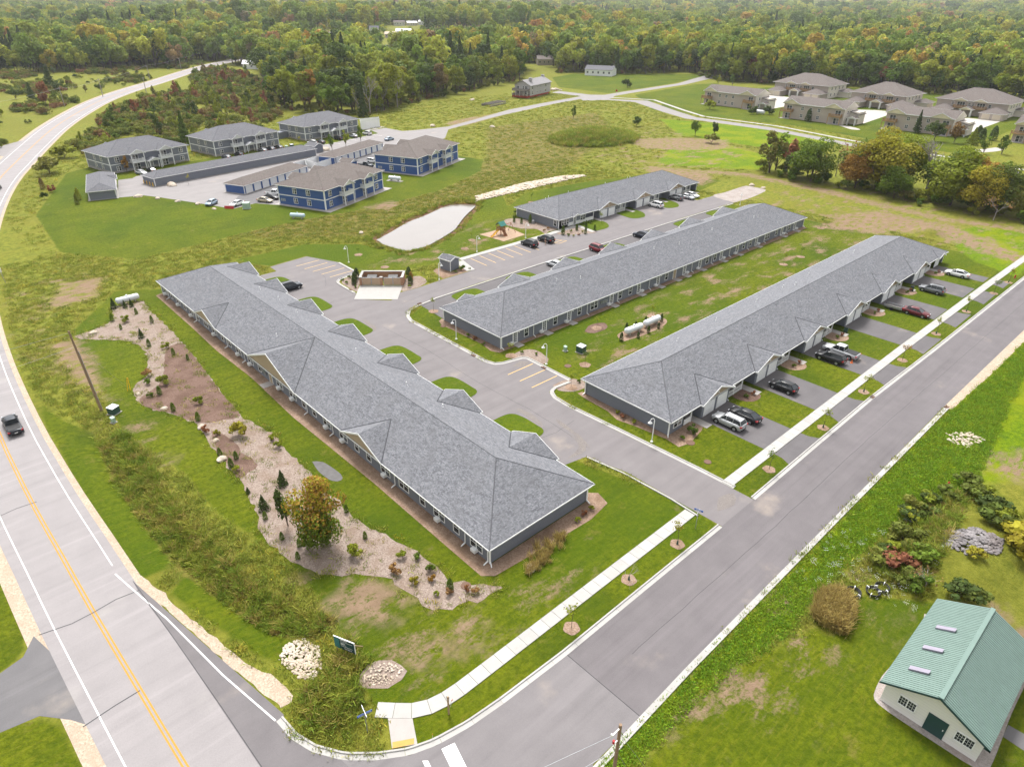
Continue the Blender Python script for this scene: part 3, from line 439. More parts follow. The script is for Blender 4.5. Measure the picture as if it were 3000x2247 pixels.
# parking bay lines
for k_ in range(7): x = 93.6+2.75*k_; strip('bay_line', [(x,115.4),(x-.3,109.2)], 0.075, -.075, .018, 'bay_yellow', lane)
for p in ([(113.2,115.4),(116.9,109.4)], [(116.2,115.4),(119.9,109.6)], [(116.9,109.4),(119.9,109.6)], [(114.6,113.2),(116.6,114.8)], [(115.4,111.8),(118,112.6)], [(116.2,110.6),(119.3,110.6)]): strip('bay_line', p, 0.075, -.075, .0205, 'bay_yellow', lane)
for y in (63.3,66,68.8): strip('bay_line', [(68.5,y),(62.9,y)], 0.075, -.075, .018, 'bay_yellow', lane)
for y in (126.4,129.1,131.9,134.6,137.4): strip('bay_line', [(69.2-(y-126)*.2,y),(63.4-(y-126)*.2,y-.3)], 0.075, -.075, .018, 'bay_yellow', lane)
for k_ in range(9): strip('bay_line', [(128+4.6*k_,262.2+.8*k_),(128.8+4.6*k_,256.6+.8*k_)], .07, -.07, .018, 'whiteline', apt)

for pts in ([(50.2,52.4),(53,52.9),(56.8,52.2),(61,52.6)], [(50.4,81),(54,81.3),(57.5,81)], [(57.4,47),(58.2,58),(57.8,70),(58.4,84),(57.9,97)], [(66,103.6),(80,105.9),(100,106.2),(126,106),(150,106.3)], [(50,111),(54,112),(58,114.5)], [(60,122),(62.8,128),(61,134)]): strip('sealed_crack', spline(pts, 1.5)+rng.normal(0,.04,(len(spline(pts, 1.5)),2)), .022, -.022, .0175, 'tar', lane)
for pts in ([(36,22.3),(60,22.1),(90,22.3),(125,21.9),(170,21.5)],): strip('sealed_crack', spline(pts, 2)+rng.normal(0,.03,(len(spline(pts, 2)),2)), .02, -.02, .0195, 'tar', street)
M['sand_stain'] = gravelmat('washed_sand', (.155, .137, .13), (.215, .192, .175), (.155, .14, .138), 9)
for pts in ([(53.4,47),(55.8,46.4),(57.5,47.2),(57.9,50.6),(57.2,48.4),(55.8,47.4)], [(57.3,46.2),(58.6,49),(59.4,54),(58.8,54),(58,49.4)], [(56.1,54.2),(57.2,55.4),(57.6,59),(56.9,60.4),(56.5,57)], [(65.4,70.4),(67.6,70.8),(68.4,69.4),(66.6,69.2)], [(55.9,96.8),(57,98),(57.2,102.6),(56.3,100.4)], [(59,28),(61.6,27.2),(63.4,28.4),(61.4,29.2)]): blob(pts, .0185, 'sand_stain', 'sand_wash', .12)
# ------------------------------------------------------------------ buildings
SL = .41
def hip_roof(par, x0, y0, x1, y1, z, mat, slope=SL, th=.16, name='roof', fascia='white', cap=True, lo=True, hi=True):
    """hip roof over the rectangle, long side along x (or y); ridge caps and fascia are parts of the roof"""
    w_, l_ = y1-y0, x1-x0; h = slope*min(w_, l_)/2; zt = z+th
    if l_ >= w_:
        ra, rb = (x0+w_/2*(1 if lo else 0), (y0+y1)/2, zt+h), (x1-w_/2*(1 if hi else 0), (y0+y1)/2, zt+h)
        fs = [(0,1,5,4),(1,2,5),(2,3,4,5),(3,0,4)]
    else:
        ra, rb = ((x0+x1)/2, y0+l_/2*(1 if lo else 0), zt+h), ((x0+x1)/2, y1-l_/2*(1 if hi else 0), zt+h); fs = [(0,1,4),(1,2,5,4),(2,3,5),(3,0,4,5)]
    vs = [(x0,y0,zt),(x1,y0,zt),(x1,y1,zt),(x0,y1,zt),ra,rb]; mb = MB().add(vs, fs); mb.add([(x0,y0,z+.02),(x1,y0,z+.02),(x1,y1,z+.02),(x0,y1,z+.02)], [(3,2,1,0)], 1)
    rf = mb.obj(name, [mat, 'white'], par)
    f = MB(); t = .05
    f.box(x0-t,y0-t,z,x1+t,y0,zt-.01); f.box(x0-t,y1,z,x1+t,y1+t,zt-.01); f.box(x0-t,y0,z,x0,y1,zt-.01); f.box(x1,y0,z,x1+t,y1,zt-.01); f.obj('fascia', fascia, rf)
    if cap:
        c = MB()
        for a, b in ((0,4),(3,4) if l_ >= w_ else (1,4),(1,5) if l_ >= w_ else (2,5),(2,5) if l_ >= w_ else (3,5),(4,5)):
            A, B = Vector(vs[a]), Vector(vs[b])
            if (A-B).length > .3: c.cyl(A+Vector((0,0,-.055)), B+Vector((0,0,-.055)), .09, None, 6)
        c.obj('ridge_cap', 'cap' if mat != 'shingle_brown' else mat, rf)
    return rf
def gable_roof(par, cx, hw, yf, ye, z, mat, slope=SL, th=.14, wallmat='tan', wall_y=None, back=None, name='gable', valley=True, rake='white', tri_z=None, loc=(0,0,0), rz=0.0):
    """cross gable facing -y: ridge runs back from yf; dies into the main roof behind the eave line ye"""
    h = slope*hw; zr = z+th+h; yb = ye+h/SL if back is None else back; zt = z+th+.012
    g = MB().add([(cx-hw,yf,zt),(cx,yf,zr+.012),(cx,yb,zr+.012),(cx-hw,ye,zt),(cx+hw,yf,zt),(cx+hw,ye,zt)], [(0,1,2,3)[::-1],(1,4,5,2)[::-1]])
    g.add([(cx-hw,yf,z+.02),(cx,yf,zr-.12),(cx,ye+.2,zr-.12),(cx-hw,ye+.2,z+.02),(cx+hw,yf,z+.02),(cx+hw,ye+.2,z+.02)], [(0,1,2,3),(1,4,5,2)], 1)
    go = g.obj(name, [mat, 'white'], par, loc, rz)
    r = MB(); t = .05; bt = .22
    for s_ in (-1, 1): r.ext([(cx+s_*(hw+.04),yf-t,zt-bt-.02),(cx+s_*(hw+.04),yf-t,zt+.01),(cx,yf-t,zr+.025),(cx,yf-t,zr-bt)] if s_ < 0 else [(cx,yf-t,zr-bt),(cx,yf-t,zr+.025),(cx+hw+.04,yf-t,zt+.01),(cx+hw+.04,yf-t,zt-bt-.02)], (0,t-.002,0))
    r.box(cx-hw-.05, yf, zt-.2, cx-hw, ye, zt); r.box(cx+hw, yf, zt-.2, cx+hw+.05, ye, zt); r.obj('rake_board', rake, go)
    wy = wall_y if wall_y is not None else yf+.35; z0 = z if tri_z is None else tri_z; k = (zr-.14-z0)/(zr-.14-z-.02); ww = (hw-.12)*min(1, k)
    MB().ext([(cx-ww,wy,z0),(cx+ww,wy,z0),(cx,wy,zr-.16)], (0,.06,0)).obj('gable_panel', wallmat, go)
    if valley:
        v = MB()
        for s_ in (-1, 1): v.cyl((cx+s_*hw,ye,zt+.02), (cx,yb,zr+.03), .07, None, 5)
        v.obj('valley', 'valley', go)
    return go
def window_mesh(w_, h, sashes=1, grid=True, name='window'):
    key = (w_, h, sashes, grid)
    if key in window_mesh.c: return window_mesh.c[key]
    f = MB(); t = .09
    f.box(-w_/2-t,-.05,-h/2-t,w_/2+t,.0,-h/2); f.box(-w_/2-t,-.05,h/2,w_/2+t,0,h/2+t); f.box(-w_/2-t,-.05,-h/2,-w_/2,0,h/2); f.box(w_/2,-.05,-h/2,w_/2+t,0,h/2)
    sw = w_/sashes
    for i in range(sashes):
        a = -w_/2+i*sw
        if i: f.box(a-.06,-.048,-h/2,a+.06,0,h/2)
        f.box(a+.03,-.04,-.035,a+sw-.03,0,.035)
        if grid: f.box(a+sw/2-.02,-.036,.035,a+sw/2+.02,0,h/2); f.box(a+.03,-.034,h/4-.018,a+sw-.03,0,h/4+.018)
    g = MB().box(-sw/2+.03,-.03,-h/2,sw/2-.03,-.012,h/2)
    window_mesh.c[key] = (f.mesh('window', 'white'), g.mesh('pane', 'glass'), sw); return window_mesh.c[key]
window_mesh.c = {}
def window(par, x, y, z, w_=.95, h=1.35, sashes=1, rz=0.0, grid=True, light=0):
    fm, pm, sw = window_mesh(w_, h, sashes, grid); o = place('window', fm, par, (x,y,z), rz)
    for i in range(sashes):
        p = place('pane', pm, o, (-w_/2+sw*(i+.5),0,0))
        if light and (i+int(x*7)) % light == 0: mats_obj(p, {0: 'glass_light'})
    return o
_c = {}
def cached(key, fn):
    if key not in _c: _c[key] = fn()
    return _c[key]
def garage_door(par, x, y, w_=2.75, h=2.15, rz=0.0, mat='white'):
    def mk():
        d = MB(); n = 4
        for i in range(n): d.box(-w_/2,-.04,i*h/n+.012,w_/2,.0,(i+1)*h/n-.012)
        d.box(-w_/2,-.02,0,w_/2,.005,h)
        for i in range(n):
            for k in range(4): xa = -w_/2+(k+.12)*w_/4; d.box(xa,-.052,i*h/n+.1,xa+w_/4*.76,-.04,(i+1)*h/n-.1)
        return d.mesh('garage_door', mat)
    def fr():
        f = MB(); f.box(-w_/2-.05,-.06,0,-w_/2,.0,h+.06); f.box(w_/2,-.06,0,w_/2+.05,0,h+.06); f.box(-w_/2,-.06,h,w_/2,0,h+.06); return f.mesh('door_frame', 'white')
    o = place('garage_door', cached(('gd',w_,h,mat), mk), par, (x,y,.03), rz); place('door_frame', cached(('gf',w_,h), fr), o); return o
def downspout_mesh():
    return cached('ds', lambda: MB().box(-.05,-.16,.25,.05,-.06,2.45).add([(-.05,-.16,.35),(.05,-.16,.35),(.05,-.06,.2),(-.05,-.06,.2),(-.05,-.7,.14),(.05,-.7,.14),(.05,-.7,.04),(-.05,-.7,.04)], [(0,1,5,4),(3,7,6,2),(0,4,7,3),(1,2,6,5),(4,5,6,7)]).mesh('downspout', 'white'))
def ac_mesh(): return cached('ac', lambda: MB().box(-.36,-.5,0,.36,0,.42).box(-.3,-.52,.06,.3,-.5,.36,1).mesh('air_conditioner', ['white', 'white_dull']))
def lamp_mesh(): return cached('wl', lambda: MB().cyl((0,-.02,0),(0,-.22,.03),.1,.13,8).mesh('wall_light', 'white'))
def vent_mesh(): return cached('vt', lambda: MB().cyl((0,0,-.15),(0,0,.55),.07,None,8).cyl((0,0,-.1),(0,0,.06),.16,.1,8).mesh('vent_pipe', 'white'))
def slab_mesh(a, b): return cached(('slab',a,b), lambda: MB().box(-a/2,-b,.003,a/2,0,.07).mesh('door_step', 'slab'))
def glazed_door(par, x, y, rz=0.0, mat='glass', w_=.95, solid=None):
    def fr():
        f = MB(); f.box(-w_/2-.1,-.05,.05,-w_/2,0,2.2); f.box(w_/2,-.05,.05,w_/2+.1,0,2.2); f.box(-w_/2,-.05,2.1,w_/2,0,2.2); f.box(-w_/2,-.03,.05,w_/2,-.005,2.1); return f.mesh('door', 'white' if not solid else ['white'])
    o = place('door', cached(('dr',w_,solid), fr), par, (x,y,0), rz)
    if solid: place('door_panel', cached(('dp',solid), lambda: MB().box(-w_/2+.02,-.045,.06,w_/2-.02,-.03,2.09).mesh('door_panel', solid)), o)
    else:
        pm = cached('dpane', lambda: MB().box(-.15,-.042,-.15,.15,-.03,.15).mesh('pane', 'glass'))
        for i in range(2):
            for k in range(5): place('pane', pm, o, (-.2+.4*i,0,.4+.37*k))
    return o
def trim_post(mb, x, y, z0, z1, t=.09): mb.box(x-t,y-t,z0,x+t,y+t,z1)

def rowhouse(label, loc, rz, L, D, gables, small=None, back=(), back_gables=(), vents=(), front=True, left_open=False):
    """single-storey terrace; garages face local -y; eave line .55 m outside the walls"""
    o = thing('terraced_house_row', label, 'house row', loc, rz, 'grey single-storey house rows'); E, OV = 2.42, .55
    segs = []; x = 0.0                                # front wall in pieces: window bay, porch recess, entry recess, garage
    walls = MB(); t = .2; RY = 1.9
    cuts = sorted([(g-3.55, g+3.55) for g in gables])
    walls.box(0,D-t,0,L,D,E); walls.box(0,0,0,t,D,E); walls.box(L-t,0,0,L,D,E)
    recess = []; p = t
    for a, b in cuts:
        recess.append((p, a)); p = b
    recess.append((p, L-t))
    for a, b in recess:
        if b-a > 3: walls.box(a,RY,0,b,RY+t,E)
        elif b > a: walls.box(a,0,0,b,t,E)
    for a, b in cuts: walls.box(a,-.5,0,b,-.5+t,E); walls.box(a,-.5+t,0,a+t,RY+t,E); walls.box(b-t,-.5+t,0,b,RY+t,E)
    bays = []
    if gables and gables[0]-3.55 > 4: walls.box(t,0,0,3.4,t,E); walls.box(3.2,t,0,3.4,RY,E); bays.append((.4,3.2))
    wall = walls.obj('wall', 'navy_siding', o)
    tr = MB()
    for cx_, cy_ in ((0,0),(L,0),(0,D),(L,D)): trim_post(tr, cx_, cy_, 0, E, .075)
    tr.box(-.03,D,E-.22,L+.03,D+.03,E); tr.box(-.03,-.03,E-.22,0,D+.03,E); tr.box(L,-.03,E-.22,L+.03,D+.03,E); tr.box(0,-.04,E-.2,L,-.01,E)
    tr.obj('corner_trim', 'white', o)
    rf = hip_roof(o, -OV, -OV, L+OV, D+OV, E, 'shingle')
    for g in gables:
        gable_roof(o, g, 4.15, -1.0, -OV, E, 'shingle', wall_y=-.56, tri_z=E+.02)
        MB().box(g-3.6,-.6,2.32,g+3.6,-.53,2.52).obj('band_board', 'white', wall)
        for s_ in (-1, 1): garage_door(o, g+s_*1.66, -.52, 2.6, 2.1)
        place('wall_light', lamp_mesh(), o, (g-3.3,-.5,1.9)); place('wall_light', lamp_mesh(), o, (g,-.56,3.1)); place('downspout', downspout_mesh(), o, (g+3.75,.1,0))
        x0, x1 = g+3.75, g+3.55+4.6                   # porch to the right of the garage: posts, rail, window, then entry walk
        if x1 < L-.5 and front:
            pr = MB(); 
            for xx in (x0+.1, (x0+x1)/2, x1): trim_post(pr, xx, .0, 0, E, .08)
            pr.box(x0,-.03,.88,x1,.04,.98); pr.box(x0,-.03,.12,x1,.04,.2)
            for xx in np.arange(x0+.15, x1, .14): pr.box(xx-.02,-.012,.2,xx+.02,.012,.88)
            pr.obj('porch_rail', 'white', o); place('porch_floor', cached(('pf',4.5), lambda: MB().box(-2.3,-.1,.003,2.3,1.9,.06).mesh('porch_floor', 'slab')), o, ((x0+x1)/2,.05,0))
            window(o, x0+1.3, RY, 1.45, 1.7, 1.2, 2, light=3); glazed_door(o, x0+3.2, RY)
        if x1 < L-3: place('entry_walk', cached('ew', lambda: MB().box(-.7,-2.6,.012,.7,1.9,.055).mesh('entry_walk', 'slab')), o, (min(g+3.55+5.6, L-1),.0,0)); glazed_door(o, min(g+3.55+5.6, L-1), RY, solid='white_dull')
    if gables and gables[0]-3.55 > 4:
        window(o, 2.0, 0, 1.4, 1.8, 1.25, 2, light=3); pr = MB(); xa, xb = 3.6, gables[0]-5.4; trim_post(pr, xb, 0, 0, E, .08); pr.box(xa,-.03,.88,xb,.04,.98); pr.box(xa,-.03,.1,xb,.04,.86); pr.obj('porch_rail', 'white', o); window(o, (xa+xb)/2, RY, 1.45, 1.1, 1.1, 1)
        place('entry_walk', cached('ew', None), o, (gables[0]-4.45,0,0)) if 'ew' in _c else None
    if small is not None:
        gable_roof(o, small, 2.0, -.95, -OV, E, 'shingle', wall_y=-.5, wallmat='tan')
        garage_door(o, small, -.05, 2.7, 2.05)
    for kind, x, extra in back:
        y = D; q = PI
        if kind == 'w1': window(o, x, y, 1.28, .92, 1.4, 1, q)
        elif kind in ('w2', 'w2a'):
            window(o, x, y, 1.28, 1.9, 1.4, 2, q)
            if kind == 'w2a': place('air_conditioner', ac_mesh(), o, (x+.1,y,.28), q)
        elif kind == 'd':
            glazed_door(o, x, y, q); place('door_step', slab_mesh(1.5, 1.7), o, (x,y,0), q); place('air_conditioner', ac_mesh(), o, (x+extra,y,.18), q); place('wall_light', lamp_mesh(), o, (x+.8*(1 if extra > 0 else -1)*-1,y,2.0), q)
        elif kind == 't': glazed_door(o, x, y, q, solid='tan'); place('door_step', slab_mesh(1.5, 1.7), o, (x,y,0), q)
        elif kind == 's': place('downspout', downspout_mesh(), o, (x,y,0), q)
        elif kind == 'm':
            for i in range(4): MB().box(-.22,0,-.3,.22,.2,.3).box(-.12,.2,-.1,.12,.24,.1).obj('meter_box', 'steel', o, (x-.7+.5*i,D+.003,1.35 if i else 1.2))
    for gx_, hw_, in back_gables:
        gable_roof(o, -gx_, hw_, -.62, -OV, E, 'shingle', wall_y=-.5, tri_z=E-.05, name='rear_gable', loc=(0,D,0), rz=PI)
    for vx, vy in vents:
        zr = E+.16+SL*min(vy+OV, D+OV-vy, vx+OV, L+OV-vx); place('vent_pipe', vent_mesh(), rf, (vx,vy,zr))
    return o
# row along the highway (its garages face the inner lane)
YA = lambda y: y-39.6
rowA = rowhouse('long grey house row beside the highway with large rear gables', (49.1,39.6,0), PI/2, 101, 15.35, [YA(v) for v in (49.5,64.1,79,93.8,108.4,122.2,135)],
 back=[(k, YA(y), 0) for k, y in (('w2a',138.4),('w1',134.8),('w2a',131.1),('w1',127.7),('w2a',124.4),('w1',121.2),('w2',117.3),('w2a',113.5),('w1',109.9),('w1',106.8),('w2a',103.3),('w2a',98.6),('w1',95.2),('m',93.6),('t',91.3),('w2a',88.3),('w2a',84),('w1',80.6),('w1',77.5),('w2a',73.9),('w2a',69.5),('w1',66.1),('w1',63.2),('w2a',59.4),('w2',55.4),('w1',51.6),('w2a',48.4),('w1',45.25),('w2a',41.8),
 ('s',136.4),('s',121.9),('s',107.8),('s',100.7),('s',79.5),('s',72.2),('s',57.2),('s',43.6),('s',39.8))], back_gables=[(YA(90),8.05),(YA(115.8),4.8),(YA(64.1),4.85)], vents=[(YA(97),11),(YA(104),4),(YA(84),4.2),(YA(70),4.5),(YA(62),4.2),(YA(118),4.3),(YA(112),3.5)], front=True)
XB = lambda x: 176-x
rowB = rowhouse('middle grey house row with rear doors facing the lawn', (176,92.2,0), PI, 107.9, 15.9, [XB(v) for v in (163,147.5,132.1,116.8,101.5,86.6)], small=XB(74),
 back=[('d', XB(x), e) for x, e in ((71.4,.95),(78.6,.95),(85.1,.95),(97.25,.95),(105.85,-.95),(112.3,.95),(121.8,-.95),(127.75,.95),(136.4,-.95),(143.2,.95),(152,-.95),(164.5,-.95),(171.3,-.95))]+[('t',XB(118.2),0),('m',XB(94.9),0)]+[('w1',XB(x),0) for x in (74.1,81.4,87.9,99.9,103.1,115.3,130.6,133.8,146.1,149.2,161.7,168.4)]+[('w2',XB(92.1),0),('w2',XB(157.2),0)]+[('s',XB(x),0) for x in (68.2,75.8,90,99,109.2,124.5,132.3,139.8,147.8,155.7,166.7,175.9)],
 vents=[(XB(88),9.6),(XB(93.5),10.8),(XB(118),10),(XB(126),11),(XB(158),11),(XB(159.5),11.4),(XB(140),10.4)])
XC = lambda x: x-67.75
rowC = rowhouse('grey house row with white garage doors along the street', (67.75,41.3,0), 0, 105.9, 15.3, [XC(v) for v in (78.4,93.1,109,125.1,141.1,157.4)], small=XC(169.6), vents=[(XC(x),y) for x, y in ((86,12),(98,12.4),(110,11.6),(121,12.2),(122.5,10.6),(131,12),(143,12.5),(152,12))])
place('downspout', downspout_mesh(), rowC, (.1,0.1,0), -.9); place('downspout', downspout_mesh(), rowC, (0,15.2,0), -PI/2); place('downspout', downspout_mesh(), rowA, (0,0.2,0), -PI/2); place('downspout', downspout_mesh(), rowA, (0,15.3,0), -PI/2-.5)
XD = lambda x: x-125.3
rowD = rowhouse('short grey house row with community entrance beside the playground', (125.3,117.7,0), 0, 62.6, 16, [XD(v) for v in (144.3,160.1,176.2)], vents=[(.8,7),(5,10),(6.5,10.4),(14,10),(30,10.2),(40,10),(41.5,10.2)])
gable_roof(rowD, XD(131.4), 1.5, -.95, -.55, 2.42, 'shingle', wall_y=-.5, wallmat='white'); glazed_door(rowD, XD(131.4), -.02); window(rowD, XD(128.2), 0, 1.4, 1.8, 1.25, 2); window(rowD, XD(134.6), 0, 1.4, 1.8, 1.25, 2); window(rowD, 0, 1.3, 1.3, .95, 1.4, 1, -PI/2)
MB().box(0,.0,0,8.9,.2,2.42).obj('entry_wall', 'navy_siding', rowD, (.2,0,0)); MB().cyl((-1.3,8.2,0),(-1.3,8.2,.8),.42,None,12).obj('heat_pump', 'steel', rowD)

def rail(mb, a, b, z0, z1, gap=.16, t=.03):
    a, b = Vector(a), Vector(b); L_ = (b-a).length; d = (b-a)/L_
    def bar(p, q, za, zb): 
        n_ = Vector((-d.y, d.x))*t; mb.prism([tuple(p-n_), tuple(q-n_), tuple(q+n_), tuple(p+n_)], za, zb)
    bar(a, b, z1-.09, z1); bar(a, b, z0+.08, z0+.15)
    for s_ in np.arange(gap, L_, gap): p = a+d*s_; bar(p-d*gap*.24, p+d*gap*.24, z0+.15, z1-.09)
def slider(par, x, y, z, rz=0.0):
    return window(par, x, y, z+1.05, 1.8, 1.95, 2, rz, grid=False, light=2)
def apartments(label, loc, rz, sid, shin, L=28.0, D=17.0, front=True, stone=True, g=(8.9,18.9), sc=None):
    o = thing('apartment_house', label, 'apartment house', loc, rz, 'two-storey apartment houses', sc); E = 5.45
    MB().box(0,0,.0,L,D,E).obj('wall', sid, o)
    if stone: MB().box(-.06,-.06,0,L+.06,D+.06,.75).obj('stone_base', 'brick_stone', o)
    else: MB().box(-1.4,-2.6,.002,L+1.2,D+.9,.05).obj('concrete_apron', 'slab', o)
    t = MB()
    for z0, z1 in ((2.62,2.86),(5.2,5.44)): t.box(-.05,-.05,z0,L+.05,0,z1); t.box(-.05,D,z0,L+.05,D+.05,z1); t.box(-.05,0,z0,0,D,z1); t.box(L,0,z0,L+.05,D,z1)
    for cx_, cy_ in ((0,0),(L,0),(0,D),(L,D)): trim_post(t, cx_, cy_, .05, E-.01, .12)
    t.obj('trim', 'white', o)
    rf = hip_roof(o, -.7, -.7, L+.7, D+.7, E, shin, .38)
    for gx_ in g:
        for sgn in (0, 1): gable_roof(o, gx_, 2.75, -2.3, -.7, E, shin, .5, wallmat='white_siding', wall_y=-1.95, valley=sid != 'blue_siding', loc=(0,0,0) if sgn == 0 else (L,D,0), rz=0 if sgn == 0 else PI)
        b = MB().box(gx_-2.2,-1.9,2.55,gx_+2.2,-.06,2.82); b.obj('balcony', 'white', o)
        for px_ in (gx_-2.15, gx_+2.15): b = MB(); trim_post(b, px_, -1.85, 0, E, .12); b.obj('post', 'white', o)
        r = MB(); rail(r, (gx_-2.1,-1.85), (gx_+2.1,-1.85), 2.82, 3.85); rail(r, (gx_-2.1,-1.85), (gx_-2.1,-.05), 2.82, 3.85); rail(r, (gx_+2.1,-1.85), (gx_+2.1,-.05), 2.82, 3.85); r.obj('balcony_rail', 'white', o)
        slider(o, gx_, 0, 2.86); slider(o, gx_, -.07 if stone else 0, .05)
    for wx in (2.6, 25.2):
        for wz in (1.35, 4.15): window(o, wx, -.07 if stone and wz < 2 else 0, wz, 1.3, 1.4, 2, 0, False, 3)
    for wy in (5.6, 10.4):
        for wz in (1.45, 4.2): window(o, 0, wy, wz, 1.3, 1.4, 2, -PI/2, False, 3); window(o, L, wy, wz, 1.3, 1.4, 2, PI/2, False, 3)
    if front:
        gable_roof(o, sum(g)/2, 2.3, -3.0, -.3, 2.6, 'steel', .42, wallmat='white_siding', back=-.1, valley=False, name='entry_canopy')
        b = MB()
        for px_ in (-1.9,1.9): trim_post(b, sum(g)/2+px_, -2.8, 0, 2.6, .1); trim_post(b, sum(g)/2+px_, -1.2, 0, 2.6, .1)
        b.obj('canopy_post', 'white', o); glazed_door(o, sum(g)/2, -.07, 0, w_=.95)
    else:
        for i in range(3): MB().box(0,-.25,0,.45,0,.8).obj('meter_box', 'steel', o, (-.003,14.2+.6*i,.9), PI/2)
        MB().box(-.05,-.16,.1,.05,-.06,5.3).obj('downspout', 'white', o, (.2,0,0)); MB().box(-.05,-.16,.1,.05,-.06,5.3).obj('downspout', 'white', o, (13.9,0,0))
    return o
GA = R(10)
apartments('grey two-storey apartment house nearest the highway bend', (57,260.6,0), GA, 'navy_siding', 'shingle_dark', 27.6); apartments('middle grey two-storey apartment house behind the long garage', (94.4,266.4,0), GA, 'navy_siding', 'shingle_dark')
apartments('grey two-storey apartment house beside the woods and white enclosure', (135,273.6,0), GA, 'navy_siding', 'shingle_dark', 28.6); MB().box(-4.2,12,0,0,16.5,2.6).obj('side_lean_to', 'navy_siding', bpy.data.objects['apartment_house.002'])
apartments('blue two-storey apartment house nearest the pond', (88.7,173.5,0), R(22.9), 'blue_siding', 'shingle_brown', 28.4, 16.4, front=False, stone=False); apartments('blue two-storey apartment house farther from the pond', (133.9,192.3,0), R(24.2), 'blue_siding', 'shingle_brown', 29.5, 16.8, front=False, stone=False)
def garages(label, loc, rz, L, D, sid, shin, doors, dface=-1, cat='garage', name='garage_row', grp='detached garages', back_doors=False):
    o = thing(name, label, cat, loc, rz, grp); MB().box(0,0,0,L,D,2.4).obj('wall', sid, o); rf = hip_roof(o, -.45, -.45, L+.45, D+.45, 2.4, shin, .36)
    t = MB()
    for cx_, cy_ in ((0,0),(L,0),(0,D),(L,D)): trim_post(t, cx_, cy_, 0, 2.4, .1)
    t.obj('corner_trim', 'white', o); MB().box(-.5,-.5,.002,L+.5,D+.5,.04).obj('footing', 'slab', o)
    if doors:
        pit = (L-.5)/doors
        for i in range(doors): garage_door(o, .25+pit*(i+.5), 0, min(2.85, pit-.45), 2.1)
    return o
lg = garages('long grey garage with plain rear wall and yellow bollards', (62.1,233.2,0), R(9.8), 62.5, 7.2, 'navy_siding', 'shingle_dark', 0)
for i in range(4): MB().cyl((-.45,.6+1.9*i,0),(-.45,.6+1.9*i,1.15),.13,None,10).obj('bollard', 'yellow_pl', lg)
sg = garages('small grey garage with hip roof by the mown lawn', (48.9,226.1,0), R(76), 24.5, 7.0, 'navy_siding', 'shingle_dark', 0); gable_roof(sg, 17, 2.2, -1.0, -.45, 2.4, 'shingle_dark', .36, wallmat='white')
garages('blue garage row of eight white doors nearer the pond', (79.2,205.7,0), R(24.8), 30.3, 7.3, 'blue_siding', 'shingle_brown', 8); garages('blue garage row of eight white doors behind the far blue house', (121,224.8,0), R(24.4), 31.3, 7.2, 'blue_siding', 'shingle_brown', 8)
sh = thing('hip_shed', 'tiny grey gabled shed at the end of the long garage', 'shed', (125.6,248.4,0), R(10)); MB().box(0,0,0,4,5,2.3).obj('wall', 'navy_siding', sh); gable_roof(sh, 2, 2.4, -.4, 5.4, 2.3, 'shingle_dark', .45, wallmat='navy_siding', wall_y=-.05, back=5.4, valley=False)
sh = thing('hip_shed', 'tiny blue shed with brown roof between the blue houses', 'shed', (121.4,214.6,0), R(24)); MB().box(0,0,0,3.6,4.4,2.2).obj('wall', 'blue_siding', sh); gable_roof(sh, 1.8, 2.2, -.4, 4.8, 2.2, 'shingle_brown', .45, wallmat='white', wall_y=-.05, back=4.8, valley=False)
def fence(name, label, pts, h, mat, pit=2.4, cat='fence'):
    o = thing(name, label, cat, (pts[0][0],pts[0][1],0)); q0 = np.array(pts[0])
    for a, b in zip(pts[:-1], pts[1:]):
        a, b = np.array(a)-q0, np.array(b)-q0; L_ = np.hypot(*(b-a)); n = max(1, round(L_/pit)); d = (b-a)/n; rz = math.atan2(d[1], d[0]); l1 = L_/n
        for i in range(n):
            c = a+d*i; place('panel', cached(('fp',round(l1,2),h,mat), lambda: MB().box(.06,-.03,.05,l1-.06,.03,h).mesh('panel', mat)), o, (c[0],c[1],0), rz); place('post', cached(('fpost',h,mat), lambda: MB().box(-.06,-.06,0,.06,.06,h+.1).mesh('post', mat)), o, (c[0],c[1],0), rz)
    return o
fence('vinyl_fence', 'white panel fence between the two blue garage rows', [(105,226.2),(119.8,232.8)], 2.4, 'white'); fence('vinyl_fence', 'white panel fence around the dumpsters by the blue garages', [(107.4,219.2),(111.6,229.2),(112.2,222),(119.8,225.4)], 2.3, 'white')
de = fence('white_enclosure', 'white panelled dumpster enclosure by the woods', [(166.8,282),(178.4,284.6),(182.4,291.5),(172.5,292),(166.8,282)], 3.2, 'white', 3.0, 'enclosure'); MB().box(.4,.3,.002,11.5,3.4,.05).obj('pad', 'slab', de, (2,-3.2,0), R(14))
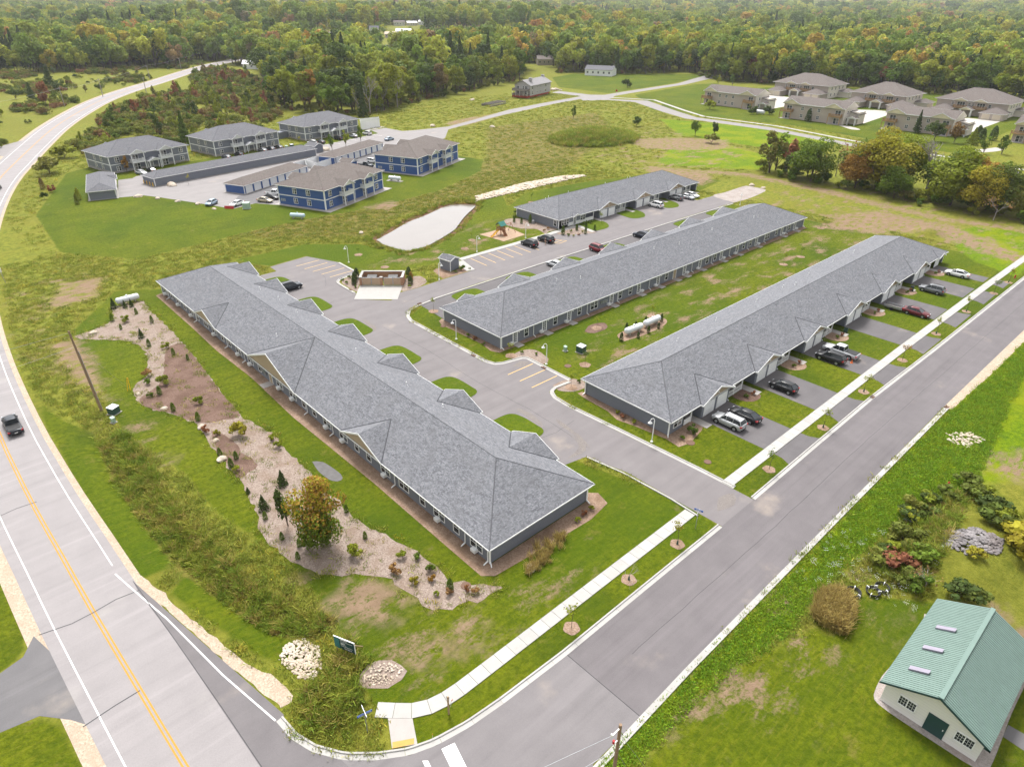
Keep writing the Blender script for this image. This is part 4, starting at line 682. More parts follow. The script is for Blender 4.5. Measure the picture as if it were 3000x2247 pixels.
# beige apartments on the rise (far): long fronts with end gables and timber balconies
def beige_front(label, loc, L=32.0, D=14.0):
    o = thing('apartment_house', label, 'apartment house', loc, -PI/2, 'two-storey apartment houses'); E = 7.2
    MB().box(0,0,0,L,D,E).obj('wall', 'beige_siding', o); MB().box(L,.02,0,L+.06,D,E).obj('end_wall', 'beige_light', o)
    rf = MB().add([(-.6,-.7,E),(L+.6,-.7,E),(L+.6,D+.7,E),(-.6,D+.7,E),(-.6,D/2,E+2.9),(L+.6,D/2,E+2.9)], [(0,1,5,4),(1,2,5),(2,3,4,5),(3,0,4)]).obj('roof', 'shingle_brown', o); f = MB().box(-.7,-.78,E-.25,L+.7,-.7,E+.06); f.obj('fascia', 'white', rf); MB().ext([(L+.63,-.7,E-.1),(L+.63,D+.7,E-.1),(L+.63,D/2,E+2.9)], (.05,0,0)).obj('gable_panel', 'beige_light', rf)
    for gx_ in (4.4, L-5):
        gable_roof(o, gx_, 4.6, -1.5, -.7, E, 'shingle_brown', .45, wallmat=M['cream'], wall_y=-1.2, valley=False)
    for bx in (2.4, L-3.6):
        b = MB().box(bx-3,-2.3,3.35,bx+3,0,3.65)
        for px_ in (bx-2.9, bx+2.9): trim_post(b, px_, -2.2, 0, 3.4, .14)
        b.obj('balcony', 'deck', o); r = MB(); rail(r, (bx-3,-2.25), (bx+3,-2.25), 3.6, 4.8, .25, .05); rail(r, (bx-3,-2.25), (bx-3,0), 3.6, 4.8, .25, .05); rail(r, (bx+3,-2.25), (bx+3,0), 3.6, 4.8, .25, .05); r.obj('balcony_rail', 'deck', o)
        window(o, bx+.6, 0, 5.0, 2.6, 2.3, 2, 0, False); window(o, bx+.4, 0, 1.35, 2.6, 2.4, 2, 0, False, 2); MB().box(bx-3,-2.8,.01,bx+3,0,.08).obj('patio', 'slab', o)
    for wx in (10, 14.3, 18.6): 
        for wz in (1.9, 5.3): window(o, wx, 0, wz, 1.3, 1.5, 2, 0, False, 3)
    for wy in (4, 8.5): 
        for wz in (1.9, 5.3): window(o, L+.06, wy, wz, 1.0, 1.4, 1, PI/2, False)
    a = MB().box(L,6.5,0,L+4.5,D,5.6); a.obj('side_wing', 'beige_light', o); MB().add([(L,6,5.6),(L+5,6,4.4),(L+5,D+.5,4.4),(L,D+.5,5.6),(L,6,5.75),(L+5,6,4.55),(L+5,D+.5,4.55),(L,D+.5,5.75)], [(0,1,5,4),(1,2,6,5),(2,3,7,6),(4,5,6,7)]).obj('wing_roof', 'shingle_brown', o); gable_roof(o, L+3.2, 2.2, 2.0, 6.6, 3.0, 'shingle_brown', .4, wallmat='white', back=6.6, valley=False); p = MB(); trim_post(p, L+1.5, 2.4, 0, 3, .25); trim_post(p, L+5, 2.4, 0, 3, .25); p.obj('porch_post', 'white_dull', o)
    return o
M['cream'] = siding('cream_gable', (.66, .58, .42), .2)
def beige_big(label, loc, W=35.0, D=25.0):
    o = thing('apartment_house', label, 'apartment house', loc, -PI/2, 'two-storey apartment houses'); E = 7.0
    MB().box(0,0,0,W,D,E).obj('wall', 'beige_siding', o); MB().box(W,.05,0,W+.06,D,E).obj('end_wall', 'beige_light', o); rf = hip_roof(o, -1.2, -1.2, W+1.2, D+1.2, E, 'shingle_brown', .4)
    for gx_ in (12, 21.5):
        gable_roof(o, gx_, 3.6, -2.4, -1.2, E, 'shingle_brown', .4, wallmat=M['cream'], valley=False); b = MB().box(gx_-3,-2.2,3.4,gx_+3,0,3.7); b.obj('balcony', 'deck', o); r = MB(); rail(r, (gx_-3,-2.2), (gx_+3,-2.2), 3.6, 4.9, .25, .05); rail(r, (gx_-3,-2.2), (gx_-3,0), 3.6, 4.9, .25, .05); rail(r, (gx_+3,-2.2), (gx_+3,0), 3.6, 4.9, .25, .05); r.obj('balcony_rail', 'deck', o); window(o, gx_, 0, 5.1, 3.6, 2.2, 3, 0, False)
    for wx in (8, 16, 17.8, 25.6): window(o, wx, 0, 5.3, 1.2, 1.5, 1, 0, False, 2)
    for wy in (5,10,15,20): window(o, W+.06, wy, 5.4, 1.3, 1.6, 1, PI/2, False); window(o, W+.06, wy, 1.9, 1.3, 1.6, 1, PI/2, False)
    gable_roof(o, 16.8, 3.2, -6.5, -.3, 3.3, 'shingle_brown', .45, wallmat=M['cream'], back=-.1, valley=False); p = MB(); trim_post(p, 14.2, -6.2, 0, 3.3, .35); trim_post(p, 19.4, -6.2, 0, 3.3, .35); p.obj('porch_post', 'white_dull', o)
    for ga, gb in ((1.2,9.4),(24.6,35.2)):
        MB().box(ga,-9.5,0,gb,0,3.0).obj('garage_wing', 'beige_siding', o); hip_roof(o, ga-.8, -10.3, gb+.8, 1.5, 3.0, 'shingle_brown', .42, name='wing_roof')
        for i in range(2): garage_door(o, ga+(gb-ga)*(.27+.46*i), -9.5, 3.5, 2.6, mat=M['cream_door'])
    MB().box(W,15,0,W+7,24,3).obj('garage_wing', 'beige_light', o); hip_roof(o, W-1, 14.2, W+7.8, 24.8, 3.0, 'shingle_brown', .42, name='wing_roof'); return o
M['cream_door'] = plain('cream_door', (.62, .54, .43), .6, var=.04)
for lab, loc, L_ in (('beige apartment house with timber balconies beside the propane tank', (367,233,0), 32.6),('middle front beige apartment house with timber balconies', (353,176.4,0), 31.2),('beige apartment house with timber balconies behind the orange trees', (359.5,128,0), 29),('beige apartment house cut off by the picture edge', (367,77,0), 30)): beige_front(lab, loc, L_)
for lab, loc, W_ in (('large hip-roofed beige apartment house nearest the cul-de-sac', (446,232,0), 35.5),('middle large hip-roofed beige apartment house', (430.5,175.5,0), 30),('large hip-roofed beige apartment house toward the picture edge', (438,132,0), 34)): beige_big(lab, loc, W_)
for p in ([(382,196),(436,196),(436,230),(414,232),(392,214),(384,206)], [(366,140),(420,145),(420,155),(400,180),(384,166),(372,150)], [(374,96),(428,97),(428,112),(400,122),(384,116),(376,104)], [(442,112),(470,138),(458,142),(440,124)]): sheet('concrete_drive', p, .012, 'conc_old')
sheet('concrete_drive', [tuple(q) for q in spline([(352.5,143),(350,137),(346,133),(343.5,136),(347,141),(352,147)], 2)], .015, 'conc_old'); sheet('concrete_drive', [tuple(q) for q in spline([(345,77),(338,79),(329,83),(328,78),(336,74),(345,73)], 2)], .015, 'conc_old')
# barn
bn = thing('barn', 'white barn with green ribbed metal roof and three skylights', 'barn', (48.15,-2.35,0)); bz = 2.62; bw = 7.35
MB().box(0,0,0,12.2,bw,bz).add([(0,0,bz),(0,bw,bz),(0,bw/2,bz+1.75),(12.2,0,bz),(12.2,bw,bz),(12.2,bw/2,bz+1.75)], [(0,1,2)[::-1],(3,4,5)]).obj('wall', 'barn_white', bn)
for s_ in (-1, 1):
    run = bw/2+.42; rise = 1.95; y_e = bw/2+s_*run; pan = MB().add([(-.55,y_e,bz-.08),(12.75,y_e,bz-.08),(12.75,bw/2,bz+rise),(-.55,bw/2,bz+rise),(-.55,y_e,bz-.16),(12.75,y_e,bz-.16),(12.75,bw/2,bz+rise-.08),(-.55,bw/2,bz+rise-.08)], [(0,1,2,3) if s_ < 0 else (3,2,1,0),(4,5,6,7) if s_ > 0 else (7,6,5,4),(0,4,5,1),(0,3,7,4),(1,5,6,2)]).obj('roof_panel', 'metal_roof', bn)
    rib = MB().add([(-.02,y_e,bz-.08),(.02,y_e,bz-.08),(.02,bw/2,bz+rise),(-.02,bw/2,bz+rise),(-.008,y_e,bz-.03),(.008,y_e,bz-.03),(.008,bw/2,bz+rise+.05),(-.008,bw/2,bz+rise+.05)], [(0,4,7,3),(1,2,6,5),(4,5,6,7),(0,1,5,4)]).mesh('rib', 'metal_roof')
    for x in np.arange(-.4, 12.7, .24): place('rib', rib, pan, (x,0,0))
    if s_ > 0:
        for x in (1.9, 5.0, 8.2): MB().add([(x-.2,y_e-1.2,bz+.55),(x+.26,y_e-1.2,bz+.55),(x+.26,y_e-2.6,bz+1.28),(x-.2,y_e-2.6,bz+1.28),(x-.2,y_e-1.2,bz+.72),(x+.26,y_e-1.2,bz+.72),(x+.26,y_e-2.6,bz+1.45),(x-.2,y_e-2.6,bz+1.45)], [(3,2,1,0)[::-1],(4,5,6,7)[::-1],(0,1,5,4),(1,2,6,5),(2,3,7,6),(3,0,4,7)]).obj('skylight', 'skylight', bn)
MB().box(-.55,bw/2-.18,bz+1.9,12.75,bw/2+.18,bz+2.02).obj('ridge_cap', 'metal_roof', bn); r = MB(); r.box(-.6,-.45,bz-.22,-.54,.0,bz-.05)
for s_ in (-1, 1): r.ext([(-.6,bw/2+s_*(bw/2+.45),bz-.26),(-.6,bw/2+s_*(bw/2+.45),bz-.06),(-.6,bw/2,bz+2.0),(-.6,bw/2,bz+1.78)], (.05,0,0))
r.obj('rake_board', 'green_door', bn); gd = MB().box(-.05,-.75,0,.0,.75,2.0).obj('door', 'green_door', bn, (0,3.2,.02)); MB().box(-.11,-.04,0,-.05,.04,.12).obj('handle', 'white', gd, (0,-.55,1.0))
def barn_win(y): 
    w0 = MB(); [w0.box(-.05,a,z0,0,b,z1) for a, b, z0, z1 in ((-.7,-.62,-.5,.5),(.62,.7,-.5,.5),(-.7,.7,.45,.55),(-.7,.7,-.55,-.45),(-.04,.04,-.5,.5))]
    for i in (-1, 1):
        for a in (-.11,.09): w0.box(-.035,i*.33+a,-.45,-.005,i*.33+a+.02,.45)
        for z_ in (-.16,.14): w0.box(-.032,i*.33-.29,z_,-.006,i*.33+.29,z_+.02)
    o = w0.obj('window', 'white', bn, (0,y,1.45)); [MB().box(-.025,i*.33-.29,-.45,-.003,i*.33+.29,.45).obj('pane', 'glass', o) for i in (-1, 1)]
barn_win(5.5); barn_win(1.2)
# house jacked up on red steel beams
hb = thing('raised_house', 'grey two-storey house on red beams with timber decks', 'house', (304.6,314.6,0), R(18.2)); HL, HD = 28.0, 10.5
bm_ = MB(); [bm_.box(x,y,.4,x2,y2,1.3) for x, y, x2, y2 in ((-3.4,.3,27,.8),(-3.4,5,27,5.5),(-3.4,9.6,27,10.1),(-3,-.2,-2.4,10.6),(8,-.2,8.6,10.6))]; bm_.obj('beam', 'rust', hb)
cr_ = MB(); [cr_.box(x,y,0,x+1.2,y+1.2,.4) for x in (-1,12,24) for y in (.2,8.8)]; cr_.obj('crib', 'old_wood', hb)
MB().box(0,0,1.3,HL,HD,7.1).add([(0,0,7.1),(0,HD,7.1),(0,HD/2,9.7),(HL,0,7.1),(HL,HD,7.1),(HL,HD/2,9.7)], [(0,2,1),(3,4,5)]).obj('wall', 'house_grey', hb)
MB().add([(-.6,-.7,6.95),(HL+.6,-.7,6.95),(HL+.6,HD/2,9.95),(-.6,HD/2,9.95),(HL+.6,HD+.7,6.95),(-.6,HD+.7,6.95)], [(0,1,2,3),(3,2,4,5)]).add([(-.6,-.7,6.8),(HL+.6,-.7,6.8),(HL+.6,HD/2,9.8),(-.6,HD/2,9.8),(HL+.6,HD+.7,6.8),(-.6,HD+.7,6.8)], [(3,2,1,0),(5,4,2,3)], 1).obj('roof', [shingle('pale_shingle', (.2, .19, .19), (.33, .32, .32), (.27, .26, .26)), 'white_dull'], hb)
for x, y in ((5.2,2.0),(26.6,4.6)): MB().box(x,y,7.2,x+1.5,y+1.8,10.9).obj('chimney', 'house_grey', hb)
for zz, mt in ((1.3,'rust'),(4.1,'old_wood')):
    MB().box(-3.6,0,zz,0,HD,zz+.25).obj('deck_floor', mt, hb); r = MB(); rail(r, (-3.55,0), (-3.55,HD), zz+.2, zz+1.4, .22, .05); rail(r, (-3.55,0.05), (0,.05), zz+.2, zz+1.4, .22, .05); rail(r, (-3.55,HD), (0,HD), zz+.2, zz+1.4, .22, .05); r.obj('deck_rail', 'old_wood', hb)
    for y, s_ in ((2.6,2),(4.6,1),(8.4,2)): window(hb, 0, y, zz+1.6, .9*s_, 1.7, s_, -PI/2, False)
    for x, ss in ((3.2,2),(9.5,1),(14,1),(21,3)): window(hb, x, 0, zz+1.5, .8*ss, 1.5 if ss > 1 else .9, ss, 0, False)
p = MB(); [trim_post(p, -3.5, y, 1.3, 4.3, .1) for y in (.1, 2.7, 5.3, 7.9, 10.4)]; p.obj('deck_post', 'white_dull', hb)
# houses glimpsed in the woods
def cottage(label, x, y, rz, L_, D_, E_, wallm, roofm, rise=2.2, z=0.0, door=False):
    o = thing('house', label, 'house', (x,y,z), rz, 'houses among the trees'); MB().box(0,0,0,L_,D_,E_).add([(0,0,E_),(0,D_,E_),(0,D_/2,E_+rise),(L_,0,E_),(L_,D_,E_),(L_,D_/2,E_+rise)], [(0,2,1),(3,4,5)]).obj('wall', wallm, o)
    MB().add([(-.6,-.6,E_-.1),(L_+.6,-.6,E_-.1),(L_+.6,D_/2,E_+rise+.2),(-.6,D_/2,E_+rise+.2),(L_+.6,D_+.6,E_-.1),(-.6,D_+.6,E_-.1)], [(0,1,2,3),(3,2,4,5)]).obj('roof', roofm, o)
    for i in range(max(2, int(L_/4))): window(o, (i+.5)*L_/max(2, int(L_/4)), 0, E_*.55, 1.4, 1.4, 1, 0, False)
    for i in range(2): window(o, 0, D_*(.3+.4*i), E_*.55, 1.2, 1.3, 1, -PI/2, False)
    return o
# ------------------------------------------------------------------ vehicles
def loft(mb, rings, mi=0, smooth=True):
    n = len(rings[0]); vs = [p for r in rings for p in r]
    mb.add(vs, [(k*n+i, k*n+(i+1)%n, (k+1)*n+(i+1)%n, (k+1)*n+i) for k in range(len(rings)-1) for i in range(n)], mi, smooth); mb.add(vs, [tuple(range(n-1,-1,-1)), tuple(range((len(rings)-1)*n, len(rings)*n))], mi)
def body_ring(x, zb, zt, w_, cr=.04): return [(x,-w_*.9,zb),(x,-w_,zb+.12),(x,-w_*1.02,zb+(zt-zb)*.55),(x,-w_*.95,zt-.05),(x,-w_*.84,zt),(x,0,zt+cr),(x,w_*.84,zt),(x,w_*.95,zt-.05),(x,w_*1.02,zb+(zt-zb)*.55),(x,w_,zb+.12),(x,w_*.9,zb)]
CARS = dict(
 sedan=dict(st=[(-2.37,.48,.84,.74),(-2.25,.32,.97,.83),(-1.7,.24,1.03,.89),(-.9,.21,.99,.91),(.5,.21,.96,.91),(1.1,.21,.95,.9),(1.75,.22,.86,.88),(2.15,.28,.76,.82),(2.37,.42,.62,.66)], gh=[(1.2,.78,.94),(-1.9,.76,1.02)], rf=[(.28,.56,1.42),(-1.02,.55,1.43)], wb=(1.4,-1.38), wr=.33, w=.91),
 suv=dict(st=[(-2.38,.5,1.0,.8),(-2.3,.34,1.12,.88),(-1.7,.27,1.14,.93),(-.6,.25,1.1,.95),(.6,.25,1.08,.95),(1.1,.25,1.07,.94),(1.8,.27,1.0,.92),(2.2,.33,.9,.86),(2.38,.45,.74,.72)], gh=[(1.15,.82,1.06),(-2.28,.8,1.12)], rf=[(.42,.63,1.68),(-1.9,.62,1.66)], wb=(1.45,-1.4), wr=.37, w=.95),
 hatch=dict(st=[(-2.1,.48,.95,.76),(-2.0,.32,1.06,.84),(-1.4,.24,1.08,.88),(-.5,.22,1.03,.9),(.6,.22,1.0,.9),(1.1,.22,.98,.89),(1.65,.24,.9,.86),(2.0,.3,.8,.8),(2.12,.42,.66,.66)], gh=[(1.15,.78,.98),(-1.98,.76,1.06)], rf=[(.3,.58,1.5),(-1.35,.56,1.5)], wb=(1.3,-1.28), wr=.33, w=.9),
 pickup=dict(st=[(-2.9,.52,1.02,.9),(-2.82,.4,1.08,.96),(-1.0,.36,1.1,.98),(-.4,.34,1.12,.98),(1.2,.34,1.12,.98),(1.7,.35,1.12,.96),(2.5,.37,1.06,.94),(2.8,.42,.98,.9),(2.92,.52,.84,.8)], gh=[(1.45,.84,1.12),(-.72,.84,1.12)], rf=[(.72,.68,1.82),(-.55,.68,1.82)], wb=(1.85,-1.75), wr=.41, w=.98))
def make_car(kind, paintm, label, loc, rz, group=None, sc=1.0):
    c = CARS[kind]; o = thing({'sedan':'sedan_car','suv':'suv_car','hatch':'hatchback_car','pickup':'pickup_truck'}[kind], label, 'pickup' if kind == 'pickup' else 'car', (*loc, 0), rz, group or 'parked cars', sc)
    def parts():
        b = MB(); loft(b, [body_ring(*s_) for s_ in c['st']])
        for x in c['wb']:
            for s_ in (-1, 1): b.cyl((x,s_*(c['w']*.9),c['wr']+.02),(x,s_*(c['w']*1.02+.012),c['wr']+.02),c['wr']+.07,None,16,1)
        xs = c['st']; b.box(xs[0][0]-.02,-.6,.34,xs[0][0]+.1,.6,.46,1); b.box(xs[-1][0]-.08,-.5,.36,xs[-1][0]+.015,.5,.5,1)
        if kind == 'pickup': b.box(-2.72,-.8,1.0,-.86,.8,1.165,1)
        b.box(-1.1,-c['w']*1.04,.3,1.1,-c['w']*.98,.36,1); b.box(-1.1,c['w']*.98,.3,1.1,c['w']*1.04,.36,1)
        (g0x,g0w,g0z),(g1x,g1w,g1z) = c['gh']; (r0x,r0w,r0z),(r1x,r1w,r1z) = c['rf']; V = [(g0x,-g0w,g0z),(g0x,g0w,g0z),(g1x,g1w,g1z),(g1x,-g1w,g1z),(r0x,-r0w,r0z),(r0x,r0w,r0z),(r1x,r1w,r1z),(r1x,-r1w,r1z)]
        gl = {n_: MB().ext([V[i] for i in f], tuple(-.02*v for v in nrm)).mesh(n_, 'car_glass') for n_, f, nrm in (('windscreen',(0,1,5,4),(1,0,1)),('rear_window',(2,3,7,6),(-1,0,1)),('side_window',(1,2,6,5),(0,1,.4)),('side_window',(3,0,4,7),(0,-1,.4)))} if False else None
        glz = [(n_, MB().add([V[i] for i in f], [(0,1,2,3)]).mesh(n_, 'car_glass')) for n_, f in (('windscreen',(0,1,5,4)),('rear_window',(2,3,7,6)),('side_window',(1,2,6,5)),('side_window',(3,0,4,7)))]
        r = MB(); cr = .05; loft(r, [[(x,-w_-.01,z-.02),(x,-w_-.01,z+.01),(x,-w_*.6,z+cr),(x,0,z+cr*1.2),(x,w_*.6,z+cr),(x,w_+.01,z+.01),(x,w_+.01,z-.02)] for x, w_, z in ((r1x-.06,r1w*.94,r1z-.03),(r1x+.1,r1w,r1z),((r0x+r1x)/2,(r0w+r1w)/2+.01,(r0z+r1z)/2+.03),(r0x-.08,r0w,r0z),(r0x+.06,r0w*.95,r0z-.03))])
        for a, q in ((0,4),(1,5),(2,6),(3,7)): r.cyl(V[a], V[q], .045, None, 5)
        mids = [(.12 if kind != 'pickup' else .2)]+([-.95] if kind in ('suv','hatch') else [])
        for s_ in (-1, 1):
            for mx in mids:
                t = (g0x-mx)/(g0x-g1x); u = np.clip((r0x-mx)/(r0x-r1x),0,1); r.cyl((mx,s_*(g0w+(g1w-g0w)*t),g0z+(g1z-g0z)*t), (r0x+(r1x-r0x)*u,s_*(r0w+(r1w-r0w)*u),r0z), .04, None, 5)
            r.box(g0x-.25,s_*(g0w+.06),g0z+.02,g0x-.1,s_*(g0w+.22),g0z+.16)
        if kind == 'suv': 
            for s_ in (-1, 1): r.box(r1x+.2,s_*(r0w-.1)-.02,r0z+.06,r0x-.3,s_*(r0w-.1)+.02,r0z+.1,1)
        ty = MB().cyl((0,-.12,0),(0,.12,0),c['wr'],None,18); rm = MB().cyl((0,-.135,0),(0,.135,0),c['wr']*.62,None,10)
        for k in range(5): a = 2*PI*k/5; rm.box(0,0,0,0,0,0) if False else rm.cyl((0,-.14,0),(math.cos(a)*c['wr']*.55,-.14,math.sin(a)*c['wr']*.55),.03,None,4)
        hz, tz = xs[-2][2], xs[1][2]
        hl = MB().box(xs[-2][0]-.12,-.16,hz-.16,xs[-2][0]+.12,.16,hz-.02); tl = MB().box(xs[0][0]-.02,-.15,tz-.26,xs[1][0]+.14,.15,tz-.06); pl = MB().box(xs[0][0]-.03,-.2,.6,xs[0][0]+.02,.2,.72)
        return dict(body=b.mesh('body', ['paint_white','black']), roof=r.mesh('roof', ['paint_white','black']), glz=glz, ty=ty.mesh('wheel','rubber'), rm=rm.mesh('rim','steel'), hl=hl.mesh('headlight','lamp_clear'), tl=tl.mesh('taillight','lamp_red'), pl=pl.mesh('number_plate','white_dull'))
    P = cached(('car',kind), parts)
    for n_ in ('body', 'roof'): mats_obj(place(n_, P[n_], o), {0: paintm})
    for n_, me in P['glz']: place(n_, me, o)
    for x in c['wb']:
        for s_ in (-1, 1): wh = place('wheel', P['ty'], o, (x,s_*(c['w']-.09),c['wr'])); place('rim', P['rm'], wh)
    xs = c['st']
    for s_ in (-1, 1): place('headlight', P['hl'], o, (0,s_*(xs[-2][3]-.2),0)); place('taillight', P['tl'], o, (0,s_*(xs[1][3]-.13),0))
    place('number_plate', P['pl'], o); return o
M['car_glass'] = glassmat('car_glass', (.02, .024, .028), .04)
for n_, c_, mt in (('white',(.72,.72,.71),0),('silver',(.42,.43,.44),.35),('grey',(.15,.155,.165),.35),('black',(.008,.008,.01),0),('dark',(.02,.024,.032),.2),('red',(.10,.008,.012),.1),('maroon',(.16,.012,.018),.1),('pale_blue',(.28,.36,.44),.3),('beige',(.42,.36,.26),.3),('blue_black',(.012,.016,.03),.2)): M['paint_'+n_] = paint('paint_'+n_, c_, mt)
H_ = PI/2
for kind, pm, lab, x, y, a in (
 ('suv','silver','silver SUV in the first driveway by the pavement corner',76.4,37.2,H_),('sedan','black','black sedan beside the silver SUV in the first driveway',79.6,36.6,H_),('hatch','black','black hatchback alone in the second driveway',91.4,36.9,H_),
 ('suv','black','black SUV next to the silver pickup truck',106.3,36.4,H_),('pickup','silver','silver pickup truck with dark bed cover in the third driveway',109.8,36.2,H_),('sedan','red','dark red sedan in front of the utility trailer',137.2,33.9,-H_),
 ('suv','grey','grey SUV beside a green wheeled bin',152,36.2,H_),('sedan','white','white sedan in the farthest driveway of the street row',166.4,35.9,H_),
 ('suv','dark','dark SUV half hidden behind a garage gable of the highway row',53.9,125.3,0),('sedan','silver','silver sedan half hidden by a gable of the middle row',104.4,98.6,H_),('suv','maroon','red SUV half hidden by a gable of the middle row',119.6,99.0,-H_),('suv','blue_black','dark SUV peeping out behind the middle row gable',136,98.9,H_),
 ('suv','black','black SUV in the bays nearest the playground',110.2,113.0,H_),('suv','black','black SUV with white door sign and person beside it',115.6,112.7,H_),('suv','white','white SUV in front of the short row garage doors',162.3,114.2,H_),('suv','grey','grey SUV parked in the last drive of the short row',173.6,115.2,H_),
 ('sedan','silver','silver car beside the white sedan at the lane end',177.2,113.6,-H_),('sedan','white','white sedan by the end wall of the short row',180.0,113.9,-H_),
 ('sedan','silver','silver sedan in front of the first grey apartment house',64.2,253.6,R(-70)),('sedan','black','black sedan behind the end of the long garage roof',67.8,255.2,R(100)),('sedan','blue_black','dark blue sedan just above the long garage ridge',96,260.6,R(100)),('hatch','black','black hatchback by the middle grey apartment entrance',101.4,262,R(100)),
 ('hatch','pale_blue','pale blue hatchback beside the row of boulders',66.9,200.2,R(215)),('sedan','white','white sedan by the red snow plough blade',72,194.6,R(205)),('sedan','beige','beige sedan at the corner of the blue apartment house',79.8,193.0,R(-60)),('sedan','black','black sedan between beige car and white pickup',82.8,195,R(-60)),('pickup','white','white pickup beside the blue apartment wall',85.4,198.4,R(-60)),
 ('pickup','dark','dark pickup with open bed between the blue houses',127.3,214.6,R(-65)),('suv','white','white SUV by the far blue apartment house',132.8,218.6,R(-65)),('suv','white','white SUV parked by the small tree at the lot edge',133.6,265.4,R(100)),('sedan','black','black sedan beside the white SUV at the lot edge',137.2,265.2,R(100)),('suv','black','black SUV in front of the third grey apartment house',146.8,267.6,R(100)),
 ('sedan','silver','silver sedan in the bays near the young street trees',154.6,268.6,R(100)),('suv','white','white SUV nearest the white dumpster enclosure',162.2,269.8,R(100)),('sedan','pale_blue','pale blue sedan driving through the apartment lot',162.4,252.6,R(15)),
 ('sedan','grey','dark grey sedan leftmost of three behind the garage roof',111.6,264,R(100)),('sedan','blue_black','dark sedan middle of three behind the garage roof',115.3,264.8,R(100)),('sedan','black','black sedan rightmost of three behind the garage roof',119,265.4,R(100))): make_car(kind, 'paint_'+pm, lab, (x,y), a)
make_car('pickup', 'paint_dark', 'dark pickup driving away along the highway', (1.65,103.2), R(90), 'moving vehicles', .92)
make_car('sedan', 'paint_black', 'dark car at the picture edge on the highway bend', (24.4,260.5), R(72), 'moving vehicles')
t = thing('utility_trailer', 'small grey utility trailer behind the dark red sedan', 'trailer', (136.8,38,0), -H_)
MB().box(-1.5,-.75,.45,1.5,.75,.52).obj('deck', 'old_wood', t); r = MB(); [r.box(*v) for v in ((-1.5,-.78,.52,1.5,-.74,.95),(-1.5,.74,.52,1.5,.78,.95),(1.46,-.74,.52,1.5,.74,.95))]; r.obj('side_rail', 'steel', t); MB().box(-2.6,-.04,.4,-1.5,.04,.48).obj('tongue', 'steel', t) if False else MB().box(1.5,-.04,.4,2.5,.04,.48).obj('tongue', 'steel', t)
for s_ in (-1, 1): MB().cyl((0,s_*.86-.08,.3),(0,s_*.86+.08,.3),.3,None,12).obj('wheel', 'rubber', t)
# ------------------------------------------------------------------ one person, in dark shirt and khaki trousers, beside the SUV
ps = thing('person', 'person in dark top and khaki trousers beside the black SUV', 'person', (113.75,111.0,0), R(60))
def skin_mesh(name, verts, edges, rad, mat, root=0):
    me = bpy.data.meshes.new(name); me.from_pydata(verts, edges, []); o = bpy.data.objects.new(name, me); COL.objects.link(o); sk = o.modifiers.new('skin', 'SKIN'); sk.use_smooth_shade = True; o.modifiers.new('sub', 'SUBSURF').levels = 1; o.modifiers['sub'].render_levels = 1
    for v, r_ in zip(me.skin_vertices[0].data, rad): v.radius = (r_, r_)
    me.skin_vertices[0].data[root].use_root = True; me.materials.append(M[mat]); return o
b = skin_mesh('body', [(0,0,.95),(0,0,1.15),(0,0,1.4),(0,0,1.52),(0,.02,1.64),(0,.01,1.76),(.1,0,.9),(.11,.02,.5),(.1,-.02,.09),(.1,.13,.05),(-.1,0,.9),(-.11,.0,.5),(-.11,-.04,.09),(-.12,.11,.05),(.2,0,1.4),(.27,.03,1.12),(.24,.2,.95),(.23,.28,.92),(-.2,0,1.4),(-.27,.0,1.12),(-.26,.1,.88),(-.26,.14,.8)],
 [(0,1),(1,2),(2,3),(3,4),(4,5),(0,6),(6,7),(7,8),(8,9),(0,10),(10,11),(11,12),(12,13),(2,14),(14,15),(15,16),(16,17),(2,18),(18,19),(19,20),(20,21)], [.15,.14,.16,.065,.1,.08,.1,.07,.05,.045,.1,.07,.05,.045,.07,.05,.038,.035,.07,.05,.038,.035], 'skin'); b.parent = ps
sh_ = skin_mesh('shirt', [(0,0,.95),(0,0,1.15),(0,0,1.42),(.2,0,1.41),(.26,.02,1.18),(-.2,0,1.41),(-.26,0,1.18)], [(0,1),(1,2),(2,3),(3,4),(2,5),(5,6)], [.165,.16,.175,.085,.07,.085,.07], 'dark_cloth'); sh_.parent = ps
tr_ = skin_mesh('trousers', [(0,0,.96),(.1,0,.88),(.11,.02,.5),(.1,-.02,.1),(-.1,0,.88),(-.11,0,.5),(-.11,-.04,.1)], [(0,1),(1,2),(2,3),(0,4),(4,5),(5,6)], [.165,.115,.088,.075,.115,.088,.075], 'khaki'); tr_.parent = ps
h_ = skin_mesh('hair', [(0,-.03,1.68),(0,0,1.8)], [(0,1)], [.095,.085], 'hair'); h_.parent = ps
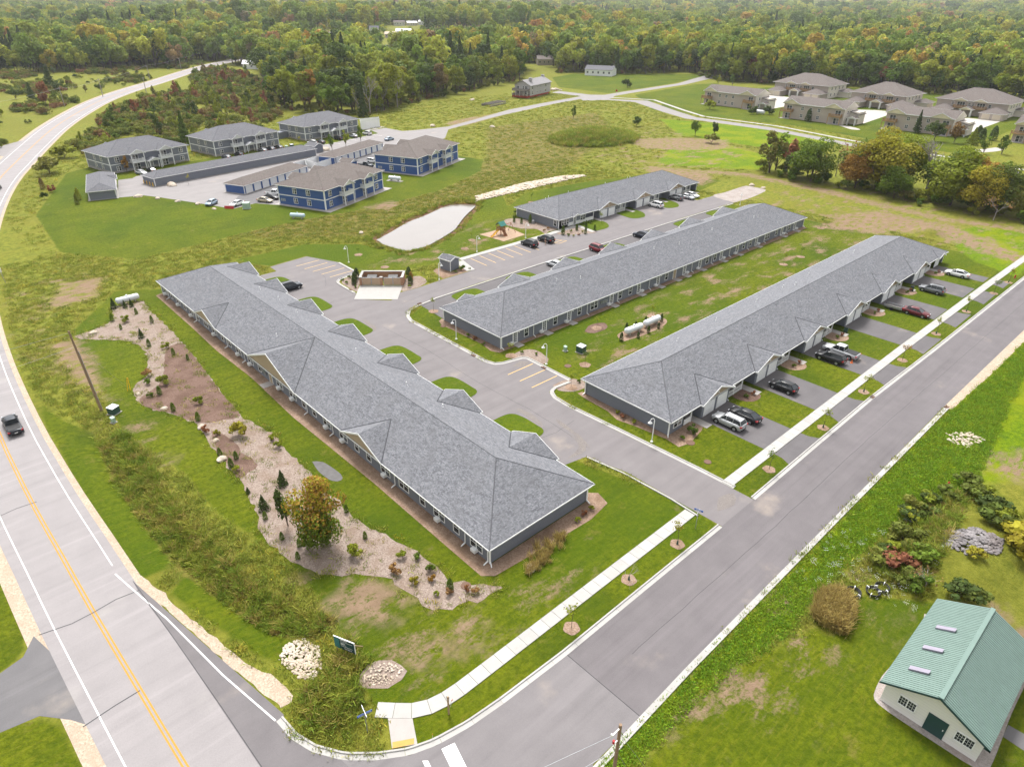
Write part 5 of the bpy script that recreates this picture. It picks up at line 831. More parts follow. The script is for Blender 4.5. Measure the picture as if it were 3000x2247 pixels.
# ------------------------------------------------------------------ lamps, tanks, signs and other small things
def lamp_parts():
    p = MB().cyl((0,0,0),(0,0,.12),.2,.16,12).cyl((0,0,.12),(0,0,3.45),.06,None,10); arc = [(.3-.3*math.cos(a),0,3.45+.34*math.sin(a)) for a in np.linspace(0,PI,9)]; n_ = MB().tube(arc, .04, 8)
    s_ = MB().lathe([(.05,.12),(.09,.05),(.13,-.05),(.2,-.16),(.32,-.26),(.3,-.27),(.05,-.2)], 14, 0, (.6,0,3.38)); return p.mesh('post','white'), n_.mesh('gooseneck','white'), s_.mesh('shade','white')
LP = lamp_parts()
for x, y, a, lab in ((64.9,41.9,150,'beside the street row end wall'),(64.8,84.4,150,'beside the middle row end wall'),(70,67.2,150,'behind the three parking bays'),(80,109.4,-40,'in the gravel bed beside the grey shed'),(97.8,118.1,-40,'on the lawn behind the long parking bays'),(113.8,118.1,-40,'between playground and black SUVs'),(183,99.1,-150,'at the lane end behind the middle row'),(71.2,131.6,130,'on the lawn above the dumpster enclosure')):
    o = thing('street_lamp', 'white gooseneck lamp '+lab, 'street lamp', (x,y,0), R(a), 'white gooseneck lamps')
    for n_, me in zip(('post','gooseneck','shade'), LP): place(n_, me, o)
def tank(label, x, y, rz, L_, r, mat='tank', pad=False):
    o = thing('propane_tank', label, 'propane tank', (x,y,0), rz, 'propane tanks'); c = r+.35; prof = [(r*math.sin(a),-L_/2+r*.6*(1-math.cos(a))) for a in np.linspace(0.02,PI/2,6)]; prof = prof+[(p_[0],-p_[1]) for p_ in prof[::-1]]
    n = 16; vs = [(z,q*math.cos(2*PI*i/n),c+q*math.sin(2*PI*i/n)) for q, z in prof for i in range(n)]; MB().add(vs, [(k*n+i,(k+1)*n+i,(k+1)*n+(i+1)%n,k*n+(i+1)%n) for k in range(len(prof)-1) for i in range(n)], 0, True).obj('shell', mat, o)
    MB().cyl((0,0,c+r-.05),(0,0,c+r+.22),.2,.17,12).obj('valve_dome', mat, o)
    for s_ in (-1, 1): MB().box(s_*L_*.28-.12,-r*.7,0,s_*L_*.28+.12,r*.7,.45).obj('saddle', 'conc_old', o)
    if pad: MB().box(-L_/2-.4,-1,.002,L_/2+.4,1,.06).obj('pad', 'slab', o)
    return o
tank('white propane tank beside the gravel bed on the lawn', 27,139.6,R(2),4.3,.58); tank('white propane tank nearer the lane in the gravel oval', 90.2,65.1,R(-4),4.4,.58); tank('white propane tank farther along in the gravel oval', 95.4,65.0,R(-1),4.4,.58); tank('pale blue propane tank at the mown lawn edge', 79,171.3,R(-52),4.3,.55,'tank_blue'); tank('white propane tank on a slab between the blue houses', 123.2,190.3,R(-66),4.6,.6,'tank',True); tank('cream propane tank between dark hedges by the beige house', 354.4,189.6,R(-80),5,.9)
# brick dumpster enclosure
ang = math.atan2(111.8-117.8, 72.4-65.6); de = thing('dumpster_enclosure', 'brick dumpster enclosure with white coping and mesh gates', 'enclosure', (65.6,117.7,0), ang); EL, ED, EH = 9.06, 3.8, 1.75
for n_, v in (('back_wall',(0,ED-.35,EL,ED)),('side_wall',(0,0,.35,ED-.35)),('side_wall',(EL-.35,0,EL,ED-.35))):
    wl_ = MB().box(v[0],v[1],0,v[2],v[3],EH).obj(n_, 'brick', de); MB().box(v[0]-.08,v[1]-.08,EH+.003,v[2]+.08,v[3]+.08,EH+.13).obj('coping', 'conc', wl_)
for x in (.02, EL/2-.25, EL-.52): pr = MB().box(x,-.1,0,x+.5,.34,EH-.02).obj('pier', 'brick', de); MB().box(x-.06,-.16,EH-.02,x+.56,.4,EH+.12).obj('coping', 'conc', pr)
M['gate'] = plain('gate_mesh', (.42,.3,.2), .6, var=.15)
for i in range(2):
    for k in range(2):
        xa = .55+i*(EL/2-.05)+k*1.95; g_ = MB().box(xa,-.02,.15,xa+1.9,.02,EH-.05).obj('gate', 'gate', de); f_ = MB(); [f_.box(*v) for v in ((xa,-.05,.1,xa+.06,.05,EH),(xa+1.84,-.05,.1,xa+1.9,.05,EH),(xa,-.05,EH-.06,xa+1.9,.05,EH),(xa,-.05,.1,xa+1.9,.05,.16))]; f_.obj('gate_frame', 'steel', g_)
for i in range(2):
    d_ = thing('dumpster', ('dark dumpster behind the first mesh gate of the brick enclosure','dark dumpster behind the second mesh gate of the brick enclosure')[i], 'dumpster', (65.6+math.cos(ang)*(2.3+4.4*i)-math.sin(ang)*2.0,117.7+math.sin(ang)*(2.3+4.4*i)+math.cos(ang)*2.0,0), ang, 'dumpsters'); MB().prism([(-.95,-.7),(.95,-.7),(.95,.7),(-.95,.7)], .12, 1.1).obj('bin', 'blue_black', d_) if 'blue_black' in M else MB().box(-.95,-.7,.12,.95,.7,1.1).obj('bin', 'paint_blue_black', d_); MB().add([(-1,-.75,1.1),(1,-.75,1.1),(1,.75,1.35),(-1,.75,1.35),(-1,-.75,1.15),(1,-.75,1.15),(1,.75,1.4),(-1,.75,1.4)], [(3,2,1,0),(4,5,6,7),(0,1,5,4),(1,2,6,5),(2,3,7,6),(3,0,4,7)]).obj('lid', 'black', d_)
# garden shed
sd = thing('garden_shed', 'small dark grey shed with white trim by the parking bays', 'shed', (84.8,111.6,0), R(8)); MB().box(0,0,0,2.7,3.2,2.35).obj('wall', 'navy_siding', sd); gable_roof(sd, 1.35, 1.55, -.25, 3.45, 2.35, 'shingle_dark', .42, wallmat='navy_siding', wall_y=-.04, back=3.45, valley=False); t_ = MB(); [trim_post(t_, x, y, 0, 2.35, .06) for x in (0,2.7) for y in (0,3.2)]; t_.obj('corner_trim', 'white', sd)
# playground
pg = thing('playset', 'cedar playset with yellow slide, green roof and swing beam', 'playset', (110.3,123.6,0), R(0))
for i, (x, y) in enumerate(((0,0),(1.5,0),(0,1.5),(1.5,1.5))): MB().box(x-.06,y-.06,0,x+.06,y+.06,2.6).obj('post', 'wood', pg)
for k in range(6): MB().box(-.1,-.1+k*.28,1.3,1.6,.14+k*.28,1.36).obj('floor_plank', 'wood', pg)
r = MB(); rail(r, (0,1.5), (1.5,1.5), 1.36, 2.0, .2); rail(r, (1.5,.0), (1.5,1.5), 1.36, 2.0, .2); r.obj('railing', 'wood', pg)
MB().add([(-.25,.75,3.35),(1.75,.75,3.35),(1.75,-.35,2.45),(-.25,-.35,2.45),(-.25,1.85,2.45),(1.75,1.85,2.45)], [(3,2,1,0),(0,1,5,4)]).add([(-.25,.75,3.3),(1.75,.75,3.3),(1.75,-.35,2.4),(-.25,-.35,2.4),(-.25,1.85,2.4),(1.75,1.85,2.4)], [(0,1,2,3),(4,5,1,0)]).obj('canopy', 'green_tarp', pg)
sl_ = MB(); pp = [(-.05,.7,1.35),(-.9,.6,1.0),(-1.8,.45,.5),(-2.6,.3,.2),(-3.0,.25,.18)]
for a, b in zip(pp[:-1], pp[1:]): sl_.add([(a[0],a[1]-.3,a[2]),(a[0],a[1]+.3,a[2]),(b[0],b[1]+.3,b[2]),(b[0],b[1]-.3,b[2]),(a[0],a[1]-.3,a[2]+.16),(a[0],a[1]+.3,a[2]+.16),(b[0],b[1]+.3,b[2]+.16),(b[0],b[1]-.3,b[2]+.16)], [(0,1,2,3)[::-1],(0,3,7,4),(1,5,6,2),(0,1,2,3)])
sl_.obj('slide', 'yellow_pl', pg); ld = MB(); [ld.cyl((.75+s_*.4,-.05,1.35),(.75+s_*.4,-1.35,0),.06,None,6) for s_ in (-1,1)]; [ld.box(.35,-.05-1.3*t-.06,1.35-1.35*t-.03,1.15,-.05-1.3*t+.06,1.35-1.35*t+.03) for t in (.15,.3,.45,.6,.75,.9)]; ld.obj('ladder', 'wood', pg); MB().box(.3,-1.35,0,1.2,-.02,.05).add([(.3,-.05,1.3),(1.2,-.05,1.3),(1.2,-1.25,.05),(.3,-1.25,.05)], [(0,1,2,3),(3,2,1,0)]).obj('climbing_ramp', 'wood', pg)
MB().cyl((1.5,.75,2.35),(4.3,.75,2.35),.08,None,8).obj('swing_beam', 'wood', pg); [MB().cyl((4.2,.75,2.4),(4.6,.75+s_*1.4,0),.07,None,6).obj('leg', 'wood', pg) for s_ in (-1,1)]
for x in (2.3, 3.3): sw = MB().box(x-.22,.6,.55,x+.22,.9,.6).obj('swing', 'black', pg); MB().cyl((x-.2,.75,.58),(x-.2,.75,2.3),.012,None,4).cyl((x+.2,.75,.58),(x+.2,.75,2.3),.012,None,4).obj('chain', 'steel', sw)
# utility poles and wires
def upole(label, x, y, h, lean=(0,0), arm=None, mat='pole_wood', conduit=False, r0=.16):
    o = thing('utility_pole', label, 'utility pole', (x,y,0), 0, 'utility poles'); MB().cyl((0,0,0),(lean[0],lean[1],h),r0,r0*.7,10).obj('pole', mat, o); tp = (lean[0],lean[1],h)
    if arm: MB().box(-1.1,-.06,h-.7,1.1,.06,h-.55).obj('crossarm', mat, o, (lean[0]*.95,lean[1]*.95,0), R(arm)); [MB().cyl((s_,0,h-.55),(s_,0,h-.35),.05,None,6).obj('insulator', 'white_dull', o, (lean[0]*.95,lean[1]*.95,0), R(arm)) for s_ in (-1,0.02,1)]
    if conduit: MB().cyl((.17,0,0),(lean[0]*.75+.14,lean[1]*.75,h*.75),.07,None,6).obj('conduit', 'steel', o)
    return o
upole('leaning wooden pole with conduit in the grass by the bed', 11.9,100.2,12.4,(-.4,1.2),None,'pole_wood',True,.19)
up = upole('new wooden pole rising beside the street kerb', 24.1,15.0,10.0,(.0,0)); MB().box(-.9,-.04,0,-.1,.04,.08).box(-.95,-.05,.0,-.85,.05,.3).obj('bracket', 'white', up, (0,0,9.6)); MB().cyl((-.55,0,8.5),(-.55,0,8.8),.09,None,8).obj('insulator', 'red', up); MB().box(-.6,-.03,8.3,-.1,.03,8.4).obj('bracket', 'white', up)
for i, (x, y) in enumerate(((84.1,446.5),(111.8,480.7),(165,566.1),(135.7,478.7),(205.7,618.3),(260.9,704),(370,537.9),(352.6,471.8))): upole(('pole nearest the highway bend across the field','second pole along the far side of the highway','third pole along the far side of the highway','lone pole on the near side of the highway','fourth pole along the far side of the highway','pole where the highway enters the woods','tall pale pole among the woodland trees','pole with lamp beside the woodland lane')[i], x, y, (9.9,9.9,9,9.5,9.5,9.5,15,14)[i], (0,0), 40 if i < 6 else None, 'deadwood', False, .22)
def wire(label, a, b, sag=.8, r=.015, n=10):
    pts = [tuple(Vector(a).lerp(Vector(b), t)+Vector((0,0,-4*sag*t*(1-t)))) for t in np.linspace(0,1,n)]; o = MB().tube(pts, r, 4).obj('power_line', 'steel'); tag(o, label, 'wire', 'overhead wires')
wire('overhead wire from the new pole across the street', (23.2,15.0,9.7), (-16,29,10.0)); wire('lower overhead wire from the new pole over the kerb', (23.6,15.0,7.6), (-16,26,6.4)); wire('upper wire from the leaning pole across the highway', (11.5,101.4,12.1), (-40,106,12)); wire('lower wire from the leaning pole across the highway', (11.6,101.2,10), (-40,98,10)); wire('thin guy wire of the leaning pole', (11.6,101.2,10.5), (16.8,104,0), .05); wire('guy wire of the new street pole', (24.1,15,9), (28.2,13.4,0), .02); wire('second guy wire of the new street pole', (24.1,15,7), (26.6,13.6,0), .02)
PL = [(84.1,446.5),(111.8,480.7),(165,566.1),(205.7,618.3),(260.9,704)]
for i, (a, b) in enumerate(zip(PL[:-1], PL[1:])): wire('wire between field poles, span %s from the bend' % ('first','second','third','last')[i], (*a,9.4), (*b,9.2), 1.0, .03)
wire('wire running from the field pole out of the picture', (84.1,446.5,9.4), (30,390,9.4), 1, .03)
for i in range(2): tag(MB().cyl((0,0,0),(.5-i*.3,.3,2.0),.05,None,6).obj('guy_marker', 'yellow_pl', None, (16.4+.4*i,103.6,0)), 'yellow guy wire marker sleeve, %s of the pair' % ('first','second')[i], 'marker', 'guy wire markers')
# signs
def text(s_, size, mat, parent, loc, rot, name='lettering'):
    cu = bpy.data.curves.new(name, 'FONT'); cu.body = s_; cu.size = size; cu.align_x = 'CENTER'; cu.align_y = 'CENTER'; cu.extrude = .004; cu.materials.append(M[mat]); f = bpy.data.objects.new(name, cu); COL.objects.link(f); bpy.context.view_layer.update(); me = bpy.data.meshes.new_from_object(f.evaluated_get(bpy.context.evaluated_depsgraph_get())); bpy.data.objects.remove(f); me.name = name; return place(name, me, parent, loc, 0, None, rot)
ss = thing('street_sign', 'blue street name sign at the highway corner', 'sign', (14,32.1,0), R(-12)); MB().cyl((0,0,0),(0,0,2.5),.045,None,8).obj('post', 'steel', ss); bl = MB().box(-.62,-.012,2.3,.62,.012,2.55).obj('blade', 'sign_blue', ss); text('Cherry Wood', .19, 'white', bl, (0,-.016,2.425), (PI/2,0,0)); MB().box(-.012,-.6,2.58,.012,.6,2.82).obj('cross_blade', 'steel', ss)
ss = thing('street_sign', 'blue street name sign at the inner lane mouth', 'sign', (54.6,28.0,0), R(-75)); MB().cyl((0,0,0),(0,0,2.5),.04,None,8).obj('post', 'steel', ss); bl = MB().box(-.5,-.012,2.6,.5,.012,2.84).obj('blade', 'sign_blue', ss); MB().box(-.32,-.016,2.68,.28,-.012,2.76).obj('lettering', 'white', bl); bl = MB().box(-.012,-.45,2.34,.012,.45,2.57).obj('cross_blade', 'white_dull', ss)
wp = thing('sign_post', 'wooden post with small white sign at the pavement', 'sign', (19.9,28.9,0), R(30)); MB().box(-.06,-.06,0,.06,.06,2.3).obj('post', 'post_wood', wp); MB().box(.06,-.1,1.9,.09,.18,2.25).obj('plate', 'white_dull', wp)
gs = thing('project_sign', 'dark green project sign board leaning in tall weeds', 'sign', (16.6,39.9,0), R(-66)); bd = MB().box(-1.1,-.03,.55,1.1,.03,1.95).obj('board', 'sign_green', gs); MB().box(-1.1,-.036,.55,-.55,-.031,1.95).obj('picture', 'sign_teal', bd); MB().box(-1.14,-.04,1.95,1.14,.04,2.0).box(1.1,-.04,.5,1.14,.04,1.95).obj('frame', 'white', bd); text('For Rent', .2, 'white', bd, (.2,-.036,1.78), (PI/2,0,0)) if False else None
for z, w0 in ((1.78,.7),(1.6,1.3),(1.42,.45),(1.34,.5),(1.26,.4),(1.18,.55),(1.0,1.3)): MB().box(-.4,-.037,z,-.4+w0,-.031,z+(.09 if z > 1.7 else .03)).obj('lettering', 'white', bd)
text('WHEDA', .22, 'white', bd, (.35,-.036,.76), (PI/2,0,0)); [MB().cyl((s_*.9,.03,1.6),(s_*.9,1.3,0),.05,None,6).obj('brace', 'post_wood', gs) for s_ in (-1,1)]; [MB().box(s_*1.0-.05,.03,0,s_*1.0+.05,.12,1.9).obj('post', 'post_wood', gs) for s_ in (-1,1)]
sp = thing('road_sign', 'white rectangular road sign at the picture edge', 'sign', (11.3,167.7,0), R(-62)); MB().cyl((0,0,0),(-.3,0,2.9),.05,None,6).obj('post', 'steel', sp); MB().box(-.65,-.03,2.4,.15,.0,3.4).obj('plate', 'white', sp)
st = thing('stop_sign', 'small red stop sign at the far road junction', 'sign', (354,288,0), R(-40)); MB().cyl((0,0,0),(0,0,3),.07,None,6).obj('post', 'steel', st); MB().cyl((0,-.03,3.2),(0,.03,3.2),.65,None,8).obj('plate', 'red', st)
# utility boxes, hydrants, bins, cones
def cabinet(label, x, y, rz, a, b, h, mat='green_box', pad=True, cap=True): 
    o = thing('utility_cabinet', label, 'utility box', (x,y,0), R(rz), 'utility cabinets'); MB().box(-a/2,-b/2,.08,a/2,b/2,h).obj('case', mat, o); MB().add([(-a/2-.03,-b/2-.03,h+.002),(a/2+.03,-b/2-.03,h+.002),(a/2+.03,b/2+.03,h+.1),(-a/2-.03,b/2+.03,h+.1),(-a/2-.03,-b/2-.03,h+.06),(a/2+.03,-b/2-.03,h+.06),(a/2+.03,b/2+.03,h+.16),(-a/2-.03,b/2+.03,h+.16)], [(3,2,1,0),(4,5,6,7),(0,1,5,4),(1,2,6,5),(2,3,7,6),(3,0,4,7)]).obj('lid', mat if mat != 'green_box' else 'steel', o); MB().box(-a/2-.15,-b/2-.15,.003,a/2+.15,b/2+.15,.08).obj('pad', 'slab', o)
cabinet('dark green transformer box on the lawn between the rows', 77.6,66.4,8,1.3,1.2,1.1); cabinet('pale green pedestal beside the lawn transformer box', 75.8,68.4,0,.45,.45,.8,'pale_green'); cabinet('dark green transformer box at the foot of the leaning pole', 13.1,98.2,30,1.2,1.1,1.0); cabinet('pale green pedestal below the leaning pole', 12.3,95.6,20,.45,.45,.75,'pale_green'); cabinet('grey cabinet in the bright verge across the street', 74.6,12.4,20,1.0,.8,.8,'pale_green'); cabinet('green transformer box at the end wall of the short row', 192.6,121.2,10,1.3,1.1,1.0); cabinet('pale pedestal beside the short row transformer', 190.9,120.8,0,.45,.45,.8,'pale_green'); cabinet('pale green transformer by the snow plough blade', 72.8,189.8,-40,1.8,1.4,1.6,'pale_green'); cabinet('pale green box on the lawn behind the long garage', 121.5,263.8,10,1.0,.9,1.0,'pale_green'); cabinet('dark green box on the lawn by the middle grey house', 124.4,265.2,10,1.3,1.1,1.0)
for x, y, lab in ((84.4,11.3,'red hydrant standing in the bright verge'),(174.6,26.9,'red hydrant by the kerb near the last driveway')):
    o = thing('fire_hydrant', lab, 'hydrant', (x,y,0), 0, 'fire hydrants'); MB().lathe([(.02,.0),(.17,0),(.17,.06),(.11,.08),(.11,.55),(.15,.56),(.15,.6),(.11,.66),(.05,.74),(.04,.8),(.01,.8)], 12).obj('barrel', 'red', o); MB().cyl((-.22,0,.42),(.22,0,.42),.065,None,8).cyl((0,-.2,.4),(0,0,.4),.085,None,8).obj('nozzle', 'red', o)
for x, y, lab in ((149.7,39.2,'dark green wheeled bin beside the grey SUV'),(119.4,39.6,'dark green wheeled bin by the third garage')):
    o = thing('wheeled_bin', lab, 'bin', (x,y,0), .2, 'wheeled bins'); MB().prism([(-.26,-.3),(.26,-.3),(.26,.3),(-.26,.3)], .1, .98).obj('bin', 'green_box', o); MB().box(-.3,-.34,.98,.3,.34,1.05).obj('lid', 'black', o); [MB().cyl((s_*.28,-.25,.1),(s_*.34,-.25,.1),.1,None,8).obj('wheel', 'rubber', o) for s_ in (-1,1)]
o = thing('traffic_cone', 'small orange cone behind the silver pickup', 'cone', (108.2,33.6,0)); MB().cyl((0,0,.04),(0,0,.6),.16,.03,10).obj('body', 'orange', o); MB().box(-.2,-.2,.014,.2,.2,.045).obj('base', 'orange', o)
for i, (x, y) in enumerate(((58.4,11.7),(59.9,10.4),(61.2,10.0))):
    o = thing('pipe_coil', ('black pipe coil nearest the tan grass','black pipe coil in the middle of three','black pipe coil nearest the brush pile')[i], 'pipe coil', (x,y,0), i, 'pipe coils'); 
    for k in range(3): MB().tube([((.55+.06*k)*math.cos(a),(.55+.06*k)*math.sin(a),.1+.1*k) for a in np.linspace(0,2*PI,19)], .055, 6).obj('loop', 'black', o)
    for a in (.3,2.2,4.4): MB().box(.48,-.03,.03,.78,.03,.4).obj('tie', 'white', o, (0,0,0), a)
o = thing('plough_blade', 'red snow plough blade parked at the lot edge', 'plough', (68.9,192.8,0), R(-50)); MB().add([(-1.4,0,.02),(1.4,0,.02),(1.4,.25,.75),(-1.4,.25,.75),(-1.4,.08,.02),(1.4,.08,.02),(1.4,.33,.75),(-1.4,.33,.75)], [(0,1,2,3),(7,6,5,4),(0,4,5,1),(3,2,6,7),(0,3,7,4),(1,5,6,2)]).obj('blade', 'red', o); MB().cyl((0,.2,.3),(.3,1.3,.35),.07,None,6).cyl((-.4,.2,.3),(.3,1.3,.35),.06,None,6).cyl((.3,1.2,.3),(.3,1.3,.9),.05,None,6).obj('frame', 'black', o)
o = thing('timber_stack', 'weathered timber truss frames lying on the meadow', 'timber', (262,302,0), R(15)); [MB().box(x,0,1.0,x+.4,6,1.5).obj('beam', 'old_wood', o) for x in np.arange(0,16,2.2)]; [MB().cyl((x,0,0),(x+1.8,0,1.3),.16,None,4).obj('brace', 'old_wood', o) for x in np.arange(0,14,2.2)]; MB().box(0,-.2,.1,16,.1,.5).obj('sill', 'old_wood', o); MB().box(0,5.8,0,16,6.1,1.0).obj('sill', 'old_wood', o)
for i, (x, y, h) in enumerate(((20.4,29.3,.8),(17.5,27.9,.6),(43.2,28.9,.7))): o = thing('survey_flag', ('orange survey flag behind the pavement post','pink survey flag by the kerb ramp','short white stake beside the bare street tree')[i], 'flag', (x,y,0), i); MB().cyl((0,0,0),(.1,0,h),.015,None,4).obj('stake', 'white_dull', o); (MB().box(.1,0,h-.12,.3,.01,h).obj('flag', 'orange', o) if i < 2 else None)
for i, (x, y, r, lab) in enumerate(((68.6,38.2,.62,'round manhole cover'),(66.6,34.2,.5,'round clay-coloured cover'),(66.4,90.2,.55,'round cover by the curved kerb'),(72.2,64.4,.6,'round earth-coloured cover by the lamp'),(29.9,38.9,.55,'round brown drain grate near the corner of the bed'))): tag(MB().cyl((0,0,.0),(0,0,.06),r,r*.94,20).obj('manhole_cover', 'iron', None, (x,y,0)), lab+' in the lawn'+(' by the first driveway' if i == 0 else ' near the lane mouth' if i == 1 else ''), 'manhole cover', 'lawn covers')
for i, (p, rz) in enumerate((((68.9,66.6),H_),((63.1,77.5),H_),((69.2,101.4),0),((63,116.8),H_),((104.8,17.9),0),((99.5,26.55),0))): tag(MB().box(-.45,-.2,0,.45,.2,.028).box(-.45,.2,.0,.45,.32,.15).obj('drain_inlet', 'iron', None, (*p,.012), rz), ('rusty drain inlet behind the bays','rusty drain inlet along the lane kerb','rusty drain inlet on the curved kerb','rusty drain inlet by the brick enclosure bed','rusty drain inlet at the end of the barn-side kerb','rusty drain inlet in the driveway kerb')[i], 'drain inlet', 'drain inlets')
# boulders and rock piles
def rock(r, seed, sx=1.3, sz=.7):
    rs = np.random.default_rng(seed); import bmesh
    bm = bmesh.new(); bmesh.ops.create_icosphere(bm, subdivisions=2, radius=r)
    ph = rs.normal(0,1,(5,3))
    for v in bm.verts:
        n_ = v.co.normalized(); k = 1+.16*sum(math.sin(3.1*ph[i][0]*n_.x+2.7*ph[i][1]*n_.y+2.9*ph[i][2]*n_.z+i) for i in range(5))/2; v.co = Vector((n_.x*r*k*sx, n_.y*r*k, max(-.25*r, n_.z*r*k*sz)))
    me = bpy.data.meshes.new('boulder'); bm.to_mesh(me); bm.free(); me.materials.append(M['rock']); return me
RK = [rock(1, s_) for s_ in range(5)]
for i, (x, y, r, lab) in enumerate(((18.2,129.2,.8,'flat pale boulder at the tip of the gravel bed'),(17.3,101.5,.55,'small boulder at the edge of the brown mulch'),(18.8,94.6,.6,'boulder on the mulch edge below the mown lawn'),(20.9,86.1,.75,'boulder where mulch meets pale gravel'),(21.2,81.6,.6,'boulder at the top of the small mulch patch'),(20,76.8,.85,'large boulder on the lawn side of the mulch patch'),(66.3,230.9,1.9,'big pale boulder at the end of the long garage'),(54.1,223.1,1.3,'pale boulder first along the lot edge by the small garage'),(57.5,217.2,.9,'pale boulder second along the lot edge'),(60.9,210.2,.9,'pale boulder third along the lot edge'),(64.1,203.4,.8,'pale boulder fourth along the lot edge'),(65.6,195.1,.75,'pale boulder beside the pale blue hatchback'),(131.4,250.3,2.2,'big pale boulder behind the far blue garage'),(207.4,109.3,1.1,'pale boulder at the end of the gravel turnaround'),(206.9,105,.9,'flat pale boulder at the gravel turnaround edge'),(197.6,269.4,1.6,'pale boulder on the meadow above the far road'),(217.8,249.7,1.5,'white boulder in the meadow below the far road'),(36.5,36.1,.9,'pale boulder among tan grasses by the corner row'),(84.9,148.6,.8,'pale block on the pond bank'),(272,330,1.8,'boulder at the edge of the woods by the raised house'),(346,336,1.6,'boulder in the pile beside the raised house'))): o = tag(place('boulder', RK[i % 5], None, (x,y,r*.09), i*1.3, r*(.62 if y < 140 and x < 40 else .72)), lab, 'boulder', 'boulders')
def rock_pile(name, label, poly, n, size, mat='rock', mound=.5, z0=0.0):
    o = thing(name, label, 'rock pile', (poly[0][0],poly[0][1],0)); P = np.array(poly); lo, hi = P.min(0), P.max(0); pts = []
    while len(pts) < n:
        q = rng.uniform(lo, hi, (n*2,2)); q = q[inside(q, poly)]; pts += list(q)
    pts = np.array(pts[:n]); d = sdf(pts, poly); z = hgt(pts)+np.minimum(d, 1.5)*mound*.5; big = np.argsort(-rng.random(n)); meshes = RKS[mat]
    k1 = min(n, 260); mb = MB()
    for j in range(n):
        s_ = size*rng.uniform(.6,1.5); loc = (pts[j,0]-poly[0][0],pts[j,1]-poly[0][1],z[j]+.1*s_)
        if j < k1: place('stone', meshes[j % 6], o, loc, rng.uniform(0,6), (s_,s_*rng.uniform(.7,1.1),s_*rng.uniform(.5,.9)))
        else:
            a = rng.uniform(0,6); mb.add([(loc[0]+s_*(c_*math.cos(a)-d_*math.sin(a)),loc[1]+s_*(c_*math.sin(a)+d_*math.cos(a)),loc[2]+s_*.7*e_) for c_, d_, e_ in TMPL], TMPF)
    if n > k1: mb.obj('rubble', mat, o)['kind'] = 'stuff'
    return o
def small_rock(seed, mat):
    import bmesh
    rs = np.random.default_rng(seed); bm = bmesh.new(); bmesh.ops.create_icosphere(bm, subdivisions=1, radius=1)
    for v in bm.verts: v.co *= rs.uniform(.7,1.15)
    me = bpy.data.meshes.new('stone'); bm.to_mesh(me); bm.free(); me.materials.append(M[mat]); return me
RKS = {m: [small_rock(s_, m) for s_ in range(6)] for m in ('rock','grey_rock')}; TMPL = [tuple(v.co) for v in RKS['rock'][0].vertices]; TMPF = [tuple(p_.vertices) for p_ in RKS['rock'][0].polygons]
rock_pile('rock_pile', 'pale limestone rubble pile at the highway shoulder', [(11.7,43.4),(12.3,40.4),(13.2,39.3),(14.3,40.2),(15.1,42.2),(14.6,44),(13,44.6)], 520, .12, mound=.35)
rock_pile('riprap_strip', 'long strip of white limestone riprap leading to the pond', [(126,152.4),(128.4,153),(151.1,153.4),(169.7,153.9),(176.2,153.4),(176.4,155.2),(169.1,159),(150.8,160),(138,158.4),(130.5,157.4)], 1500, .42, mound=.25)
rock_pile('rock_pile', 'pale rubble patch below the end of the barn-side kerb', [(97,15.6),(100,13.4),(99.4,11.4),(95.6,12.4),(95,14.6)], 150, .2, mound=.15); rock_pile('rock_pile', 'grey fieldstone heap beside the yellow bush', [(70.6,8),(73.6,8.6),(77,6.4),(77.6,3.6),(74.4,3.4),(71.4,5.4)], 420, .22, 'grey_rock', .5); rock_pile('rock_pile', 'pale boulders heaped beside the raised house drive', [(341,333),(345,342),(352,340),(350,331)], 24, 1.2, mound=.3)
rock_pile('rock_pile', 'gravelly spoil heap near the pavement curve', [(15.9,36.3),(17.6,34.6),(19.6,34.9),(19,36.5),(17.4,37.3)], 120, .1, mound=.3)
# ------------------------------------------------------------------ vegetation
HAZE = 7e-5
M['leaf_forest'] = leafmat('forest_leaf', [(0,(.024,.046,.012)),(.12,(.04,.068,.013)),(.32,(.06,.09,.014)),(.56,(.085,.112,.016)),(.74,(.118,.132,.017)),(.9,(.155,.155,.018)),(.95,(.17,.13,.02)),(.975,(.17,.085,.024)),(.988,(.12,.065,.034)),(1,(.1,.09,.045))], 3.2)
M['leaf_green'] = leafmat('green_leaf', [(0,(.042,.082,.01)),(1,(.075,.118,.012))]); M['leaf_dark'] = leafmat('dark_leaf', [(0,(.02,.042,.012)),(1,(.032,.058,.014))]); M['leaf_yg'] = leafmat('yellow_green_leaf', [(0,(.115,.145,.012)),(1,(.175,.185,.015))])
M['leaf_gold'] = leafmat('golden_leaf', [(0,(.17,.155,.014)),(1,(.215,.18,.016))]); M['leaf_orange'] = leafmat('orange_leaf', [(0,(.185,.092,.02)),(1,(.22,.115,.024))]); M['leaf_red'] = leafmat('red_leaf', [(0,(.15,.05,.03)),(1,(.19,.06,.045))]); M['leaf_conifer'] = leafmat('conifer_needle', [(0,(.014,.034,.013)),(1,(.03,.055,.017))]); M['leaf_arb'] = leafmat('arborvitae', [(0,(.03,.062,.01)),(1,(.05,.085,.013))]); M['leaf_scrub'] = leafmat('scrub_leaf', [(0,(.045,.07,.014)),(.35,(.08,.1,.018)),(.6,(.12,.125,.022)),(.8,(.1,.085,.03)),(.92,(.15,.075,.035)),(1,(.13,.055,.04))]); M['leaf_russet'] = leafmat('russet_grass', [(0,(.2,.1,.045)),(1,(.24,.13,.06))])
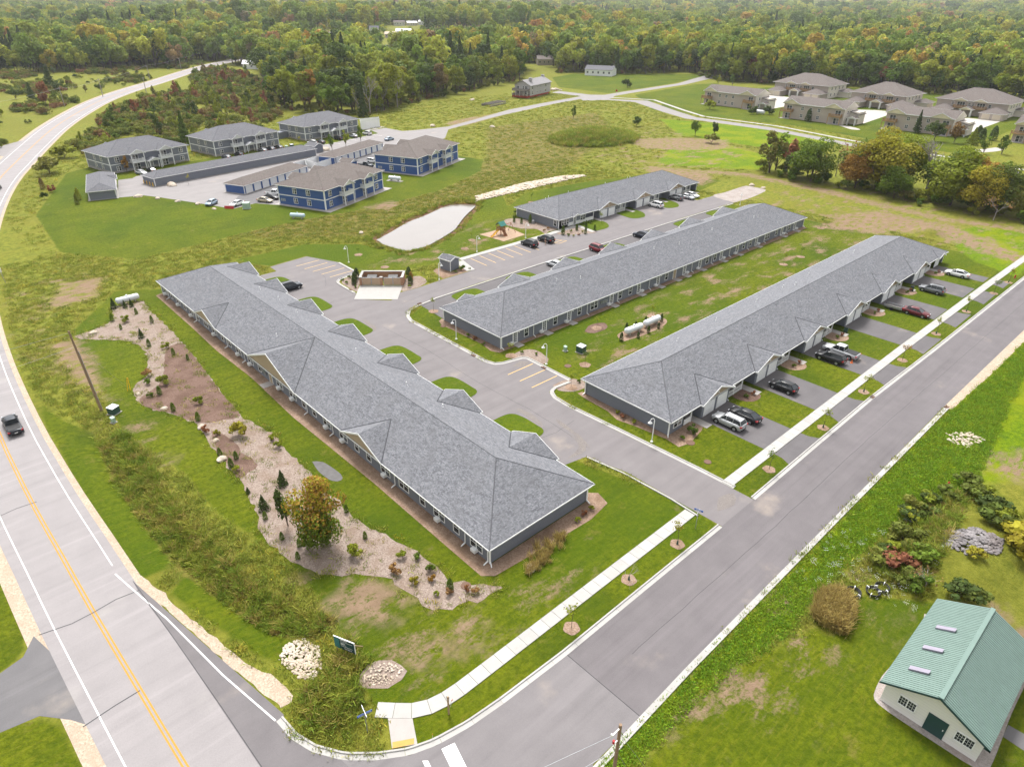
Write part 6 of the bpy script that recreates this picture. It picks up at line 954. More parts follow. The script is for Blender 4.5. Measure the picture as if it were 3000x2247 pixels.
M['blade_meadow'] = leafmat('meadow_blade', [(0,(.07,.1,.012)),(.5,(.115,.135,.018)),(.8,(.165,.16,.03)),(.95,(.19,.165,.04)),(1,(.24,.19,.02))], 2.3); M['blade_ditch'] = leafmat('ditch_weed', [(0,(.055,.09,.01)),(.4,(.095,.125,.014)),(.7,(.15,.155,.022)),(.85,(.15,.12,.03)),(1,(.18,.13,.045))], 2.3); M['blade_verge'] = leafmat('verge_blade', [(0,(.04,.095,.005)),(.5,(.075,.135,.006)),(1,(.125,.16,.008))], 2.6); M['blade_tan'] = leafmat('tan_blade', [(0,(.2,.145,.05)),(1,(.3,.22,.085))]); M['petal'] = plain('white_petal', (.7,.7,.66), .7)
def amesh(name, V, Q, mi, mats, lv, smooth=False):
    me = bpy.data.meshes.new(name); me.vertices.add(len(V)); me.vertices.foreach_set('co', V.astype(np.float32).ravel()); me.loops.add(Q.size); me.loops.foreach_set('vertex_index', Q.astype(np.int32).ravel()); me.polygons.add(len(Q)); me.polygons.foreach_set('loop_start', np.arange(0, Q.size, 4, dtype=np.int32)); me.update(calc_edges=True)
    for m in mats: me.materials.append(M[m] if isinstance(m, str) else m)
    me.polygons.foreach_set('material_index', mi.astype(np.int32)); me.attributes.new('lv', 'FLOAT', 'POINT').data.foreach_set('value', lv.astype(np.float32)); return me
def cards(c, n, s, asp, rs):
    n = n/(np.linalg.norm(n, axis=1)[:,None]+1e-9); a = rs.normal(size=n.shape); u = np.cross(n, a); u /= np.linalg.norm(u, axis=1)[:,None]+1e-9; v = np.cross(n, u); su = (s*.5)[:,None]; sv = (s*.5*asp)[:,None]
    V = np.stack([c-u*su-v*sv*.5, c+u*su*.35-v*sv, c+u*su+v*sv*.5, c-u*su*.35+v*sv], 1).reshape(-1,3); Q = np.arange(len(V)).reshape(-1,4); return V, Q
def leafmesh(name, c, n, s, lv, mat, rs, asp=.8, trunk=None):
    V, Q = cards(c, n, s, asp, rs); L_ = np.repeat(lv, 4); mi = np.zeros(len(Q), int); mats = [mat]
    if trunk: tv = np.array(trunk.v); tq = np.array([f for f in trunk.f if len(f) == 4]); Q = np.vstack([Q, tq+len(V)]); V = np.vstack([V, tv]); L_ = np.r_[L_, np.full(len(tv), .5)]; mi = np.r_[mi, np.ones(len(tq), int)]; mats = [mat, 'bark']
    return amesh(name, V, Q, mi, mats, L_)
def branch(mb, p, d, L_, r, depth, rs, tips=None, spread=.6, up=.15):
    q = p+d*L_; mb.cyl(p, q, r, r*.62, 6 if depth > 1 else 4, 0, False)
    if tips is not None and depth <= 1: tips.append(tuple(q))
    if depth <= 0: return
    for i in range(3 if depth > 1 else 2):
        nd = (d+Vector(rs.normal(0, spread, 3))+Vector((0,0,up))).normalized(); branch(mb, p+d*L_*rs.uniform(.55,1), nd, L_*rs.uniform(.55,.8), r*.58, depth-1, rs, tips, spread, up)
def broadleaf(seed, H, R, z0, nl, nleaf, leaf):
    rs = np.random.default_rng(seed); hc = (H-z0)/2; zc = z0+hc; cen = []; rad = []
    for i in range(nl):
        d = rs.normal(size=3); d /= np.linalg.norm(d); k = rs.uniform(.4,.85); cen.append((d[0]*R*k, d[1]*R*k, zc+d[2]*hc*k*(1.0 if d[2] > 0 else .85))); rad.append(R*rs.uniform(.2,.46))
    cen = np.array(cen); rad = np.array(rad); tone = rs.uniform(.25,.75,nl); w_ = rad**2/np.sum(rad**2); idx = rs.choice(nl, nleaf, p=w_); d = rs.normal(size=(nleaf,3)); d[:,2] += .25; d /= np.linalg.norm(d, axis=1)[:,None]
    c = cen[idx]+d*(rad[idx]*rs.uniform(.72,1.08,nleaf))[:,None]*np.array([1,1,max(.8,hc/R*.75)]); c[:,2] = np.maximum(c[:,2], z0*.8)
    n = d+rs.normal(0,.45,d.shape); lv = np.clip(tone[idx]+rs.normal(0,.2,nleaf), 0, 1); s = leaf*rs.uniform(.6,1.35,nleaf); return c, n, s, lv, rs
def trunk_for(H, z0, rs, R, r0=None):
    mb = MB(); r0 = r0 or H*.017; mb.cyl((0,0,-.2),(rs.normal(0,.15),rs.normal(0,.15),z0+(H-z0)*.3),r0,r0*.6,8,0,False)
    for k in range(5): a = rs.uniform(0,6.28); mb.cyl((0,0,z0*rs.uniform(.7,1)+.05*H),(math.cos(a)*R*.55,math.sin(a)*R*.55,z0+(H-z0)*rs.uniform(.35,.75)),r0*.45,r0*.15,5,0,False)
    return mb
def conifer(seed, H, R, z0, nleaf, leaf, arb=False):
    rs = np.random.default_rng(seed); t = rs.random(nleaf)**(.8 if arb else .75); z = z0+(H-z0)*t; prof = np.sqrt(np.clip(1-t**1.7,0,1))*np.minimum(1,t*5+.5) if arb else (1-t)*(.82+.25*np.sin(t*46))+.03; a = rs.uniform(0,2*PI,nleaf); rr = R*prof*rs.uniform(.72,1.05,nleaf); c = np.stack([rr*np.cos(a), rr*np.sin(a), z-(0 if arb else .12*rr)], 1); n = np.stack([np.cos(a), np.sin(a), np.full(nleaf,.5)], 1)+rs.normal(0,.4,(nleaf,3)); return c, n, leaf*rs.uniform(.6,1.3,nleaf)*(1 if arb else (1.1-.5*t)), np.clip(rs.normal(.5,.22,nleaf),0,1), rs
def tuft(seed, h, r, nb, wd, lean=.5, mat='blade_meadow', head=0):
    rs = np.random.default_rng(seed); b = rs.normal(0, r*.45, (nb,2)); d = rs.normal(0, lean, (nb,2)); hh = h*rs.uniform(.5,1.15,nb); side = rs.normal(size=(nb,2)); side /= np.linalg.norm(side, axis=1)[:,None]; side *= wd*rs.uniform(.6,1.4,nb)[:,None]
    p0 = np.column_stack([b, np.full(nb,-.04)]); p1 = np.column_stack([b+d*hh[:,None]*.35, hh*.62]); p2 = np.column_stack([b+d*hh[:,None]*.9, hh]); S = np.column_stack([side, np.zeros(nb)])
    V = np.stack([p0-S*.6, p0+S*.6, p1+S, p1-S, p2+S*.35, p2-S*.35], 1).reshape(-1,3); k = np.arange(nb)*6; Q = np.vstack([np.stack([k,k+1,k+2,k+3],1), np.stack([k+3,k+2,k+4,k+5],1)]); return amesh('tuft', V, Q, np.zeros(len(Q)), [mat], np.repeat(rs.random(nb),6))
def variant_set(name, meshes):
    c = bpy.data.collections.new(name)
    for i, me in enumerate(meshes): c.objects.link(bpy.data.objects.new('%s_variant_%02d' % (name, i), me))
    return c
def scatter(name, label, cat, pts, rz, sc, idx, coll):
    me = bpy.data.meshes.new(name); n = len(pts); me.vertices.add(n); me.vertices.foreach_set('co', np.asarray(pts, np.float32).ravel())
    me.attributes.new('rz', 'FLOAT', 'POINT').data.foreach_set('value', np.asarray(rz, np.float32)); me.attributes.new('sc', 'FLOAT', 'POINT').data.foreach_set('value', np.asarray(sc, np.float32)); me.attributes.new('vi', 'INT', 'POINT').data.foreach_set('value', np.asarray(idx, np.int32))
    o = link(bpy.data.objects.new(name, me)); g = bpy.data.node_groups.new(name, 'GeometryNodeTree'); g.interface.new_socket('Geometry', in_out='INPUT', socket_type='NodeSocketGeometry'); g.interface.new_socket('Geometry', in_out='OUTPUT', socket_type='NodeSocketGeometry')
    N = g.nodes.new; gi = N('NodeGroupInput'); go = N('NodeGroupOutput'); ip = N('GeometryNodeInstanceOnPoints'); ci = N('GeometryNodeCollectionInfo'); ci.inputs['Collection'].default_value = coll; ci.inputs['Separate Children'].default_value = True; ci.inputs['Reset Children'].default_value = True
    def at(nm, ty): a = N('GeometryNodeInputNamedAttribute'); a.data_type = ty; a.inputs[0].default_value = nm; return a.outputs[0]
    cx = N('ShaderNodeCombineXYZ'); g.links.new(at('rz','FLOAT'), cx.inputs[2]); er = N('FunctionNodeEulerToRotation'); g.links.new(cx.outputs[0], er.inputs[0])
    ip.inputs['Pick Instance'].default_value = True
    for a, b in ((gi.outputs[0], ip.inputs['Points']),(ci.outputs[0], ip.inputs['Instance']),(at('vi','INT'), ip.inputs['Instance Index']),(er.outputs[0], ip.inputs['Rotation']),(at('sc','FLOAT'), ip.inputs['Scale']),(ip.outputs[0], go.inputs[0])): g.links.new(a, b)
    o.modifiers.new('scatter', 'NODES').node_group = g; return tag(o, label, cat, None, 'stuff')
# tree kinds -> (trunk mesh, crown mesh)
def kindmesh(fn, trunk=True):
    c, n, s, lv, rs, tk = fn(); return (tk.mesh('trunk', 'bark') if tk else None), leafmesh('crown', c, n, s, lv, 'leaf_green', rs)
def bl(seed, H=15, R=4.6, z0=3.2, nl=13, nleaf=1300, leaf=.85):
    c, n, s, lv, rs = broadleaf(seed, H, R, z0, nl, nleaf, leaf); return c, n, s, lv, rs, trunk_for(H, z0, rs, R)
def co(seed, H=12, R=2.6, z0=.5, nleaf=900, leaf=.8, arb=False):
    c, n, s, lv, rs = conifer(seed, H, R, z0, nleaf, leaf, arb); mb = MB(); mb.cyl((0,0,-.1),(0,0,H*.8),H*.014,H*.004,6,0,False); return c, n, s, lv, rs, mb
K = {'broad': [kindmesh(lambda i=i: bl(10+i, 15, 4.6+.4*i, 1.0+.35*i, 16, 1700, .85)) for i in range(4)], 'slim': [kindmesh(lambda i=i: bl(30+i, 9, 1.9+.25*i, .3, 11, 620, .5)) for i in range(3)], 'fine': [kindmesh(lambda i=i: bl(40+i, 13, 5.4, .7, 38, 7600, .42)) for i in range(3)],
 'bush': [kindmesh(lambda i=i: bl(50+i, 2.2, 1.35, .1, 9, 520, .3)) for i in range(3)], 'conifer': [kindmesh(lambda i=i: co(60+i)) for i in range(2)], 'arb': [kindmesh(lambda i=i: co(70+i, 1.8, .42, .02, 700, .13, True)) for i in range(2)], 'spruce': [kindmesh(lambda i=i: co(80+i, 2.2, .75, .05, 900, .2)) for i in range(2)]}
def sapling(seed):
    rs = np.random.default_rng(seed); mb = MB(); tips = []; mb.cyl((0,0,0),(0,0,1.3),.035,.028,6,0,False); branch(mb, Vector((0,0,1.2)), Vector((rs.normal(0,.05),rs.normal(0,.05),1)), 1.0, .026, 2, rs, tips, .38, .25)
    t = np.array(tips); n = 150; c = t[rs.integers(0,len(t),n)]+rs.normal(0,.17,(n,3)); return mb.mesh('trunk', 'bark'), leafmesh('crown', c, rs.normal(size=(n,3)), .17*rs.uniform(.6,1.3,n), rs.random(n), 'leaf_yg', rs)
K['sapling'] = [sapling(90+i) for i in range(3)]
def bare(seed, H=9, depth=4, r=.2, leaves=0):
    rs = np.random.default_rng(seed); mb = MB(); tips = []; branch(mb, Vector((0,0,-.2)), Vector((.03,.02,1)).normalized(), H*.38, r, depth, rs, tips, .42, .18); t = np.array(tips); n = max(leaves, 1); c = t[rs.integers(0,len(t),n)]+rs.normal(0,.35,(n,3)); return mb.mesh('trunk', 'deadwood'), leafmesh('crown', c, rs.normal(size=(n,3)), .4*rs.uniform(.6,1.3,n), rs.random(n), 'leaf_red', rs)
K['bare'] = [bare(5, 12, 5, .34, 12), bare(6, 10, 4, .14, 160), bare(8, 9, 4, .12, 90)]
def plant(kind, v, x, y, h, mat, label, cat='tree', group=None, name=None, rz=None, base=None, wide=1.0, bark=None, ring=None):
    tm, cm = K[kind][v % len(K[kind])]; bh = {'broad':15,'slim':9,'fine':13,'bush':2.2,'conifer':12,'arb':1.8,'spruce':2.2,'sapling':3.2,'bare':10}[kind]; s_ = h/bh
    z = float(hgt(np.array([[x,y]]))[0]); o = thing(name or {'bush':'shrub','arb':'arborvitae','spruce':'small_conifer','conifer':'conifer_tree','sapling':'young_tree','bare':'bare_tree'}.get(kind,'broadleaf_tree'), label, cat, (x,y,z), rng.uniform(0,6.28) if rz is None else rz, group, (s_*wide,s_*wide,s_))
    t_ = place('trunk', tm, o); c_ = place('crown', cm, o); mats_obj(c_, {0: mat})
    if bark: mats_obj(t_, {0: bark})
    if ring: 
        rr = ring/(s_*wide); MB().add([(0,0,.05/s_)]+[(rr*(1+.06*math.sin(5*a+x))*math.cos(a), rr*(1+.06*math.sin(5*a+x))*math.sin(a), .025/s_) for a in np.linspace(0,2*PI,25)[:-1]], [(0,i+1,(i+1)%24+1) for i in range(24)]).obj('mulch_ring', 'tanbed', o)
    return o
def joined(fn, mat):
    c, n, s, lv, rs, tk = fn(); return leafmesh('tree', c, n, s, lv, mat, rs, .8, tk)
def joined_bush(i): return joined(lambda: bl(160+i, 1.5+.4*i, 2.0+.3*(i % 2), .05, 10, 380, .42), 'leaf_scrub')
# street trees with mulch rings and dark water bags
for i, (x, y, k, lab) in enumerate(((34,28,'leaf_yg','leafy young street tree nearest the highway corner'),(42.9,28.2,None,'bare young street tree with dark water bag'),(51,27.9,'leaf_gold','yellowing young street tree by the lane mouth'),(71.1,28,'leaf_green','young street tree before the first driveway apron'),(85.7,27.8,'leaf_yg','young street tree between first and second aprons'),(100.1,28.2,'leaf_yg','young street tree between second and third aprons'),(115.6,28.3,'leaf_orange','russet young street tree after the third apron'),(131,28.2,'leaf_yg','young street tree between fourth and fifth aprons'),(146.4,27.9,'leaf_yg','young street tree past the red sedan drive'),(161.1,27.2,'leaf_green','young street tree before the white sedan drive'),(170.6,27,'leaf_gold','thin young street tree beside the far hydrant'))):
    o = plant('sapling' if k else 'bare', i, x, y, 3.0 if k else 2.6, k or 'leaf_russet', lab, 'tree', 'young street trees', 'young_tree', ring=.8, bark=None)
    if not k: bpy.data.objects.remove([c for c in o.children if c.name.startswith('crown')][0])
    if i % 3 != 0: s0 = 1/o.scale[2]; MB().cyl((0,0,.02*s0),(0,0,.55*s0),.13/o.scale[0],.06/o.scale[0],8).obj('water_bag', 'green_box', o)
for i, (x, y, lab) in enumerate(((74.6,62.8,'young lawn tree beside the transformer box'),(98.7,67.4,'thin young lawn tree past the propane tanks'),(86.8,70.9,'thin young tree in the brown mulch patch'),(67.7,73.3,'yellowish young tree at the corner of the middle row'),(67.5,59.3,'young tree in the round bed by the bays'),(178.4,72.4,'young lawn tree past the end of the middle row'),(152.6,64.9,'young lawn tree with ring near the street row roof'),(144.6,65,'thin young lawn tree closest to the row doors'),(102.5,125.6,'young lawn tree between pond and parking'),(97,121.7,'small young lawn tree behind the lamp'),(75.6,123.6,'young lawn tree behind the brick enclosure'),(138.6,141.7,'young lawn tree behind the short row'),(75.6,134.7,'young lawn tree near the corner bays'),(69.1,96.8,'young tree on the lawn by the curved kerb'),(138,113.9,'young tree on the island before the first short row garage'),(128.5,266.4,'yellow young tree on the lawn by the third grey house'),(84.8,261.2,'pale young tree between first and second grey houses'),(70.7,228.8,'golden young tree on the grass behind the long garage'))): plant('sapling', i, x, y, (2.6,2.2,2.2,2.4,2.2,2.8,2.4,2.6,2.0,1.4,1.4,2.6,1.6,2.6,2.8,3.6,3.2,3.0)[i], ('leaf_green','leaf_yg','leaf_yg','leaf_yg','leaf_yg','leaf_green')[i % 6] if i < 15 else 'leaf_gold', lab, 'tree', 'young lawn trees', 'young_tree', ring=.95 if i < 15 else None)
# arborvitae and bed plants
def row(kind, pts, hs, mat, fmt, cat, grp, name=None, wide=1.0):
    for i, p in enumerate(pts): plant(kind, i, p[0], p[1], hs*rng.uniform(.8,1.2) if not isinstance(hs, list) else hs[i], mat, fmt, cat, grp, name, wide=wide)
row('arb', [(26.5,133.1),(27.4,127.1),(22.2,132.6),(22.3,127.7),(23.8,117.2),(25.8,111.2),(26.9,107.8),(19.7,99.3),(19.6,93.2),(21.3,88.2),(20.2,77.7),(21.5,75.7),(20.3,74.4),(19.1,57.8),(20,55.5),(19,53.9),(19.2,62.2),(26.7,57),(26,51.8),(28.4,39.6)], 1.3, 'leaf_green', 'small arborvitae in the long gravel and mulch bed', 'shrub', 'arborvitae in the highway bed', wide=1.1)
row('arb', [(86,64.5),(89.1,63.2),(92.2,63.3),(95.2,63.3),(89.6,66.3),(92.3,66.3),(95.4,66.4),(98.1,64.8)], 1.5, 'leaf_conifer', 'dark arborvitae ringing the two propane tanks', 'shrub', 'arborvitae round the tanks'); row('arb', [(122.9,113.8),(128.1,113.8),(131.7,113.8),(131.5,110.6),(127.7,110.4),(120.8,129.9),(121.5,127.8),(123.7,126.7)], 2.0, 'leaf_arb', 'arborvitae in the gravel beds of the short row', 'shrub', 'arborvitae of the short row'); row('arb', [(67.3,121.7),(65.9,120.3),(65,119),(76.1,115),(73.9,111.3)], 2.0, 'leaf_conifer', 'arborvitae flanking the brick enclosure', 'shrub', 'arborvitae by the enclosure', wide=1.3); plant('arb', 0, 75.4,113.2,1.9,'leaf_orange','dead orange arborvitae beside the brick enclosure','shrub',wide=1.2)
row('spruce', [(23.9,121.6),(23.5,66.7),(19.7,68),(19.8,63.9),(24.1,138.6),(25.8,137.6),(26.9,137.3)], [1.9,2.3,1.0,2.2,2.2,1.6,1.6], 'leaf_conifer', 'small conifer planted in the pale gravel bed', 'conifer', 'conifers of the highway bed')
BM = ['leaf_yg','leaf_gold','leaf_green']
for i, (x, y, h, m, lab) in enumerate(((24,130.4,1.5,'leaf_yg','round yellow-green shrub near the bed tip'),(21.1,101.7,1.7,'leaf_yg','round yellow-green shrub on the mulch edge'),(24,80.6,2.2,'leaf_gold','bright golden shrub in the pale gravel'),(25.8,114.6,1.3,'leaf_yg','yellow-green seedling at the mulch top'),(23,92.5,1.3,'leaf_yg','yellow-green seedling in the middle of the mulch'),(20.5,73.2,.9,'leaf_yg','pale seedling at the foot of the mulch patch'),(26.8,76.6,1.0,'leaf_yg','straggly shrub at the lawn side of the gravel'),(26.9,74.5,1.1,'leaf_yg','second straggly shrub at the lawn side of the gravel'),(20.2,106.3,1.4,'leaf_russet','tan dry shrub in the bed corner'),(20.9,84.6,1.2,'leaf_red','dark red shrub beside the boulder'),(21.9,82.7,.9,'leaf_gold','small golden shrub beside the red one'),(19.4,103.7,1.0,'leaf_green','green weeds spreading over the bed corner'),(18.5,99.5,.9,'leaf_green','green weeds at the mulch corner'),(26.1,42.6,.9,'leaf_gold','round golden shrub near the bed end'),(27.3,46.6,1.0,'leaf_yg','yellow-green shrub near the puddle lawn'),(25.5,45.3,1.3,'leaf_russet','tan ornamental grass clump in the gravel'),(27.7,41.9,.8,'leaf_orange','orange low shrub in the gravel end'),(30,37.5,.8,'leaf_russet','rusty low clump beside the hose'),(29.6,38.4,.7,'leaf_red','brownish low clump near the hose'),(28,39.1,.8,'leaf_russet','rusty low clump near the bed tip'),(26.9,39.9,.6,'leaf_yg','small yellow-green mound at the bed tip'),(28.4,45.3,.9,'leaf_green','green clump by the lawn edge'),(28.6,43.1,1.0,'leaf_green','fresh green clump by the brown cover'),(23.7,50.2,1.6,'leaf_yg','feathery yellow-green shrub below the orange tree'),(22.6,54.2,1.5,'leaf_green','green shrub at the foot of the orange tree'),(20.9,54.6,1.4,'leaf_green','low green shrub left of the orange tree trunk'),
 (45.5,37.8,.7,'leaf_yg','yellow-green shrub by the end wall of the highway row'),(47,38,.8,'leaf_red','dark purple shrub by the end wall'),(48.4,38.1,.7,'leaf_yg','small golden shrub by the end wall'),(72.7,109.9,.7,'leaf_yg','low shrub below the enclosure arborvitae'),(64.3,122.4,.7,'leaf_green','low shrub at the tip of the triangular bed'),(66.1,122.7,.7,'leaf_green','low shrub against the corner kerb'),(64,120.3,.7,'leaf_green','low shrub in the middle of the triangular bed'),(64.2,117.1,.7,'leaf_green','low shrub beside the concrete pad'),(87.3,110.8,1.3,'leaf_green','green shrub against the grey shed'),(85.2,110.2,.6,'leaf_green','low shrub in front of the shed'),(89,110,.5,'leaf_green','low shrub at the end of the shed bed'),
 (122.8,111.9,.8,'leaf_green','round shrub at the tip of the entry bed'),(123.6,110.8,.6,'leaf_yg','small tawny shrub at the tip of the entry bed'),(125.4,110.5,.7,'leaf_red','dark shrub along the entry bed kerb'),(128.1,111.7,.6,'leaf_yg','small shrub in the middle of the entry bed'),(126,113.8,.7,'leaf_green','round shrub near the entry walk'),(133.5,116.2,.9,'leaf_green','shrub by the community entrance window'),(135.7,115.7,.9,'leaf_green','shrub beside the porch of the short row'),(126.8,135.8,1.0,'leaf_dark','dark shrub at the back of the patio bed'),(124,133,1.0,'leaf_green','shrub in the rear gravel bed'),(121.3,119,.7,'leaf_russet','rusty shrub by the end wall'),(123.1,119.3,.7,'leaf_russet','second rusty shrub by the end wall'),
 (66.9,49.6,.7,'leaf_yg','yellow-green shrub by the street row end wall'),(66.6,48.2,.8,'leaf_red','dark red shrub by the street row end wall'),(66.7,46.4,.7,'leaf_yg','golden shrub by the street row end wall'),(70.6,39.2,1.5,'leaf_arb','pointed shrub in the corner bed'),(68.6,39.4,.7,'leaf_green','low green shrub in the corner bed'),(67,83.8,.7,'leaf_green','low shrub along the middle row end wall'),(67,82,.8,'leaf_red','bare purplish shrub along the middle row end wall'),(66.9,79.5,.6,'leaf_green','small shrub along the middle row end wall'),(69.6,72.6,.6,'leaf_green','low shrub in the bed behind the bays'),(71,70.6,.6,'leaf_green','second low shrub in the bed behind the bays'),(69.4,59.4,.6,'leaf_green','low shrub in the round bed'))): plant('bush', i, x, y, h, m, lab, 'shrub', 'bed shrubs', 'shrub')
for i, cx in enumerate((78.4,93.1,109,125.1,141.1,157.4)): plant('bush', i, cx+6.6, 39.4, .7, 'leaf_green', 'low green shrub in a front bed of the street row', 'shrub', 'front bed shrubs', 'shrub'); plant('bush', i+1, cx+8.2, 39.3, .8, 'leaf_red', 'dark twiggy shrub in a front bed of the street row', 'shrub', 'front bed shrubs', 'shrub', wide=.8)
ot = plant('fine', 0, 21.9, 53.9, 9.2, 'leaf_orange', 'lone orange and green tree in the gravel bed', 'tree', wide=.84)
tm, cm = K['fine'][0]; V_ = np.empty(len(cm.vertices)*3, np.float32); cm.vertices.foreach_get('co', V_); V_ = V_.reshape(-1,3); cen_ = V_.reshape(-1,4,3).mean(1)
m2 = cm.copy(); m2.materials.clear(); [m2.materials.append(M[k]) for k in ('leaf_orange','leaf_green','leaf_gold')]; q_ = cen_[:,2]+rng.normal(0,2.0,len(cen_)); m2.polygons.foreach_set('material_index', np.where(q_ < 7.4, 1, np.where(rng.random(len(q_)) < .4, 2, 0)).astype(np.int32))
c_ = [c for c in ot.children if c.name.startswith('crown')][0]; c_.data = m2
for i_, n_ in enumerate(('leaf_orange','leaf_green','leaf_gold')): c_.material_slots[i_].link = 'DATA'
plant('slim', 1, 20.6, 59.4, 6.2, 'leaf_dark', 'slim dark green tree beside the orange tree', 'tree', wide=.75)
# trees between the rows and the far road
def big(kind, v, x, y, h, mat, lab, wide=1.0, bark=None, name=None): plant(kind, v, x, y, h*1.08, mat, lab, 'tree', 'trees along the dirt track', name, wide=wide*(1.28 if kind == 'fine' else 1.15), bark=bark)
big('slim',0,228.9,115,14,'leaf_scrub','tall reddish-green tree at the start of the track copse',1.1); big('slim',1,231.4,110.6,12.5,'leaf_red','slim reddish tree in the track copse',.9); big('fine',1,227.5,99.4,13,'leaf_green','full dark green maple in the track copse',1.0); big('fine',2,233.5,103.5,10,'leaf_green','green bushy tree behind the maple in the track copse',.8); big('bare',1,241,97,13,'leaf_red','leafless reddish saplings beside the maple',.8); big('bare',2,238,92,12.5,'leaf_red','thin bare tree between maple and golden tree',.8); big('fine',0,233,80.5,17.5,'leaf_gold','large golden maple in the track copse',1.0); big('fine',1,229.5,85.5,10.5,'leaf_orange','orange lower tree before the golden maple',.9); big('fine',2,239,76,15,'leaf_yg','yellow-green tree behind the golden maple',.9); big('bare',0,236.5,66.6,15,'leaf_yg','pale dead tree with bare white trunk',1.1,'deadwood','dead_tree')
big('fine',2,238,62.5,14,'leaf_green','green tree behind the dead tree',.9); big('fine',0,230,57.5,15.5,'leaf_yg','yellow-green spreading tree past the dead tree',1.0); big('fine',1,227,50,12,'leaf_gold','golden tree near the end of the copse',.9); big('fine',2,231,46,13,'leaf_scrub','russet-topped tree at the end of the copse',.85); big('fine',0,229.5,40,11,'leaf_scrub','thin tawny tree at the picture edge',.75); big('fine',1,235,53,13,'leaf_orange','orange-tinged tree behind the golden one',.8); big('fine',2,231,35,11,'leaf_yg','yellow-green tree cut by the picture edge',.8); big('bare',2,222,44,9,'leaf_russet','thin tawny bare tree by the dirt track',.9)
big('slim',2,235,116,12,'leaf_green','slim green tree behind the copse start',1.2); big('fine',0,236,88,13,'leaf_green','green tree between maple and golden tree',.9); big('fine',1,243,84,13,'leaf_yg','yellow-green tree far behind the golden maple',.9); big('fine',2,226,72,9,'leaf_green','low green tree before the dead tree',1.0); big('fine',0,238,48,12,'leaf_green','green tree behind the end of the copse',.9); big('slim',1,229,107,9,'leaf_dark','dark slim tree beside the maple',1.4)
for i in range(46): x, y = (225+rng.uniform(-2,9), rng.uniform(32,119)); plant('bush', i, x, y, rng.uniform(1.8,4.2), ('leaf_green','leaf_yg','leaf_scrub')[i % 3], 'undergrowth shrub beneath the track copse', 'shrub', 'copse undergrowth', 'shrub', wide=1.2)
for i, (k, x, y, h, m, lab, wd) in enumerate((('slim',266,243,7,'leaf_green','lone young tree in the meadow by the far road',1),('bush',396,313,6,'leaf_dark','round dark bush on the lawn by the branch road',1.1),('bush',271.9,207.4,4.5,'leaf_dark','dark bush beside the earth mound',1),('broad',272,174.7,7,'leaf_green','green tree by the far road bend',.9),('broad',279,169.5,6.5,'leaf_dark','dark tree by the far road bend',.8),('bush',262,160,4,'leaf_scrub','tawny bush below the far road trees',1.4),('conifer',356,112,10,'leaf_conifer','tall conifer before the third beige house',1),('arb',350,161,6,'leaf_conifer','pointed conifer against the middle beige wall',1.2),('bush',349.2,217.2,5,'leaf_yg','pale willow-like shrub by the first beige house',1.2),('bush',351.6,192.4,4.5,'leaf_dark','dark hedge shrub left of the propane tank',1.2),('bush',356.6,185.6,4.5,'leaf_dark','dark hedge shrub right of the propane tank',1.2),('broad',340,99,9,'leaf_dark','dark tree hiding the third beige house corner',1.1),('broad',343,92,9.5,'leaf_scrub','tawny tree at the third beige house corner',1.0),('spruce',344,85.5,7,'leaf_yg','broad light green conifer by the beige house',1.3),('arb',359,88,6,'leaf_conifer','dark arborvitae in the first beige courtyard clump',1.3),('arb',352,84.6,6,'leaf_conifer','dark arborvitae in the second courtyard clump',1.3),('arb',363,83,6,'leaf_conifer','dark arborvitae in the third courtyard clump',1.3),('slim',326,76,7,'leaf_green','young tree on the verge before the beige drive',1.2),('slim',331,71,8,'leaf_green','second young tree on the verge before the beige drive',1.3),('slim',462.5,272.4,9,'leaf_green','tree standing near the cul-de-sac',1),('slim',462,283.5,7,'leaf_yg','small tree at the cul-de-sac edge',1),('conifer',94.2,296.7,13,'leaf_arb','tall pointed conifer between first and second grey houses',1.1),('bush',51.8,300.8,5,'leaf_yg','large round bush by the highway bend',1.6),('bush',41.5,275,5.5,'leaf_scrub','dark brownish bush by the highway bend',1.5),('conifer',99.1,550.3,14,'leaf_conifer','dark conifer in the field across the highway',1.5),('conifer',76,481.3,10,'leaf_conifer','smaller dark conifer in the field across the highway',1.5),('broad',78,458,12,'leaf_red','reddish tree in the field across the highway',.8),('broad',262,645,16,'leaf_green','weeping willow where the highway enters the woods',1.2),('arb',40,231,3.5,'leaf_yg','column shrub on the striped lawn',1.0),('arb',38.4,226,3,'leaf_scrub','second column shrub on the striped lawn',1.0),('bush',36,246,2.4,'leaf_red','red shrub in a round lawn bed',.9),('arb',35,252,3.5,'leaf_scrub','column shrub behind the red shrub',1),('bush',32.6,238,2.2,'leaf_dark','dark shrub in a round lawn bed',.9),('slim',61.3,259.6,6,'leaf_orange','orange young tree before the first grey house',.9),('slim',133.6,249.4,7,'leaf_green','young green tree beside the big boulder',.9),('slim',141.8,253,6.5,'leaf_yg','young tree in the lot island',.9),('slim',151.8,257.9,7,'leaf_green','young tree at the lot edge by the silver sedan',.9))): plant(k, i, x, y, h, m, lab, 'tree' if k in ('broad','slim','conifer') else 'shrub', None, None, wide=wd)
